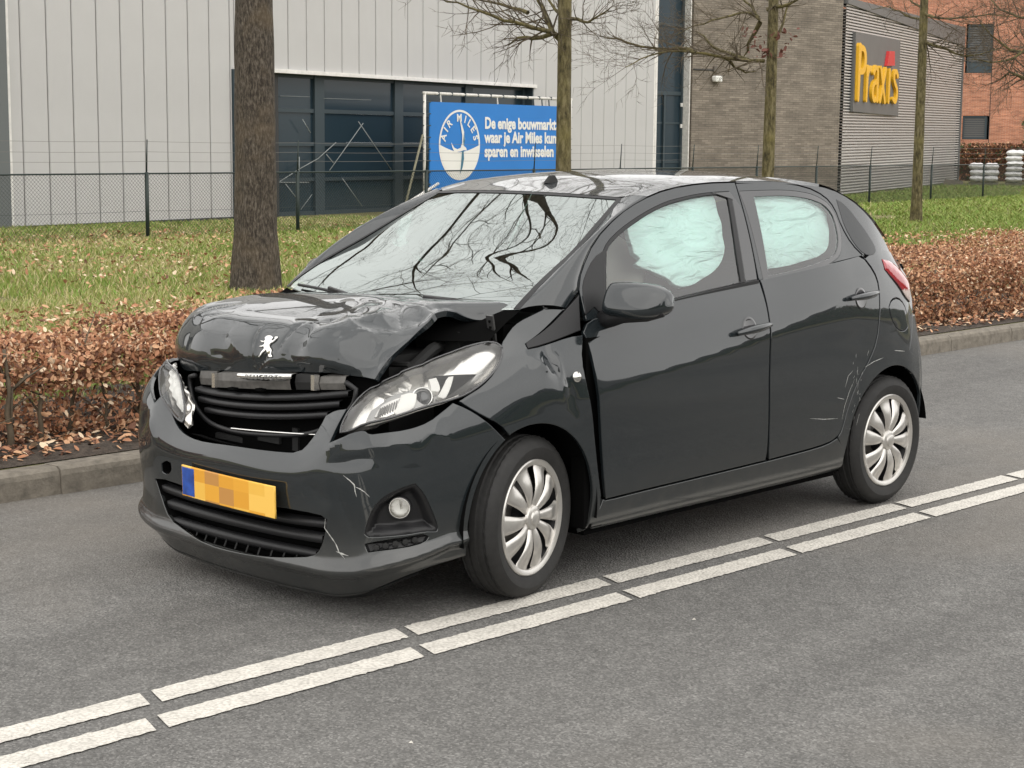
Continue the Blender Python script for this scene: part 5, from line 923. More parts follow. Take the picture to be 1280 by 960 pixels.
def _pl():
    n, l, b = nodes_of(YEL); tc = n.new('ShaderNodeTexCoord'); mp = n.new('ShaderNodeMapping'); mp.inputs['Location'].default_value = (0, .005, .012); l.new(tc.outputs['Object'], mp.inputs[0])
    sn = n.new('ShaderNodeVectorMath'); sn.operation = 'SNAP'; sn.inputs[1].default_value = (10, .082, .058); l.new(mp.outputs[0], sn.inputs[0]); wn = n.new('ShaderNodeTexWhiteNoise'); l.new(sn.outputs[0], wn.inputs['Vector'])
    rp = n.new('ShaderNodeValToRGB'); rp.color_ramp.interpolation = 'CONSTANT'; e = rp.color_ramp.elements; e[0].position = 0; e[0].color = (.74,.36,.035,1); e[1].position = .30; e[1].color = (.80,.46,.07,1)
    for p_, q in ((.55, (.86,.52,.10,1)), (.75, (.50,.24,.06,1)), (.88, (.70,.33,.03,1))): x = e.new(p_); x.color = q
    l.new(wn.outputs['Value'], rp.inputs['Fac']); l.new(rp.outputs[0], b.inputs['Base Color'])
_pl()
PBLU = mat('plate_blue', (.02,.07,.32), rough=.45, noise=(30, .3, 1))
SCR = mat('scratch_white', (.42,.42,.40), rough=.6)
WSG = glass('windscreen_glass', (.42,.50,.48), 4.6, tintr=(.90,.97,.945))
SDG = glass('side_glass', (.94,.98,.97), 1.9)
LNS = glass('lamp_lens', (.93,.94,.94), 1.50)
car = empty('hatchback_car', (-1.0, 0, 0), 'dark grey five-door hatchback with a crushed bonnet and deployed airbags standing on the road', 'car')
class Par: pass
def fix(o):
    "children are modelled in world space: cancel the parent's offset"
    o.location = Vector(o.location) - Vector((-1.0, 0, 0)); return o
def uv(n): return [tuple(a) for a in UV[n]]
# ---- dents ----
def gseg(P, a, b, wd, amp, along=.12):
    a = np.array(a, float); b = np.array(b, float); ab = b-a; L = np.linalg.norm(ab); t = ((P-a)@ab)/L/L
    d = np.linalg.norm(P-(a+np.clip(t, 0, 1)[..., None]*ab), axis=-1)
    return amp*np.exp(-(d/wd)**1.3)*(.15+.95*np.sin(np.pi*np.clip(t, 0, 1)))
BD = [((1.42,.90),(1.50,.74),.030,-.016),((1.47,.90),(1.50,.70),.014,.010),((1.36,.86),(1.44,.80),.03,.010),((1.50,.78),(1.56,.62),.03,-.008),
      ((.62,.60),(.80,.62),.03,.010),((.50,.56),(.68,.57),.02,-.010),((.48,.60),(.60,.66),.020,.007),((.84,.66),(.95,.62),.03,.006),((.40,.50),(.52,.42),.03,-.006),
      ((-.55,.62),(-.62,.50),.03,-.012),((-.45,.52),(-.52,.60),.02,.008),((.52,.52),(.60,.30),.02,-.006),((3.30,.42),(3.42,.60),.02,-.004),((.10,.44),(.35,.50),.02,-.004)]
def BSD(u, v):
    u = np.asarray(u, float); v = np.asarray(v, float); P = BS(u, v); e = 2e-3
    n = np.cross(BS(u+e, v)-BS(u-e, v), BS(u, v+e)-BS(u, v-e)); n /= np.linalg.norm(n, axis=-1, keepdims=True)+1e-12
    q = np.stack([u, v], -1); d = 0
    for a, b, wd, amp in BD: d = d+gseg(q, a, b, wd, amp)
    # reinforced lip that runs under the lower intake and the fog lamps
    sd_ = np.clip((np.abs(u)-.42)/.25, 0, 1); vc = .205+.06*np.clip((np.abs(u)-.60)/.35, 0, 1)**1.2
    lip = .020*np.exp(-((v-vc)/.022)**2)*np.clip((1.12-np.abs(u))/.12, 0, 1)*(u > -1.2)
    # character line on the doors
    sh = np.clip((np.abs(u)-1.5)/.2, 0, 1)*np.clip((3.9-np.abs(u))/.3, 0, 1)
    zc = .70+(np.abs(u)-1.7)*.135
    cr = .007*np.exp(-np.sqrt((v-zc)**2+.012**2)/.05)*sh
    return P+n*(d+lip+cr)[..., None]
def u_at(x, v):
    us = np.linspace(.8, 3.95, 900); X = BS(us, np.full(900, v))[:, 0]; return float(np.interp(-x, -X, us))
def arch(cx, cz, r, a0, a1, n=30, rz=None):
    out = []
    for a in np.linspace(R(a0), R(a1), n):
        x = cx+r*math.cos(a); z = cz+(rz or r)*math.sin(a); out.append((u_at(x, max(z, .12)), z))
    return out
A1 = uv('fender_lamp')[-1]                                    # where bumper, wing and arch meet
farch = arch(0, .288, .325, 72, -22, 36, rz=.337)            # arch from there going back and down
farch_all = arch(0, .288, .325, 200, -22, 60, rz=.337)
x_seam = BS(np.array(A1[0]), np.array(A1[1]))
fa = [q for q in arch(0, .288, .325, -22, 90, 50, rz=.337)][::1]      # front-to-top of the arch, x > 0 side
# angle 0 is towards the nose (x+)
front_up = [q for q in arch(0, .288, .325, -20, 64, 30, rz=.337)]
back_dn = [q for q in arch(0, .288, .325, 64, 205, 46, rz=.337)]
bo = lambda name, S, loop, m, par, **k: panel(name, S, loop, m, par, **k)
BODY = []
def cp(o): fix(o); BODY.append(o); return o
# front wing
v_f = uv('fender_lamp'); loop = v_f + back_dn[1:] + [(u_at(-.318, .20), .215), (u_at(-.372, .22), .215)] + uv('fender_back')[::-1] + uv('trim_low')[::-1][1:] + uv('trim_top')[1:3]
loop += [(1.50, 1.0)] + uv('fender_top')[::-1]
fender = cp(bo('front_wing', BSD, loop, PAINT, car, h=.018))
trim = cp(bo('wing_trim', BS, uv('trim_low')[::-1] + uv('trim_top'), BLK, car, h=.015, lift=.002))
# doors: skin below the belt, frame above it
bl = [(x, float(belt(x))) for x in np.linspace(-.34, -1.36, 9)]
def belt_uv(xs): return [(u_at(x, float(belt(x))), min(1.0, float(BS_v(u_at(x, float(belt(x))), float(belt(x))+.008)))) for x in xs]
def BS_v(u, z):
    vs = np.linspace(.7, 1.0, 200); Z = BS(np.full(200, u), vs)[:, 2]; return np.interp(z, Z, vs)
def join_panels(name, parts, m):
    V = []; F = []; N = []; k = 0
    for v, f, n in parts: V.append(v); N.append(n); F += [tuple(i+k for i in q) for q in f]; k += len(v)
    return link(name, np.concatenate(V), F, m, car, normals=np.concatenate(N))
fl = uv('fd_front') + uv('fd_bottom') + uv('fd_back')[:-1] + belt_uv(np.linspace(-1.365, -.335, 10))
cut = uv('cut')
bfr = uv('b_front')
ib = 8
# frame outline in (x,z): belt front -> up the cut line -> to B post -> down
frf = [(-.330, float(belt(-.33))+.002)] + cut[:9] + [bfr[-1]] + bfr[::-1][1:-1] + [(-1.362, float(belt(-1.362))+.002)]
fd = cp(join_panels('front_door', [mesh_panel(BSD, fl, h=.02), mesh_panel(GS, frf, holes=[uv('fseal')], h=.018, flip=True, gap=.002)], PAINT))
rl = [(q[0]+.006, q[1]) for q in uv('fd_back')[:-1]][::-1]
rl = [(a, b) for a, b in rl] + uv('rd_bottom') + uv('rd_back')[:-1] + belt_uv(np.linspace(-2.13, -1.375, 8))
frr = [(-1.372, float(belt(-1.372))+.002)] + [(a-.004, b) for a, b in bfr[1:]] + cut[9:] + [(-2.140, float(belt(-2.14))+.002)]
rd = cp(join_panels('rear_door', [mesh_panel(BSD, rl, h=.02), mesh_panel(GS, frr, holes=[uv('rseal')], h=.018, flip=True, gap=.002)], PAINT))
def sub(o, par):
    o.parent = par; o.location = (0, 0, 0); return o
# window seals, glass, sail panel
def ring(name, S, outer, inner, m, par, lift, **k):
    v, f, n = mesh_panel(S, outer, holes=[inner], h=.015, gap=-.001, flange=.012, flip=True, lift=lift, **k); return sub(link(name, v, f, m, par, normals=n), par)
GSn = lambda x, z: GS(x, z)
ring('window_frame', GS, uv('fseal'), uv('fwin'), BLK, fd, .001)
# the frame of the rear window is broad in front (black post cover)
ring('window_frame', GS, uv('rseal'), uv('rwin'), GLOSS, rd, .001)
g1 = sub(panel('window_glass', GS, uv('fwin'), SDG, fd, h=.04, flange=0, flip=True, lift=-.005, gap=-.004), fd)
g2 = sub(panel('window_glass', GS, uv('rwin'), SDG, rd, h=.04, flange=0, flip=True, lift=-.003, gap=-.004), rd)
sail = sub(panel('mirror_base', GS, uv('sail')[:-2]+[(-.385,1.0),(-.33,.975)], BLK, fd, h=.02, flip=True, lift=.003), fd)
# black post cover between the front window and the rear door
pc = [(-1.365, float(belt(-1.365))+.004)] + [(a+.0, b) for a, b in bfr[1:-1]] + [(-1.40, 1.418)]
sl = [(x_, z_) for x_, z_ in uv('fseal') if x_ < -1.15]
pcl = sorted([(x_, z_) for x_, z_ in uv('fseal') if x_ < -1.17 and z_ > 1.0], key=lambda q: q[1])
post = [(x_-.002, z_) for x_, z_ in pcl] + [(a+.004, b) for a, b in bfr[::-1][1:-1]] + [(-1.358, float(belt(-1.358))+.006)]
cp(panel('door_post_cover', GS, post, GLOSS, car, h=.02, flip=True, lift=.0025, flange=.003))
# belt strips
def strip3(name, xs, dz0, dz1, m, par, out=.004):
    P = []
    for x in xs:
        zb = float(belt(x)); y = float(GS(x, zb)[1]); P.append([(x, y-.004, zb+dz1+.002), (x, y+out, zb+dz1), (x, y+out+.001, zb+dz0), (x, y-.004, zb+dz0-.002)])
    return sub(MB().grid(np.array(P)).build(name, m, par, smooth=False), par)
strip3('belt_strip', np.linspace(-.40, -1.36, 24), -.012, .006, BLK, fd, .007)
# quarter panel (left), with the seam of the rear bumper, and its upper half
seam = uv('bseam')
rarch = arch(-2.33, .288, .333, 148, 12, 40, rz=.340)[::-1]
rarch_front = [q for q in arch(-2.33, .288, .333, 20, 118, 26, rz=.340)]       # from the sill up to the top
u_front = [q for q in arch(-2.33, .288, .333, -14, 112, 36, rz=.340)]
# angle 0 = towards the nose
qa = arch(-2.33, .288, .333, 8, 110, 30, rz=.340)
ql = [(a+.005, b) for a, b in uv('rd_back')[::-1]] + [(a+.004, b-.004) for a, b in uv('rd_bottom')[-1:]]
ql += [(u_at(-1.96, .30), .30)] + [(u_at(-1.985, .245), .245)] + qa + [(u_at(-2.52, .66), .66), seam[1], seam[2], seam[3], (3.95, .86), (4.00, .97), (3.90, 1.0), (3.60, 1.0)]
# fuel flap hole
quarter = cp(bo('rear_quarter', BSD, ql, PAINT, car, h=.02, holes=[uv('fuel')]))
sub(panel('fuel_flap', BSD, uv('fuel'), PAINT, quarter, h=.012, lift=.001), quarter)
# rear bumper goes round the back
rb = [arch(-2.33, .288, .333, 110, 110, 1, rz=.340)[0], seam[1], seam[2], (3.90, .80), (4.10, .80), (4.765, .78), (4.765, .30), (4.2, .30), (4.0, .33), (3.93, .36)] + arch(-2.33, .288, .333, 167, 122, 20, rz=.340)
rbump = cp(bo('rear_bumper', BSD, rb, PAINT, car, h=.03))
tg = cp(bo('tailgate', BS, [(4.02, .81), (4.02, .99), (4.765, .99), (4.765, .79)], PAINT, car, h=.04))
# upper quarter: behind the rear door, up to the tailgate
uq = [(-2.155, float(belt(-2.155))+.004)] + [(a-.004, b) for a, b in cut[::-1][:8]] + [(-1.86, 1.430), (-2.05, 1.408), (-2.18, 1.36), (-2.29, 1.29), (-2.39, 1.20), (-2.46, 1.12), (-2.48, 1.08), (-2.30, 1.105)]
uqo = cp(panel('quarter_pillar', GS, uq, PAINT, car, h=.02, flip=True))
cp(panel('quarter_glass', GS, uv('qtrim'), QGL, car, h=.02, flip=True, lift=.002, flange=.004))
# sill
sp_ = [(u_at(-.372, .22)+.004, .213)] + [(a-.0, b-.004) for a, b in uv('fd_bottom')] + [(a, b-.005) for a, b in uv('rd_bottom')] + [(u_at(-1.965, .29), .29), (u_at(-1.985, .245), .24), (u_at(-1.99, .205), .19), (u_at(-1.93, .15), .15), (u_at(-.36, .15), .145), (u_at(-.33, .2), .20)]
sp_ = [(u_at(-.372, .30), .30)] + sp_
sill = cp(bo('sill', BS, [(u_at(-.385, .302), .302)] + [(a, b-.006) for a, b in uv('fd_bottom')] + [(a, b-.006) for a, b in uv('rd_bottom')] + [(u_at(-1.975, .29), .30), (u_at(-1.992, .24), .24), (u_at(-1.99, .2), .19), (u_at(-1.93, .15), .13), (u_at(-.40, .15), .13), (u_at(-.335, .2), .19), (u_at(-.345, .22), .222)], PAINT, car, h=.02))
# ---- front bumper ----
ub = uv('bumper_up')
cr = [(-u, v) for u, v in uv('fender_lamp')][-2:]      # right corner, mirrored seam
right_up = [(-.52, .655), (-.60, .69), (-.70, .735), (-.80, .775), (-.90, .775), (-.98, .745), (-1.05, .70), (-1.15, .64)]
left_dn = arch(0, .288, .305, 62, -18, 26, rz=.337)
right_dn = [(-a, b) for a, b in left_dn]
bot = [(u_at(.308, .19), .185), (.85, .165), (.66, .12), (.45, .10), (0, .10), (-.45, .10), (-.66, .12), (-.85, .165), (-u_at(.308, .19), .185)]
bl_ = [left_dn[0]] + ub[1:] + right_up + right_dn + bot[::-1] + left_dn[::-1][:-1]
bumper = cp(bo('front_bumper', BSD, bl_, PAINT, car, h=.0095, holes=[uv('intake'), uv('fog_in'), uv('tow'), uv('fog_slot')]))
# intake: dark box with slats
def F(u, v, d=0.0):
    P, N, _, _ = surf_eval(BSD, np.array([[u, v]])); return P[0]-N[0]*d
def cavity(name, loop, depth, m, par, S=BSD):
    lp = dens(loop, .02); P, N, _, _ = surf_eval(S, lp); c = lp.mean(0); l2 = c+(lp-c)*.97; Q, N2, _, _ = surf_eval(S, l2); Q = Q-N2*depth; n = len(lp)
    cen = Q.mean(0)
    V = np.concatenate([P-N*.004, Q, [cen]]); Fc = [(i, (i+1) % n, n+(i+1) % n, n+i) for i in range(n)] + [(n+i, n+(i+1) % n, 2*n) for i in range(n)]
    return sub(link(name, V, Fc, m, par, smooth=False), par)
cavity('intake_box', uv('intake'), .07, GAP, bumper)
def slat(name, u0, u1, vf, d, hh, th, m, par, n=22):
    P = []
    for u in np.linspace(u0, u1, n):
        v = vf(u); a = F(u, v+hh/2, d+th); b = F(u, v+hh*.35, d); c = F(u, v-hh*.35, d); e = F(u, v-hh/2, d+th); P.append([a, b, c, e])
    return sub(MB().grid(np.array(P)).build(name, m, par, smooth=True), par)
for k, (va, hh) in enumerate([(.345, .030), (.295, .030), (.250, .022)]):
    e = .47-.03*k
    slat('intake_slat', -e, e+.01, lambda u, va=va: va+.010*u-.008, .014, hh, .03, BLK, bumper)
for k in range(26):
    u = -.36+k*.031; a = F(u, .250, .03); b = F(u, .205, .022); q = MB().tube([a, b], .0035, 5).build('intake_rib', BLKR, bumper); sub(q, bumper)
    if k % 2: bpy.data.objects.remove(q)
# spoiler below
spl = [(-.80, .155), (-.5, .118), (0, .112), (.5, .118), (.80, .155)]
P = []
for u in np.linspace(-.86, .86, 60):
    v = .115+.06*max(0, abs(u)-.45); a = F(u, v, -.002); c = F(u, v-.012, .015); d_ = F(u, max(.10, v-.03), .03); zz = .035+.11*min(1, max(0, (abs(u)-.40)/.46))**1.5
    P.append([a, c, (d_[0]-.012, d_[1]*.985, zz+.02), (d_[0]-.03, d_[1]*.97, zz)])
sub(MB().grid(np.array(P)).build('spoiler', BLKR, bumper, smooth=True), bumper)
# left fog lamp bezel as a dished plate
fin = np.array(dens(chaikin(uv('fog_in'), 1), .012)); fc = UV['fog_c'][0]
def SFOG(u, v):
    u = np.asarray(u, float); v = np.asarray(v, float); P = BSD(u, v); e = 2e-3
    n = np.cross(BSD(u+e, v)-BSD(u-e, v), BSD(u, v+e)-BSD(u, v-e)); n /= np.linalg.norm(n, axis=-1, keepdims=True)+1e-12
    d = distpoly(np.stack([u.ravel(), v.ravel()], 1), fin).reshape(u.shape)
    t = np.clip((d-.004)/.028, 0, 1); t = t*t*(3-2*t); rr = np.hypot(u-fc[0], (v-fc[1]))
    t = np.where(rr < .038, 1.6, t)
    return P-n*(.004+.034*t)[..., None]
fogp = sub(panel('fog_lamp_bezel', SFOG, uv('fog_in'), BLK, bumper, h=.008, flange=.01, gap=-.003), bumper)
def lathe(name, prof, c, axis, m, par, n=28, smooth=True):
    """prof: (radius, along) ; axis unit vector"""
    ax = Vector(axis).normalized(); u_ = ax.orthogonal().normalized(); v_ = ax.cross(u_); V = []; Fc = []
    for r_, a_ in prof:
        for k in range(n):
            t = 2*math.pi*k/n; V.append(Vector(c)+ax*a_+(u_*math.cos(t)+v_*math.sin(t))*r_)
    for i in range(len(prof)-1):
        for k in range(n): Fc.append((i*n+k, i*n+(k+1) % n, (i+1)*n+(k+1) % n, (i+1)*n+k))
    return link(name, V, Fc, m, par, smooth=smooth)
Pf, Nf, _, _ = surf_eval(BSD, np.array([fc])); nf = Vector(Nf[0]); nf = (nf+Vector((.55, .1, .05))).normalized()
fo = Vector(Pf[0])-Vector(Nf[0])*.030
fl_ = lathe('fog_lamp', [(.0005, -.012), (.02, -.012), (.033, .0), (.0355, .004), (.036, .012), (.033, .013)], fo, nf, REFW, bumper); sub(fl_, bumper)
sub(MB().add([tuple(fo+nf*.004+Vector(q)) for q in ((.0,.012,.022),(.0,-.004,.026),(0,.004,-.006),(.004,.018,.0))], [(0,1,2),(0,2,3)]).build('fog_lamp_bulb_shield', CHR, bumper), bumper)
fl2 = lathe('fog_lamp_lens', [(.033, .011), (.028, .016), (.015, .019), (.0005, .020)], fo, nf, LNS, bumper); sub(fl2, bumper)
sub(lathe('fog_lamp_rim', [(.034, .012), (.037, .015), (.039, .010), (.039, -.012)], fo, nf, BLK, bumper), bumper)
cavity('fog_slot', uv('fog_slot'), .014, BLK, bumper)
fs = uv('fog_slot'); us_ = [a for a, b in fs]
for k in range(5):
    t = .18+.15*k; u = min(us_)+t*(max(us_)-min(us_)); v = .262+.030*t+.002; c = F(u, v, .012); P_, N_, _, _ = surf_eval(BSD, np.array([[u, v]]))
    sub(lathe('grille_stud', [(.0125, -.002), (.011, .005), (.005, .006), (.0005, .006)], c, N_[0], BLKR, bumper, n=6, smooth=False), bumper)
cavity('towing_eye_socket', uv('tow'), .05, GAP, bumper)
# cracks and scuffs
for nm in ('crack1', 'crack2', 'crack3', 'crack4'):
    sub(ribbon('crack', BSD, uv(nm), .0055, SCR, bumper), bumper)
sub(ribbon('scuff', BSD, uv('scr7'), .004, SCR, quarter), quarter)
for nm in ('scr1', 'scr2', 'scr3', 'scr5'): sub(ribbon('scuff', BSD, uv(nm), .0035, SCR, rd), rd)
for k in range(26):
    u0 = 3.36+RNG.normal(0, .035); v0 = .50+RNG.normal(0, .09); a = RNG.normal(.9, .5); L = .008+.03*RNG.random()
    if v0 > .30: sub(ribbon('scuff', BSD, [(u0, v0), (u0+L*math.cos(a)*.5, v0+L*math.sin(a))], .0022, SCR, quarter if u0 > 3.40 else rd), quarter if u0 > 3.40 else rd)
sub(ribbon('scuff', BSD, uv('scr4'), .004, SCR, quarter), quarter)
# number plate
pl0 = []
def plate_S(u, v):
    u = np.asarray(u, float); v = np.asarray(v, float); return np.stack([.746-.10*u*u+.02*(v-.4)+.008+0*u, u+0*v, v-.018-.012*u], -1)
vp = [(-.230, .345), (.290, .345), (.290, .458), (-.230, .458)]
plate = sub(panel('number_plate', plate_S, vp, YEL, bumper, h=.04, flange=.008), bumper)
sub(panel('plate_band', plate_S, [(-.226, .350), (-.150, .350), (-.150, .453), (-.226, .453)], PBLU, bumper, h=.03, flange=.001, lift=.0015, smooth_it=0), bumper)
PBR = mat('plate_smudge', (.30, .14, .03), rough=.5, noise=(40, .4, 1))
# bumper badge mark
# ---- grille ----
def tilt(y): return .075*(y+.42)/.9
def gx(y, off=0): return .618-.28*y*y+off
def gbar(name, y0, y1, zf, hh, off, th, m, n=26):
    P = []
    for y in np.linspace(y0, y1, n):
        z = zf(y); P.append([(gx(y, off-th), y, z+hh/2), (gx(y, off), y, z+hh*.3), (gx(y, off), y, z-hh*.3), (gx(y, off-th*.8), y, z-hh/2), (gx(y, off-th*1.5), y, z-hh/2)])
    return sub(MB().grid(np.array(P)).build(name, m, grille, smooth=True), grille)
grille = cp(MB().grid(np.array([[(gx(y, -.055), y, .50), (gx(y, -.06), y, .60+tilt(y)), (gx(y, -.065), y, .80)] for y in np.linspace(-.50, .52, 20)])).build('grille', GAP, car))
# grille frame ring
fr_ = [(-.36,.735),(-.405,.725),(-.41,.69),(-.385,.64),(-.33,.60),(-.25,.572),(-.10,.562),(.08,.572),(.26,.590),(.36,.620),(.43,.665),(.485,.72),(.49,.77),(.45,.790)]
MBf = MB(); MBf.tube([(gx(y, .004), y, z) for y, z in dens(chaikin(fr_, 2, closed=False), .03, closed=False)], .009, 7); sub(MBf.build('grille_frame', BLK, grille, smooth=True), grille)
for k, (z0, hh) in enumerate([(.672, .026), (.640, .028), (.606, .026)]):
    ye = [-.375, -.35, -.30][k]; yr = [.455, .42, .37][k]
    gbar('grille_slat', ye, yr, lambda y, z0=z0: z0+tilt(y)-.012+.20*(y-.03)**2*.5, hh, 0, .03, BLK)
gbar('grille_slat', -.10, .33, lambda y: .566+tilt(y)*.75-.012, .007, .012, .006, CHR)
# lock carrier cover above the grille
def cover(y0, y1, m, zlo, zhi, off): 
    return sub(MB().grid(np.array([[(gx(y, off-.05), y, zhi+tilt(y)+.006), (gx(y, off), y, zhi+tilt(y)), (gx(y, off+.006), y, (zlo+zhi)/2+tilt(y)), (gx(y, off), y, zlo+tilt(y)), (gx(y, off-.03), y, zlo+tilt(y)-.004)] for y in np.linspace(y0, y1, 8)])).build('lock_carrier_cover', m, grille), grille)
cover(-.36, -.235, GREYP, .695, .745, -.02); cover(-.215, .20, GREYP, .690, .742, -.012); cover(.215, .31, BLKR, .690, .742, -.02); cover(.325, .43, GREYP, .690, .735, -.02)
for y in (-.225, .312): sub(MB().box((gx(y)-.02, y-.008, .69+tilt(y)), (gx(y)+.004, y+.010, .742+tilt(y))).build('metal_clip', REFL, grille), grille)
for y in (-.10, .06): sub(MB().box((gx(y)-.01, y-.015, .686+tilt(y)), (gx(y)+.012, y+.018, .694+tilt(y))).build('clip_slot', GAP, grille), grille)
nb = MB().grid(np.array([[(gx(y, .006), y, .748+tilt(y)-.012*abs(y-.03)**1.5*8*0), (gx(y, .020), y, .746+tilt(y)), (gx(y, .022), y, .732+tilt(y)), (gx(y, .008), y, .722+tilt(y)+.02*(abs(y-.095)/.15)**6)] for y in np.linspace(-.045, .235, 16)])).build('name_strip', CHR, grille, smooth=True); sub(nb, grille)
sub(MB().box((.50, -.02, .535), (.57, .10, .575)).build('crash_beam_part', BLKR, grille), grille)
sub(MB().box((.50, -.28, .51), (.56, -.12, .53)).build('crash_beam_part', BLKR, grille), grille); sub(MB().box((.49, .16, .52), (.56, .19, .60)).build('crash_beam_part', BLKR, grille), grille)
sub(MB().grid(np.array([[(gx(y, -.05), y, .50), (gx(y, .02), y, .515), (gx(y, .035), y, .525)] for y in np.linspace(-.42, .36, 12)])).build('inner_lip', BLKR, grille), grille)
def text_mesh(name, s, size, m, parent, M, extr=.001, offset=0., sx=1., align='CENTER', space=1.):
    cu = bpy.data.curves.new(name, 'FONT'); cu.body = s; cu.size = size; cu.extrude = extr; cu.offset = offset; cu.align_x = align; cu.space_character = space; cu.resolution_u = 4
    o = bpy.data.objects.new(name, cu); col.objects.link(o); bpy.context.view_layer.update()
    me = bpy.data.meshes.new_from_object(o.evaluated_get(bpy.context.evaluated_depsgraph_get())); me.name = name
    bpy.data.objects.remove(o); me.transform(M @ Matrix.Diagonal((sx, 1, 1, 1))); me.materials.clear(); me.materials.append(m)
    n = bpy.data.objects.new(name, me); col.objects.link(n); n.parent = parent; return n
def frame_M(o, ex, ey):
    ex = Vector(ex).normalized(); ey = Vector(ey).normalized(); ez = ex.cross(ey).normalized(); ey = ez.cross(ex)
    return Matrix(((ex[0], ey[0], ez[0], o[0]), (ex[1], ey[1], ez[1], o[1]), (ex[2], ey[2], ez[2], o[2]), (0, 0, 0, 1)))
DKT = mat('strip_lettering', (.10,.10,.10), rough=.5)
ln = text_mesh('strip_lettering', 'PEUGEOT', .024, DKT, grille, frame_M((gx(.095, .0235), .095, .7275+tilt(.095)), (0, 1, .083), (0, 0, 1)), extr=.0008, sx=1.5, space=1.25); sub(ln, grille)
# ---- bonnet ----
hy = np.array([-.68,-.58,-.42,-.22,0,.2,.36])
HX = np.array([[.44,.50,.55,.57,.575,.57,.555],[.45,.515,.565,.58,.585,.58,.57],[.44,.505,.548,.565,.570,.562,.55],[.41,.47,.50,.515,.52,.512,.50],
 [.35,.40,.42,.43,.43,.43,.42],[.26,.30,.31,.31,.31,.31,.30],[.13,.15,.16,.17,.17,.17,.16],[.02,.05,.06,.08,.09,.085,.075],[-.09,-.06,.0,.045,.06,.045,.02]])
HZ = np.array([[.775,.735,.742,.765,.778,.80,.808],[.81,.79,.80,.82,.83,.845,.85],[.835,.855,.88,.888,.892,.898,.90],[.875,.910,.935,.942,.946,.948,.948],
 [.915,.955,.968,.972,.972,.974,.978],[.945,.978,.990,.998,1.0,1.0,1.002],[.960,.992,1.006,1.018,1.022,1.022,1.025],[.965,.992,1.008,1.022,1.030,1.030,1.032],[.960,.985,1.004,1.020,1.028,1.028,1.030]])
ysc = np.array([.97,.99,1,1,1,1,.98,.95,.92])
H = np.zeros((9, 9, 3))
for i in range(9):
    for j in range(7): H[i, j] = (HX[i, j], hy[j]*(ysc[i] if hy[j] < 0 else 1), HZ[i, j])
    H[i, 7] = P3['hood7'][i]; H[i, 8] = P3['hood8'][i]
HV = np.array([0, .06, .12, .19, .30, .44, .62, .78, 1.0])*.7; HU = np.array([-.68,-.58,-.42,-.22,0,.2,.36,.46,.56])
def HS0(u, v):
    u = np.asarray(u, float).ravel(); v = np.asarray(v, float).ravel()
    A = pchip(HV, H, v)          # (n,9,3)
    i = np.clip(np.searchsorted(HU, np.clip(u, HU[0], HU[-1]), side='right')-1, 0, 7); h = np.diff(HU)
    dl = np.diff(A, axis=1)/h[None, :, None]; m = np.zeros_like(A); m[:, 0] = dl[:, 0]; m[:, -1] = dl[:, -1]
    m[:, 1:-1] = (dl[:, :-1]*h[None, 1:, None]+dl[:, 1:]*h[None, :-1, None])/(h[:-1]+h[1:])[None, :, None]
    k = np.arange(len(u)); hh = h[i][:, None]; t = ((np.clip(u, HU[0], HU[-1])-HU[i])/h[i])[:, None]
    return (2*t**3-3*t**2+1)*A[k, i]+(t**3-2*t**2+t)*hh*m[k, i]+(-2*t**3+3*t**2)*A[k, i+1]+(t**3-t**2)*hh*m[k, i+1]
# creases: (a, b, width, height) in bonnet coordinates (u across, v back)
HC = [((-.03,.13),(-.005,.012),.008,-.010),((-.05,.125),(-.022,.02),.008,.008),((-.005,.012),(.085,.065),.008,.010),((.15,.165),(.11,.065),.007,.009),((.11,.065),(.165,.06),.008,-.006),((.17,.05),(.40,.06),.010,-.005),
 ((-.20,.09),(-.05,.04),.016,-.009),((-.30,.05),(-.14,.035),.010,.006),((-.05,.03),(.01,.015),.012,.010),
 ((-.55,.16),(-.40,.30),.014,.010),((-.50,.15),(-.34,.26),.012,-.008),((-.44,.14),(-.30,.18),.010,.006),((-.62,.14),(-.52,.30),.015,-.008),((-.58,.12),(-.62,.03),.015,.010),
 ((.30,.36),(.44,.20),.014,-.014),((.34,.40),(.46,.22),.010,.010),((.22,.34),(.40,.17),.012,.006),((.20,.28),(.42,.15),.010,-.007),((.38,.16),(.45,.13),.012,-.014),((.43,.14),(.47,.08),.010,.012),((.36,.12),(.40,.06),.012,-.010),
 ((.30,.44),(.48,.40),.010,.010),((.40,.46),(.46,.34),.008,-.008),((-.1,.52),(.30,.50),.008,.002)]
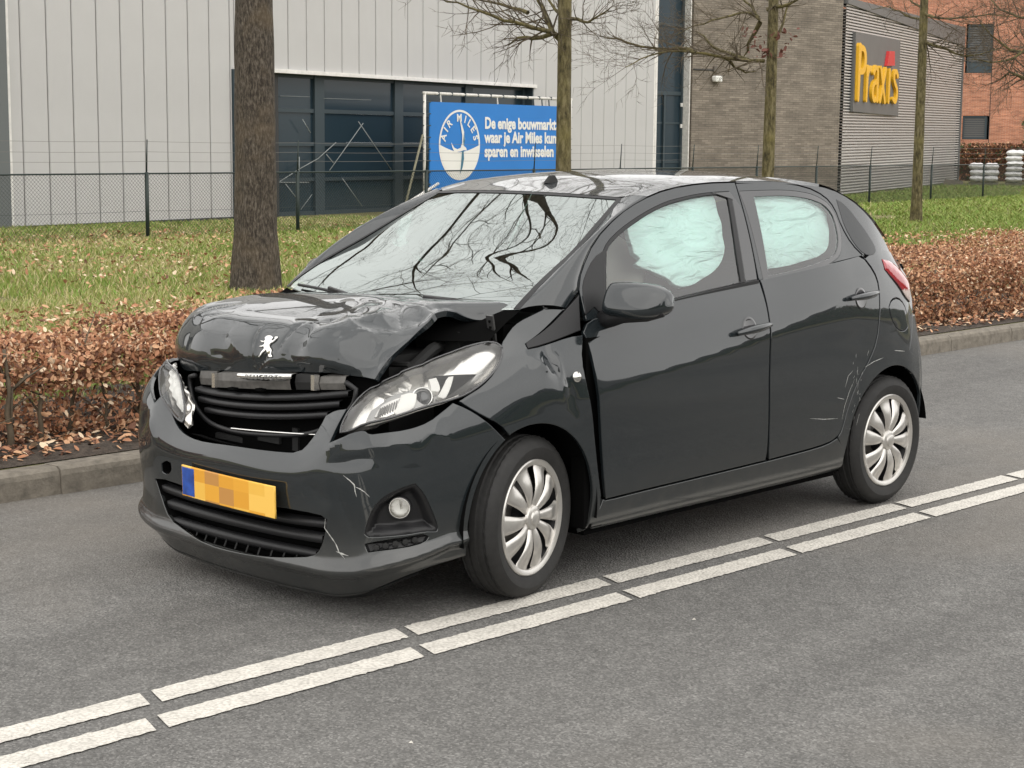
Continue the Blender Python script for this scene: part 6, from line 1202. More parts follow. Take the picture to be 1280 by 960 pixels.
def HS(u, v):
    sh = np.broadcast(np.asarray(u), np.asarray(v)).shape; u = np.broadcast_to(u, sh).ravel().astype(float); v = np.broadcast_to(v, sh).ravel().astype(float)
    P = HS0(u, v); e = 3e-3; n = np.cross(HS0(u, v+e)-HS0(u, v-e), HS0(u-e, v)-HS0(u+e, v)); n /= -np.linalg.norm(n, axis=1, keepdims=True)+1e-12
    q = np.stack([u, v], 1); d = np.zeros(len(u))
    for a, b, wd, amp in HC:
        a_ = np.array(a); b_ = np.array(b); ab = b_-a_; L2 = ab@ab; t = np.clip(((q-a_)@ab)/L2, 0, 1); dd = np.linalg.norm(q-(a_+t[:, None]*ab), axis=1)
        d += .75*amp*np.exp(-(dd/wd))*np.sin(np.pi*np.clip(t, .0, 1))**.7
    tri = lambda a: np.abs((a/np.pi) % 2-1)*2-1
    ml = np.clip((u-.02)/.22, 0, 1)*np.clip((.52-v)/.12, 0, 1); mr_ = np.clip((-.25-u)/.15, 0, 1)*np.clip((.34-v)/.12, 0, 1); mf = np.clip((.14-v)/.05, 0, 1)
    d += .0085*ml*tri(u*26+v*15+1.5*np.sin(v*14))*tri(v*24-u*11+1)+.0014*mr_*tri(u*24-v*22)+.0008*mf*tri(u*19+v*34+1.2)*(.4+.6*tri(u*7.3+1))
    d += .0006*np.sin(u*15+v*9)*np.sin(v*13-u*6+1)*np.clip(1.3-v*2, .1, 1)
    return (P-n*d[:, None]*-1 if False else P+n*d[:, None]*-1*-1).reshape(sh+(3,))
ho = [(-.68, 0), (-.4, 0), (-.2, 0), (0, 0), (.2, 0), (.46, 0), (.56, 0), (.56, .05), (.56, .13), (.56, .31), (.56, .434), (.56, .546), (.56, .70), (.46, .70), (0, .70), (-.4, .70), (-.68, .70), (-.68, .4), (-.68, .15)]
tst = surf_eval(HS, np.array([[0., .4]])); HFLIP = tst[1][0][2] < 0
hood = cp(panel('bonnet', HS, ho, PAINT, car, h=.0072, flange=.022, gap=0, flip=HFLIP))
hood_in = cp(panel('bonnet_lining', HS, [(-.64, .02), (.53, .02), (.53, .68), (-.64, .68)], GAP, car, h=.04, flange=0, flip=not HFLIP, lift=.024))
# lion badge on the bonnet's nose
LION = [(.10,.98),(.20,1.0),(.30,.97),(.36,.90),(.34,.80),(.40,.76),(.47,.82),(.44,.90),(.47,.97),(.55,.95),(.53,.80),(.47,.68),(.38,.62),(.34,.52),(.42,.44),(.46,.34),(.44,.24),(.50,.16),(.54,.06),(.50,.0),(.38,.02),(.28,.0),(.27,.05),(.36,.09),(.32,.18),(.28,.26),(.26,.34),(.20,.26),(.12,.20),(.06,.08),(-.02,.0),(-.06,.04),(.02,.12),(.04,.22),(.10,.32),(.16,.40),(.12,.46),(.04,.42),(-.06,.44),(-.04,.50),(.06,.52),(.12,.58),(.10,.64),(.02,.62),(-.06,.66),(-.08,.72),(-.0,.72),(.06,.70),(.10,.76),(.04,.84),(.06,.92)]
lb = [((x-.22)*.125+.045, z*.055+.045) for x, z in LION]
tt = np.array([[.045, .07]]); 
lion = sub(panel('lion_badge', HS, lb, CHR, hood, h=.01, flange=.004, flip=HFLIP, lift=.006, gap=0, smooth_it=1), hood)
# ---- windscreen, pillars, roof ----
GE = np.array(P3['glass_edge']); ge_s = np.linspace(0, 1, len(GE))
GE = pchip(ge_s, GE, np.linspace(0, 1, 24))
def wsp(c, s):
    i = s*23; E = np.stack([np.interp(i, np.arange(24), GE[:, k]) for k in range(3)], -1)
    base = np.clip(1-s, 0, 1)
    x = E[..., 0]+(1-c*c)*(.065+.09*base); z = E[..., 2]+(1-c*c)*(.014-.030*base)+.004*np.sin(np.pi*s)*(1-c*c); y = E[..., 1]*c
    return np.stack([x, y, z], -1)
C_, S_ = np.meshgrid(np.linspace(1, -1, 41), np.linspace(-.06, 1, 40), indexing='ij')
ws = cp(link('windscreen', *[(m_ := MB().grid(wsp(C_, S_), flip=True)).v, m_.f], WSG, car))
# black band around the glass
def band(c0, c1, s0, s1, nm='windscreen_seal'):
    C2, S2 = np.meshgrid(np.linspace(c0, c1, 30 if abs(c0-c1) > .5 else 3), np.linspace(s0, s1, 30 if abs(s0-s1) > .5 else 3), indexing='ij')
    P = wsp(C2, S2); P = P+np.array([.0010, 0, .0022]); return MB().grid(P, flip=c0 > c1)
for a in ((1.0, .965, -.05, 1), (-.965, -1.0, -.05, 1), (.965, -.965, .985, 1.0)): sub(band(*a).build('windscreen_seal', BLK, ws, smooth=True), ws)
# cowl under the screen
P = [[tuple(wsp(np.array(c), np.array(0.0))+np.array([.0, 0, -.004])), tuple(wsp(np.array(c), np.array(0.0))+np.array([.10*(1-abs(c)*.4), 0, -.035])), tuple(wsp(np.array(c), np.array(0.))+np.array([.16, 0, -.10]))] for c in np.linspace(1, -1, 24)]
cowl = cp(MB().grid(np.array(P)).build('cowl', GAP, car, smooth=True))
# wipers
for c0, c1, s0 in ((.75, .02, .02), (-.05, -.80, .02)):
    a = wsp(np.array(c0), np.array(s0)); pts = [tuple(wsp(np.array(c0+(c1-c0)*t), np.array(s0+.035*math.sin(t*2.6)))+np.array([.004, 0, .014])) for t in np.linspace(0, 1, 12)]
    wmb = MB(); wmb.tube(pts, .006, 6); wmb.tube([tuple(np.array(pts[5])+[0, 0, .010]), tuple(np.array(pts[0])+[.02, 0, .004])], .008, 6); cp(wmb.build('wiper', BLK, car, smooth=True))
# roof strip: outer = door cut line, inner = glass edge / roof
cutc = np.array(uv('cut')); CUT = GS(cutc[:, 0], cutc[:, 1])
b0 = BSD(np.array([uv('trim_top')[2][0], uv('trim_top')[1][0]]), np.array([uv('trim_top')[2][1], uv('trim_top')[1][1]]))
low = BSD(np.array([UV['trim_top'][1][0]]), np.array([UV['trim_top'][1][1]]))[0]
CUTD = dens(chaikin(CUT, 1, closed=False), .02, closed=False)
arc = np.concatenate([[0], np.cumsum(np.linalg.norm(np.diff(CUTD, axis=0), axis=1))])
xh = np.argmin(np.abs(CUTD[:, 0]+.86))
nP = 26
outer = pchip(arc, CUTD, np.linspace(0, arc[xh], nP)); outer = np.concatenate([[b0[0], (b0[0]*.45+CUTD[0]*.55)], outer])
inner = np.stack([np.interp(np.linspace(0, 23, nP+2), np.arange(24), GE[:, k]) for k in range(3)], -1)
P = []
for a, b in zip(outer, inner):
    mid = (a+b)/2; dirv = (b-a); L = np.linalg.norm(dirv); out_ = np.array([.25, .6, .75]); out_ /= np.linalg.norm(out_)
    row = [a+np.array([0, -.006, -.006])]
    for t in np.linspace(0.0, 1, 7): row.append(a+dirv*t+out_*(L*.30*t*(1-t)*1.2)+np.array([0, 0, .0035 if t < 1 else .002]))
    P.append(row)
pil = cp(MB().grid(np.array(P), flip=False).build('windscreen_pillar', PAINT, car, smooth=True))
# roof: stations from the header back
xs_r = np.array([-.86, -1.0, -1.2, -1.45, -1.7, -1.9, -2.05, -2.20, -2.34, -2.46])
zc_r = np.array([1.402, 1.436, 1.462, 1.475, 1.474, 1.462, 1.444, 1.418, 1.382, 1.335])
def rail(x):
    if x > -1.95:
        i = np.argsort(CUTD[:np.argmin(CUTD[:, 2] > 9) or None, 0]); sel = CUTD[(CUTD[:, 0] > -1.96) & (CUTD[:, 2] > 1.30)]; o_ = np.argsort(sel[:, 0]); return np.array([x, np.interp(x, sel[o_, 0], sel[o_, 1]), np.interp(x, sel[o_, 0], sel[o_, 2])])
    z = np.interp(-x, [1.95, 2.05, 2.20, 2.34, 2.46], [1.427, 1.408, 1.350, 1.265, 1.17]); g = GS(np.array(x), np.array(z)); return np.array([x, float(g[1]), z])
P = []
for x, zc in zip(np.linspace(-.86, -2.46, 60), pchip(-xs_r, zc_r, np.linspace(.86, 2.46, 60))):
    r0 = rail(x); t0 = max(0, 1-(-.86-x)*-1/.001) if False else 0
    k = np.clip(1-(abs(x)-.86)/.20, 0, 1)                 # header zone is skewed
    row = []
    ys = [r0[1], r0[1]-.02, r0[1]-.05, r0[1]-.10, r0[1]-.18, r0[1]-.30, 0.14, 0]
    for j, y in enumerate(ys):
        tt_ = 1-y/r0[1]; zz = r0[2]+.0035+(zc-r0[2])*(1-(1-tt_)**2.6)
        xx = x+k*k*(.145*(1-(1-tt_)**2))
        row.append((xx, y, zz))
    P.append(row)
P = np.array(P); # refine header row onto the glass top edge
for j in range(P.shape[1]):
    c = min(1, P[0, j, 1]/GE[-1, 1]); tgt = wsp(np.array(c), np.array(1.0)) if P[0, j, 1] <= GE[-1, 1] else None
    if tgt is not None:
        d_ = np.array([tgt[0]-.004, P[0, j, 1], tgt[2]+.004])-P[0, j]
        for i in range(9): P[i, j] += d_*(1-i/9)**2
Pm = P.copy()[:, ::-1][:, 1:]; Pm[:, :, 1] *= -1; full = np.concatenate([P, Pm], 1)
U_ = np.linspace(0, full.shape[1]-1, 81); full = np.stack([pchip(np.arange(full.shape[1]), full[i], U_) for i in range(full.shape[0])])
roof = cp(MB().grid(full, flip=True).build('roof', PAINT, car, smooth=True))
for o_ in (roof, pil, ws):
    me = o_.data; up = sum(p_.normal.z*p_.area for p_ in me.polygons)
    if up < 0: me.flip_normals()
an = MB(); q = P[4, -1]
an.add([(q[0]+.035, -.014, q[2]-.003), (q[0]+.035, .014, q[2]-.003), (q[0]-.035, .018, q[2]-.001), (q[0]-.035, -.018, q[2]-.001), (q[0]+.008, -.007, q[2]+.028), (q[0]+.008, .007, q[2]+.028), (q[0]-.02, .009, q[2]+.030), (q[0]-.02, -.009, q[2]+.030)], [(0,1,5,4),(1,2,6,5),(2,3,7,6),(3,0,4,7),(4,5,6,7)])
ant = an.build('antenna_base', BLKR, car); cp(ant)
bv = ant.modifiers.new('bevel', 'BEVEL'); bv.width = .006; bv.segments = 3
# rear screen, tail
rr = [rail(-2.46), ]
P = []
for c in np.linspace(1, -1, 15):
    top = np.array([-2.45-.03*(1-c*c), .60*c, 1.335-.165*abs(c)**3]); bt = np.array([-2.60-.07*(1-c*c), .62*c, 1.06])
    P.append([top+(bt-top)*t for t in np.linspace(0, 1, 6)])
cp(MB().grid(np.array(P)).build('rear_screen', GLOSS, car, smooth=True))
# tail lamp
WHL = mat('tail_lamp_clear', (.62,.52,.48), rough=.15, coat=1)
def STL(u, v):
    u = np.asarray(u, float); v = np.asarray(v, float); P_ = BS(u, v); e = 2e-3
    n_ = np.cross(BS(u+e, v)-BS(u-e, v), BS(u, v+e)-BS(u, v-e)); n_ /= np.linalg.norm(n_, axis=-1, keepdims=True)+1e-12
    d = distpoly(np.stack([u.ravel(), v.ravel()], 1), np.array(TLP)).reshape(u.shape); t = np.clip(d/.03, 0, 1); return P_+n_*(.004+.014*np.sqrt(t+1e-6))[..., None]
TLP = dens(chaikin(uv('tlamp'), 1), .012)
tlamp = cp(panel('tail_lamp', STL, uv('tlamp'), RED, car, h=.01, flange=.02, gap=0))
tlamp.data.materials.append(WHL)
for p_ in tlamp.data.polygons:
    if sum(tlamp.data.vertices[i].co.z for i in p_.vertices)/len(p_.vertices) < .955: p_.material_index = 1
# ---- headlamps ----
def lamp(loop, side, par):
    S = BSD
    lp = dens(chaikin(loop, 1), .012); c = lp.mean(0)
    inn = lp+(c-lp)*.0
    house = cavity('headlamp_housing', lp, .075, REFD, par) if False else None
    n = len(lp); rings = []
    for t, d in ((1.0, .0), (.985, .014), (.95, .03), (.8, .055), (.5, .075), (.15, .08)):
        q = c+(lp-c)*t; P_, N_, _, _ = surf_eval(BS, q); rings.append(P_-N_*d)
    V = np.concatenate(rings); Fc = []
    for k in range(len(rings)-1): Fc += [(k*n+i, k*n+(i+1) % n, (k+1)*n+(i+1) % n, (k+1)*n+i) for i in range(n)]
    Fc.append(tuple(5*n+i for i in range(n)))
    mi = [0]*(2*n)+[1]*(3*n)+[1]
    hl = link('headlamp', V, Fc, None, par, mats=[REFD, REFL], midx=mi); cp(hl)
    def SL(u, v):
        u = np.asarray(u, float); v = np.asarray(v, float); d = distpoly(np.stack([u.ravel(), v.ravel()], 1), lp).reshape(u.shape); P_ = BS(u, v); e = 2e-3
        n_ = np.cross(BS(u+e, v)-BS(u-e, v), BS(u, v+e)-BS(u, v-e)); n_ /= np.linalg.norm(n_, axis=-1, keepdims=True)+1e-12
        t = np.clip(d/.045, 0, 1); return P_+n_*(.002+.014*np.sqrt(t+1e-6))[..., None]
    lens = panel('headlamp_lens', SL, loop, LNS, hl, h=.012, flange=0, gap=-.001); sub(lens, hl)
    # rim seal
    P_, N_, _, _ = surf_eval(BS, lp); sub(MB().tube([tuple(a) for a in (P_+N_*.002)]+[tuple(P_[0]+N_[0]*.002)], .0045, 6).build('headlamp_rim', GLOSS, hl, smooth=True), hl)
    return hl, lp, c
hl, lp, hc = lamp(uv('hl'), 1, car)
def inB(px_uv, d): P_, N_, _, _ = surf_eval(BS, np.array([px_uv])); return P_[0]-N_[0]*d, N_[0]
HLP = {"refl": [[0.7885, 0.8069], [0.8371, 0.8117], [0.8734, 0.7996], [0.8508, 0.7599], [0.8264, 0.7385], [0.7549, 0.7261], [0.7499, 0.7382], [0.7701, 0.77]], "v1": [[1.0221, 0.8604], [1.0468, 0.8606], [0.9819, 0.7704], [0.9626, 0.7619], [0.9458, 0.7733], [0.9733, 0.8035]], "v2": [[0.9503, 0.8613], [0.9815, 0.8656], [0.9705, 0.8114], [0.9577, 0.7973], [0.9349, 0.8037]], "bez": [[0.601, 0.7258], [0.605, 0.7731], [0.6597, 0.8095], [0.7729, 0.8368], [0.8876, 0.8378], [0.928, 0.8324], [0.9801, 0.7739], [0.9265, 0.7524], [0.8094, 0.7375], [0.7085, 0.719], [0.6246, 0.7086]], "lou": [[0.6462, 0.7339], [0.6604, 0.7709], [0.7225, 0.7946], [0.784, 0.8038], [0.7527, 0.7349], [0.7019, 0.7225]], "louA": [0.669, 0.744], "louB": [0.7772, 0.7724], "strip": [[0.5992, 0.6926], [0.7087, 0.7103], [0.8075, 0.7293], [0.9243, 0.7466], [0.9937, 0.7595], [1.0265, 0.77], [1.0112, 0.7549], [0.9201, 0.7354], [0.8057, 0.7213], [0.7088, 0.7017], [0.6263, 0.6906]], "proj": [0.9049, 0.7921], "right": [[-0.7258, 0.8], [-0.5425, 0.8], [-0.4407, 0.7764], [-0.3727, 0.7259], [-0.3256, 0.675], [-0.315, 0.6374], [-0.3538, 0.6406], [-0.411, 0.6616], [-0.4529, 0.6777], [-0.5093, 0.6976], [-0.5794, 0.7376], [-0.6974, 0.7869]], "r1": [[-0.6574, 0.8117], [-0.5362, 0.796], [-0.4442, 0.765], [-0.3794, 0.7084], [-0.3524, 0.6688], [-0.3732, 0.6633], [-0.4293, 0.6947], [-0.4807, 0.7132], [-0.571, 0.7594]], "r2": [[-0.4133, 0.7589], [-0.3582, 0.7453], [-0.3068, 0.6937], [-0.2734, 0.6391], [-0.2948, 0.6172], [-0.3346, 0.6423], [-0.3433, 0.6925]]}
CURT = [[[-0.7239, 1.2954], [-0.8292, 1.3408], [-0.9542, 1.3689], [-1.0535, 1.3796], [-1.1802, 1.3839], [-1.2925, 1.3918], [-1.294, 1.3508], [-1.2783, 1.2945], [-1.2699, 1.2195], [-1.261, 1.1697], [-1.2141, 1.1217], [-1.1414, 1.0907], [-1.0632, 1.0667], [-0.9969, 1.0455], [-0.9156, 1.0435], [-0.8771, 1.0754], [-0.8067, 1.1055], [-0.7154, 1.1273], [-0.7052, 1.1454], [-0.7446, 1.1615], [-0.7168, 1.1803]], [[-1.4815, 1.386], [-1.6371, 1.3872], [-1.8363, 1.3745], [-1.9608, 1.3457], [-2.0131, 1.2974], [-1.9992, 1.2303], [-1.9639, 1.1778], [-1.8893, 1.1272], [-1.7184, 1.1043], [-1.5777, 1.0907], [-1.4755, 1.0854], [-1.4296, 1.1001], [-1.448, 1.2076]]]
# inner bezel: dark swoop, reflectors, projector, light blades
def bez(name, loop, m, d, h=.012, fl=.02):
    def S2(u, v):
        P_ = BS(u, v); e = 2e-3; n_ = np.cross(BS(u+e, v)-BS(u-e, v), BS(u, v+e)-BS(u, v-e)); n_ /= np.linalg.norm(n_, axis=-1, keepdims=True)+1e-12
        return P_-n_*d
    return sub(panel(name, S2, loop, m, hl, h=h, flange=fl, gap=0), hl)
bez('lamp_reflector', HLP['refl'], REFW, .018); bez('lamp_blade', HLP['v1'], REFW, .012); bez('lamp_blade', HLP['v2'], REFW, .014)
bez('lamp_bezel', HLP['bez'], REFD, .034); bez('lamp_louvre', HLP['lou'], REFL, .024)
bez('lamp_strip', HLP['strip'], REFW, .008, fl=.006)
for k in range(9):
    t = k/9; (u0, v0), (u1, v1) = HLP['louA'], HLP['louB']; a, _ = inB((u0+(u1-u0)*t, v0+(v1-v0)*t-.018), .02); b, _ = inB((u0+(u1-u0)*t+.012, v0+(v1-v0)*t+.020), .022)
    sub(MB().tube([a, b], .0025, 5).build('lamp_rib', REFD, hl), hl)
pc_, pn = inB(HLP['proj'], .040); pd = Vector(pn)+Vector((.9, .1, .0)); pd.normalize()
sub(lathe('projector_rim', [(.036, -.02), (.037, .012), (.033, .014), (.030, .004)], pc_, pd, CHR, hl), hl)
sub(lathe('projector_lens', [(.031, .0), (.027, .012), (.016, .020), (.0005, .023)], pc_, pd, GLOSS, hl), hl)
hr, _, _ = lamp([(a, b) for a, b in HLP['right']], -1, car)
def crumpled(name, loop, m, d, amp, par):
    def S2(u, v):
        u = np.asarray(u, float); v = np.asarray(v, float); P_ = BS(u, v); return P_+(-d+amp*np.sin(u*90+v*40)*np.sin(v*70-u*30))[..., None]*np.array([1, -.2, .2])
    return sub(panel(name, S2, loop, m, par, h=.008, flange=.01), par)
crumpled('lamp_reflector', HLP['r1'], REFW, .012, .006, hr); crumpled('lamp_fragment', HLP['r2'], REFL, .006, .008, hr)
# ---- mirror ----
def mirror_body(cx, cy, cz):
    P = []
    for i, t in enumerate(np.linspace(0, 1, 26)):
        y = cy-.120+.205*t; e = (1-(max(0, (t-.45)/.55))**3.0)**.5 if t > .45 else 1-.10*((.45-t)/.45)**2
        hz = .066*e*(1.0-.06*t); dx = .058*e; row = []
        xoff = -.075*t**1.4; zo = -.006*t
        for a in np.linspace(0, 2*math.pi, 40, endpoint=False):
            ca, sa = math.cos(a), math.sin(a); n_ = 2.8
            rr = (abs(ca)**n_+abs(sa)**n_)**(-1/n_); zz = hz*rr*sa; xx = dx*rr*ca
            if xx > 0: xx *= 1.25*(1-.35*(zz/.062))
            row.append((cx+xoff+xx, y, cz+zo+zz))
        P.append(row+[row[0]])
    return np.array(P)
mp = mirror_body(-.43, .905, 1.035)
mb = MB(); mb.grid(mp); k = len(mb.v); mb.add([tuple(mp[0].mean(0))], []); mb.f += [(k, i, i+1) for i in range(40)]; mb.m += [0]*40; mb.add([tuple(mp[-1].mean(0))], []); mb.f += [(k+1, k-41+i+1, k-41+i) for i in range(40)]; mb.m += [0]*40
mir = mb.build('door_mirror', PAINT, car, smooth=True); cp(mir)
sub(MB().tube([(-.42, .735, .955), (-.42, .78, .962), (-.42, .83, .975), (-.46, .91, .982), (-.48, .97, .992)], [.036, .030, .026, .024, .014], 12).build('mirror_arm', BLK, mir, smooth=True), mir)
sub(MB().grid(mp[1:-2, 13:28]*1+np.array([-.001, 0, 0])).build('mirror_glass', GLOSS, mir, smooth=True), mir)
# ---- handles, marker, wipers ----
def handle(key, par):
    (u0, v0), (u1, v1) = uv(key); c = uv(key+'_c')[0]
    P_, N_, _, _ = surf_eval(BSD, dens([(u0, v0), (u1, v1)], .012, closed=False)); n = len(P_); mbh = MB(); t = np.linspace(0, 1, n); off = .010+.026*np.sin(np.pi*np.clip(t, .02, .98))**.45
    mbh.tube([tuple(a+b*o_) for a, b, o_ in zip(P_, N_, off)], list(.0155*np.clip(np.sin(np.pi*np.clip(t, .06, .94))**.3, .5, 1)), 10)
    h_ = sub(mbh.build('door_handle', PAINT, par, smooth=True), par)
    # recess bowl: dark, dished dimple laid over the skin
    Pc, Nc, du, dv = surf_eval(BSD, np.array([c])); nrm = Vector(Nc[0])
    b_ = lathe('handle_recess', [(.046, .0015), (.042, .0030), (.036, .0022), (.024, .0014), (.0005, .001)], Vector(Pc[0])-Vector((0, 0, .004)), nrm, GLOSS, par, n=32); sub(b_, par)
    return h_
handle('fhandle', fd); handle('rhandle', rd)
Pm_, Nm_, _, _ = surf_eval(BSD, np.array(UV['marker']))
mk_ = lathe('side_marker', [(.020, .0), (.018, .006), (.010, .011), (.0005, .012)], Pm_[0], Nm_[0], CHR, fender); sub(mk_, fender)
# ---- wheels ----
def tyre_prof():
    ro, ri, w2 = .288, .203, .077
    pr = [(ri, w2-.020), (ri+.006, w2-.008), (ri+.022, w2), (ri+.045, w2+.003), (ro-.022, w2-.004), (ro-.008, w2-.016), (ro-.002, w2-.028)]
    tread = []
    for g in (.045, .018, -.018, -.045): tread += [(ro, g+.006), (ro-.006, g+.003), (ro-.006, g-.003), (ro, g-.006)]
    return pr+tread+[(r_, -a_) for r_, a_ in pr[::-1]]
def make_wheel(name):
    root = empty(name, (0, 0, 0)); n = 96
    pr = tyre_prof(); P = []
    for k in range(n):
        a = 2*math.pi*k/n; c, s = math.cos(a), math.sin(a); row = []
        for i, (r_, y_) in enumerate(pr):
            cutg = (k % 2 == 0) and r_ > .275 and (.016 < abs(y_) < .062)
            rr_ = r_-(.004 if cutg and abs(y_) > .02 else 0); row.append((rr_*c, y_, rr_*s))
        P.append(row)
    ty = MB().grid(np.array(P), close_u=True).build('tyre', RUB, root, smooth=False); autosmooth(ty, 28)
    if sum((p_.normal.x*p_.center.x+p_.normal.z*p_.center.z) for p_ in ty.data.polygons if abs(p_.center.y) < .03) < 0: ty.data.flip_normals()
    rm = lathe('rim', [(.206, .062), (.198, .060), (.190, .045), (.182, .02), (.182, -.06), (.0005, -.06)], (0, 0, 0), (0, 1, 0), STEEL, root, n=64)
    sub(MB().tube([(0, -.03, 0), (0, .045, 0)], [.065, .055], 24).build('brake_hub', STEEL, root), root)
    # brake disc
    lathe('brake_disc', [(.12, .0), (.12, .012), (.05, .014)], (0, 0, 0), (0, 1, 0), mat('disc_iron', (.16,.15,.14), rough=.4, metal=.8) if 'disc_iron' not in MATS else MATS['disc_iron'], root, n=40)
    # wheel cover: ten blades, rim ring and hub
    mbk = MB(); 
    for k in range(10):
        a0 = 2*math.pi*(k+.5*(k % 2)*.18)/10+.16; rows = []
        for t in np.linspace(0, 1, 9):
            r_ = .040+(.192-.040)*t; hw = (.0125+.0285*t**1.1)/r_ ; hw = min(hw, .60 if t < .3 else .40); yb_ = .070+.014*math.sin(math.pi*min(1, t*1.15))-.006*t
            rows.append([(r_*math.cos(a0+b), yb_-(.009 if abs(s_) == 1 else (.0035 if abs(s_) > .5 else 0)), r_*math.sin(a0+b)) for s_ in (-1, -.86, -.5, 0, .5, .86, 1) for b in [hw*s_+(.04*t)]])
        mbk.grid(np.array(rows), flip=True)
    ring_ = [(.208, .060), (.207, .070), (.203, .0735), (.196, .072), (.186, .068), (.184, .060)]
    Pr = [[(r_*math.cos(a), y_, r_*math.sin(a)) for r_, y_ in ring_] for a in np.linspace(0, 2*math.pi, 80, endpoint=False)]
    mbk.grid(np.array(Pr), close_u=True, flip=True)
    hub = [(.046, .066), (.042, .076), (.034, .079), (.028, .080), (.026, .086), (.020, .089), (.0005, .090)]
    Pr = [[(r_*math.cos(a), y_, r_*math.sin(a)) for r_, y_ in hub] for a in np.linspace(0, 2*math.pi, 40, endpoint=False)]
    mbk.grid(np.array(Pr), close_u=True, flip=True)
    wc = mbk.build('wheel_cover', ALU, root, smooth=True); autosmooth(wc, 40)
    return root
wheel = make_wheel('wheel'); wheel.parent = car
wheel.location = (1.0-.004, .702, .288); wheel.rotation_euler = (0, R(12), R(12))
for x, y, rz, ry in ((-2.34, .722, 0, 40), (0, -.712, 180+7, 5), (-2.34, -.722, 180, 70)):
    c = dup(wheel, car); c.location = (x+1.0, y, .288); c.rotation_euler = (0, R(ry), R(rz))
# wheel-house liners
def liner(cx, sgn):
    P = [[(cx+.345*math.cos(a), sgn*y_, .288+.352*math.sin(a)) for y_ in (.790, .76, .60, .46)] for a in np.linspace(R(-8), R(188 if cx > -1 else 170), 40)]
    mbl = MB(); mbl.grid(np.array(P)); c = [(cx, sgn*.46, .288)]; k = len(mbl.v); mbl.add(c, []); mbl.f += [(k, 4*i+3, 4*i+7) for i in range(39)]; mbl.m += [0]*39
    return cp(mbl.build('wheel_liner', GAP, car, smooth=True))
for cx in (0, -2.33):
    for s_ in (1, -1): liner(cx, s_)
# underbody and inner shell, so no gap looks through the car
ubd = MB(); ubd.box((-2.62, -.70, .17), (-1.9, .70, .30)); ubd.box((-2.0, -.73, .165), (-.34, .73, .30)); ubd.box((-.40, -.60, .17), (.52, .60, .30)); ubd.box((-1.95, .72, .30), (-.36, .735, .93)); ubd.box((-1.95, -.735, .30), (-.36, -.72, .93)); ubd.box((-2.6, -.66, .30), (-2.0, .66, .62))
ubd.box((-.40, .70, .20), (-.30, .765, .90)); ubd.box((-.40, -.765, .20), (-.30, -.70, .90))
cp(ubd.build('floor_pan', GAP, car))
# engine bay
eb = MB(); eb.box((-.08, -.62, .45), (-.02, .62, .955)); eb.box((-.05, -.60, .30), (.50, .60, .52)); eb.box((.05, -.30, .5), (.42, .30, .80)); eb.box((-.05, .60, .50), (.30, .66, .80)); eb.box((-.05, -.66, .50), (.30, -.60, .80))
cp(eb.build('engine_bay', GAP, car))
en = MB(); en.box((.12, .18, .52), (.36, .44, .86)); en.box((.02, .30, .80), (.10, .52, .93)); en.tube([(.34, .50, .80), (.20, .48, .87), (.05, .40, .88)], .022, 8); en.tube([(.10, .60, .88), (.36, .56, .80)], .008, 6); en.tube([(.40, .20, .82), (.36, .54, .84)], .010, 6)
cp(en.build('engine_part', BLKR, car)); autosmooth(BODY[-1], 40)
br_ = MB(); a = Vector((.045, .625, .985)); b = Vector((.075, .635, .875)); 
br_.box((-.004, -.016, 0), (.004, .016, .125), rot=Matrix.Rotation(.2, 3, 'Y'), origin=(.02, .615, .87)); hb = br_.build('hinge_bracket', mat('bracket_steel', (.10,.10,.10), rough=.4, metal=.7), car); cp(hb)
for k in range(5):
    c = Vector((.02, .615, .87))+Matrix.Rotation(.2, 3, 'Y') @ Vector((.005, 0, .018+.022*k)); sub(lathe('bolt_hole', [(.0065, 0), (.0005, .0004)], c, (1, 0, .2), GAP, hb, n=10), hb)
sub(MB().box((.03, .60, .855), (.075, .645, .880)).build('bracket_foot', REFW, hb), hb)
# ---- interior ----
def rbox(name, a, b, m, par, bev=.03, rot=None):
    o = MB().box(a, b).build(name, m, par, smooth=True); md = o.modifiers.new('bevel', 'BEVEL'); md.width = bev; md.segments = 3; return cp(o)
for y in (.36, -.36):
    s_ = MB(); 
    s_.grid(np.array([[(x+.0, y+dy, z+(.02 if abs(dy) > .2 else 0)) for dy in (-.25, -.2, 0, .2, .25)] for x, z in ((-.78, .45), (-.74, .52), (-1.0, .53), (-1.2, .50), (-1.27, .60), (-1.34, .85), (-1.40, 1.08), (-1.46, 1.10), (-1.44, .8), (-1.40, .5))])); 
    seat = cp(s_.build('front_seat', SEAT, car, smooth=True)); hd = MB().box((-1.50, y-.12, 1.13), (-1.42, y+.12, 1.29)).build('head_restraint', SEAT, seat, smooth=True); md = hd.modifiers.new('b', 'BEVEL'); md.width = .03; md.segments = 3; sub(hd, seat)
rbox('rear_seat', (-2.25, -.6, .45), (-2.10, .6, 1.05), SEAT, car)
dash = MB().grid(np.array([[(-.16, y, .945), (-.34, y, .965-.02*abs(y)), (-.50, y, .945), (-.58, y, .88), (-.60, y, .60)] for y in np.linspace(-.68, .68, 12)])).build('dashboard', BLKR, car, smooth=True); cp(dash)
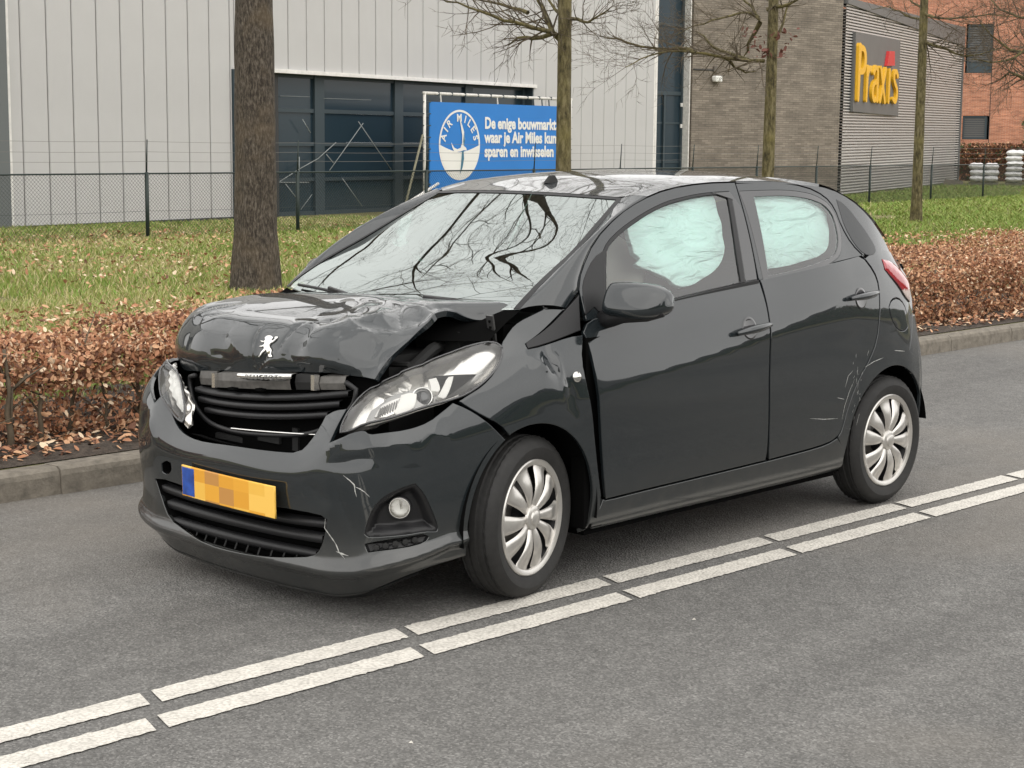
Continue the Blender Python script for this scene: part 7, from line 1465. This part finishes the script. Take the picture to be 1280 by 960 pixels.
swp = [(-.70+.10*math.sin(a)*.35, .36+.185*math.cos(a), .90+.175*math.sin(a)) for a in np.linspace(0, 2*math.pi, 30)]
swh = cp(MB().tube(swp, .015, 8).build('steering_wheel', BLKR, car, smooth=True))
dbag = MB(); Pg = []
for i, t in enumerate(np.linspace(0, math.pi, 12)):
    Pg.append([(-.74-.07*math.sin(t)*(1+.2*math.sin(5*a)), .36+.16*math.sin(t)*math.cos(a)*.9+0*t, .90+.15*math.sin(t)*math.sin(a)-.0+.02*math.cos(3*a)) if 0 else (-.84+.10*math.cos(t), .36+.22*math.sin(t)*math.cos(a), 1.10+.15*math.sin(t)*math.sin(a)+.008*math.sin(5*a)) for a in np.linspace(0, 2*math.pi, 20)])
sub(MB().grid(np.array(Pg)).build('driver_airbag', CREAM, swh, smooth=True), swh)
def curtain(loop, par, ph):
    def S2(x, z):
        x = np.asarray(x, float); z = np.asarray(z, float); P_ = GS(x, z); w_ = .004*np.sin(z*38+x*7+ph+2*np.sin(x*5))+.004*np.sin(x*13+ph+z*8)+.0022*np.sin(z*75+x*21+2*np.sin(x*14)+ph); return P_+np.stack([0*x, -.034+w_, 0*x], -1)
    return panel('curtain_airbag', S2, loop, BAG, car, h=.016, flip=True, flange=.02)
fix_ = [cp(curtain(CURT[0], car, 0)), cp(curtain(CURT[1], car, 1.7))]
# pleat seam
# right-hand side: the same panels mirrored
for o in list(BODY):
    if o.name.split('.')[0] in ('front_wing', 'front_door', 'rear_door', 'rear_quarter', 'rear_bumper', 'tailgate', 'quarter_pillar', 'sill', 'wing_trim', 'windscreen_pillar', 'door_post_cover', 'tail_lamp', 'quarter_glass', 'curtain_airbag'):
        c = mirror(o, car); c.location = o.location
        for ch in o.children:
            if ch.name.split('.')[0] in ('window_frame', 'window_glass', 'door_handle', 'handle_recess', 'belt_strip', 'mirror_base'): mirror(ch, c)
rm_ = mirror(mir, car); rm_.location = mir.location
for ch in mir.children: mirror(ch, rm_)
for o in car.children:
    if o.name.startswith('curtain_airbag') and o.location.y == 0: pass
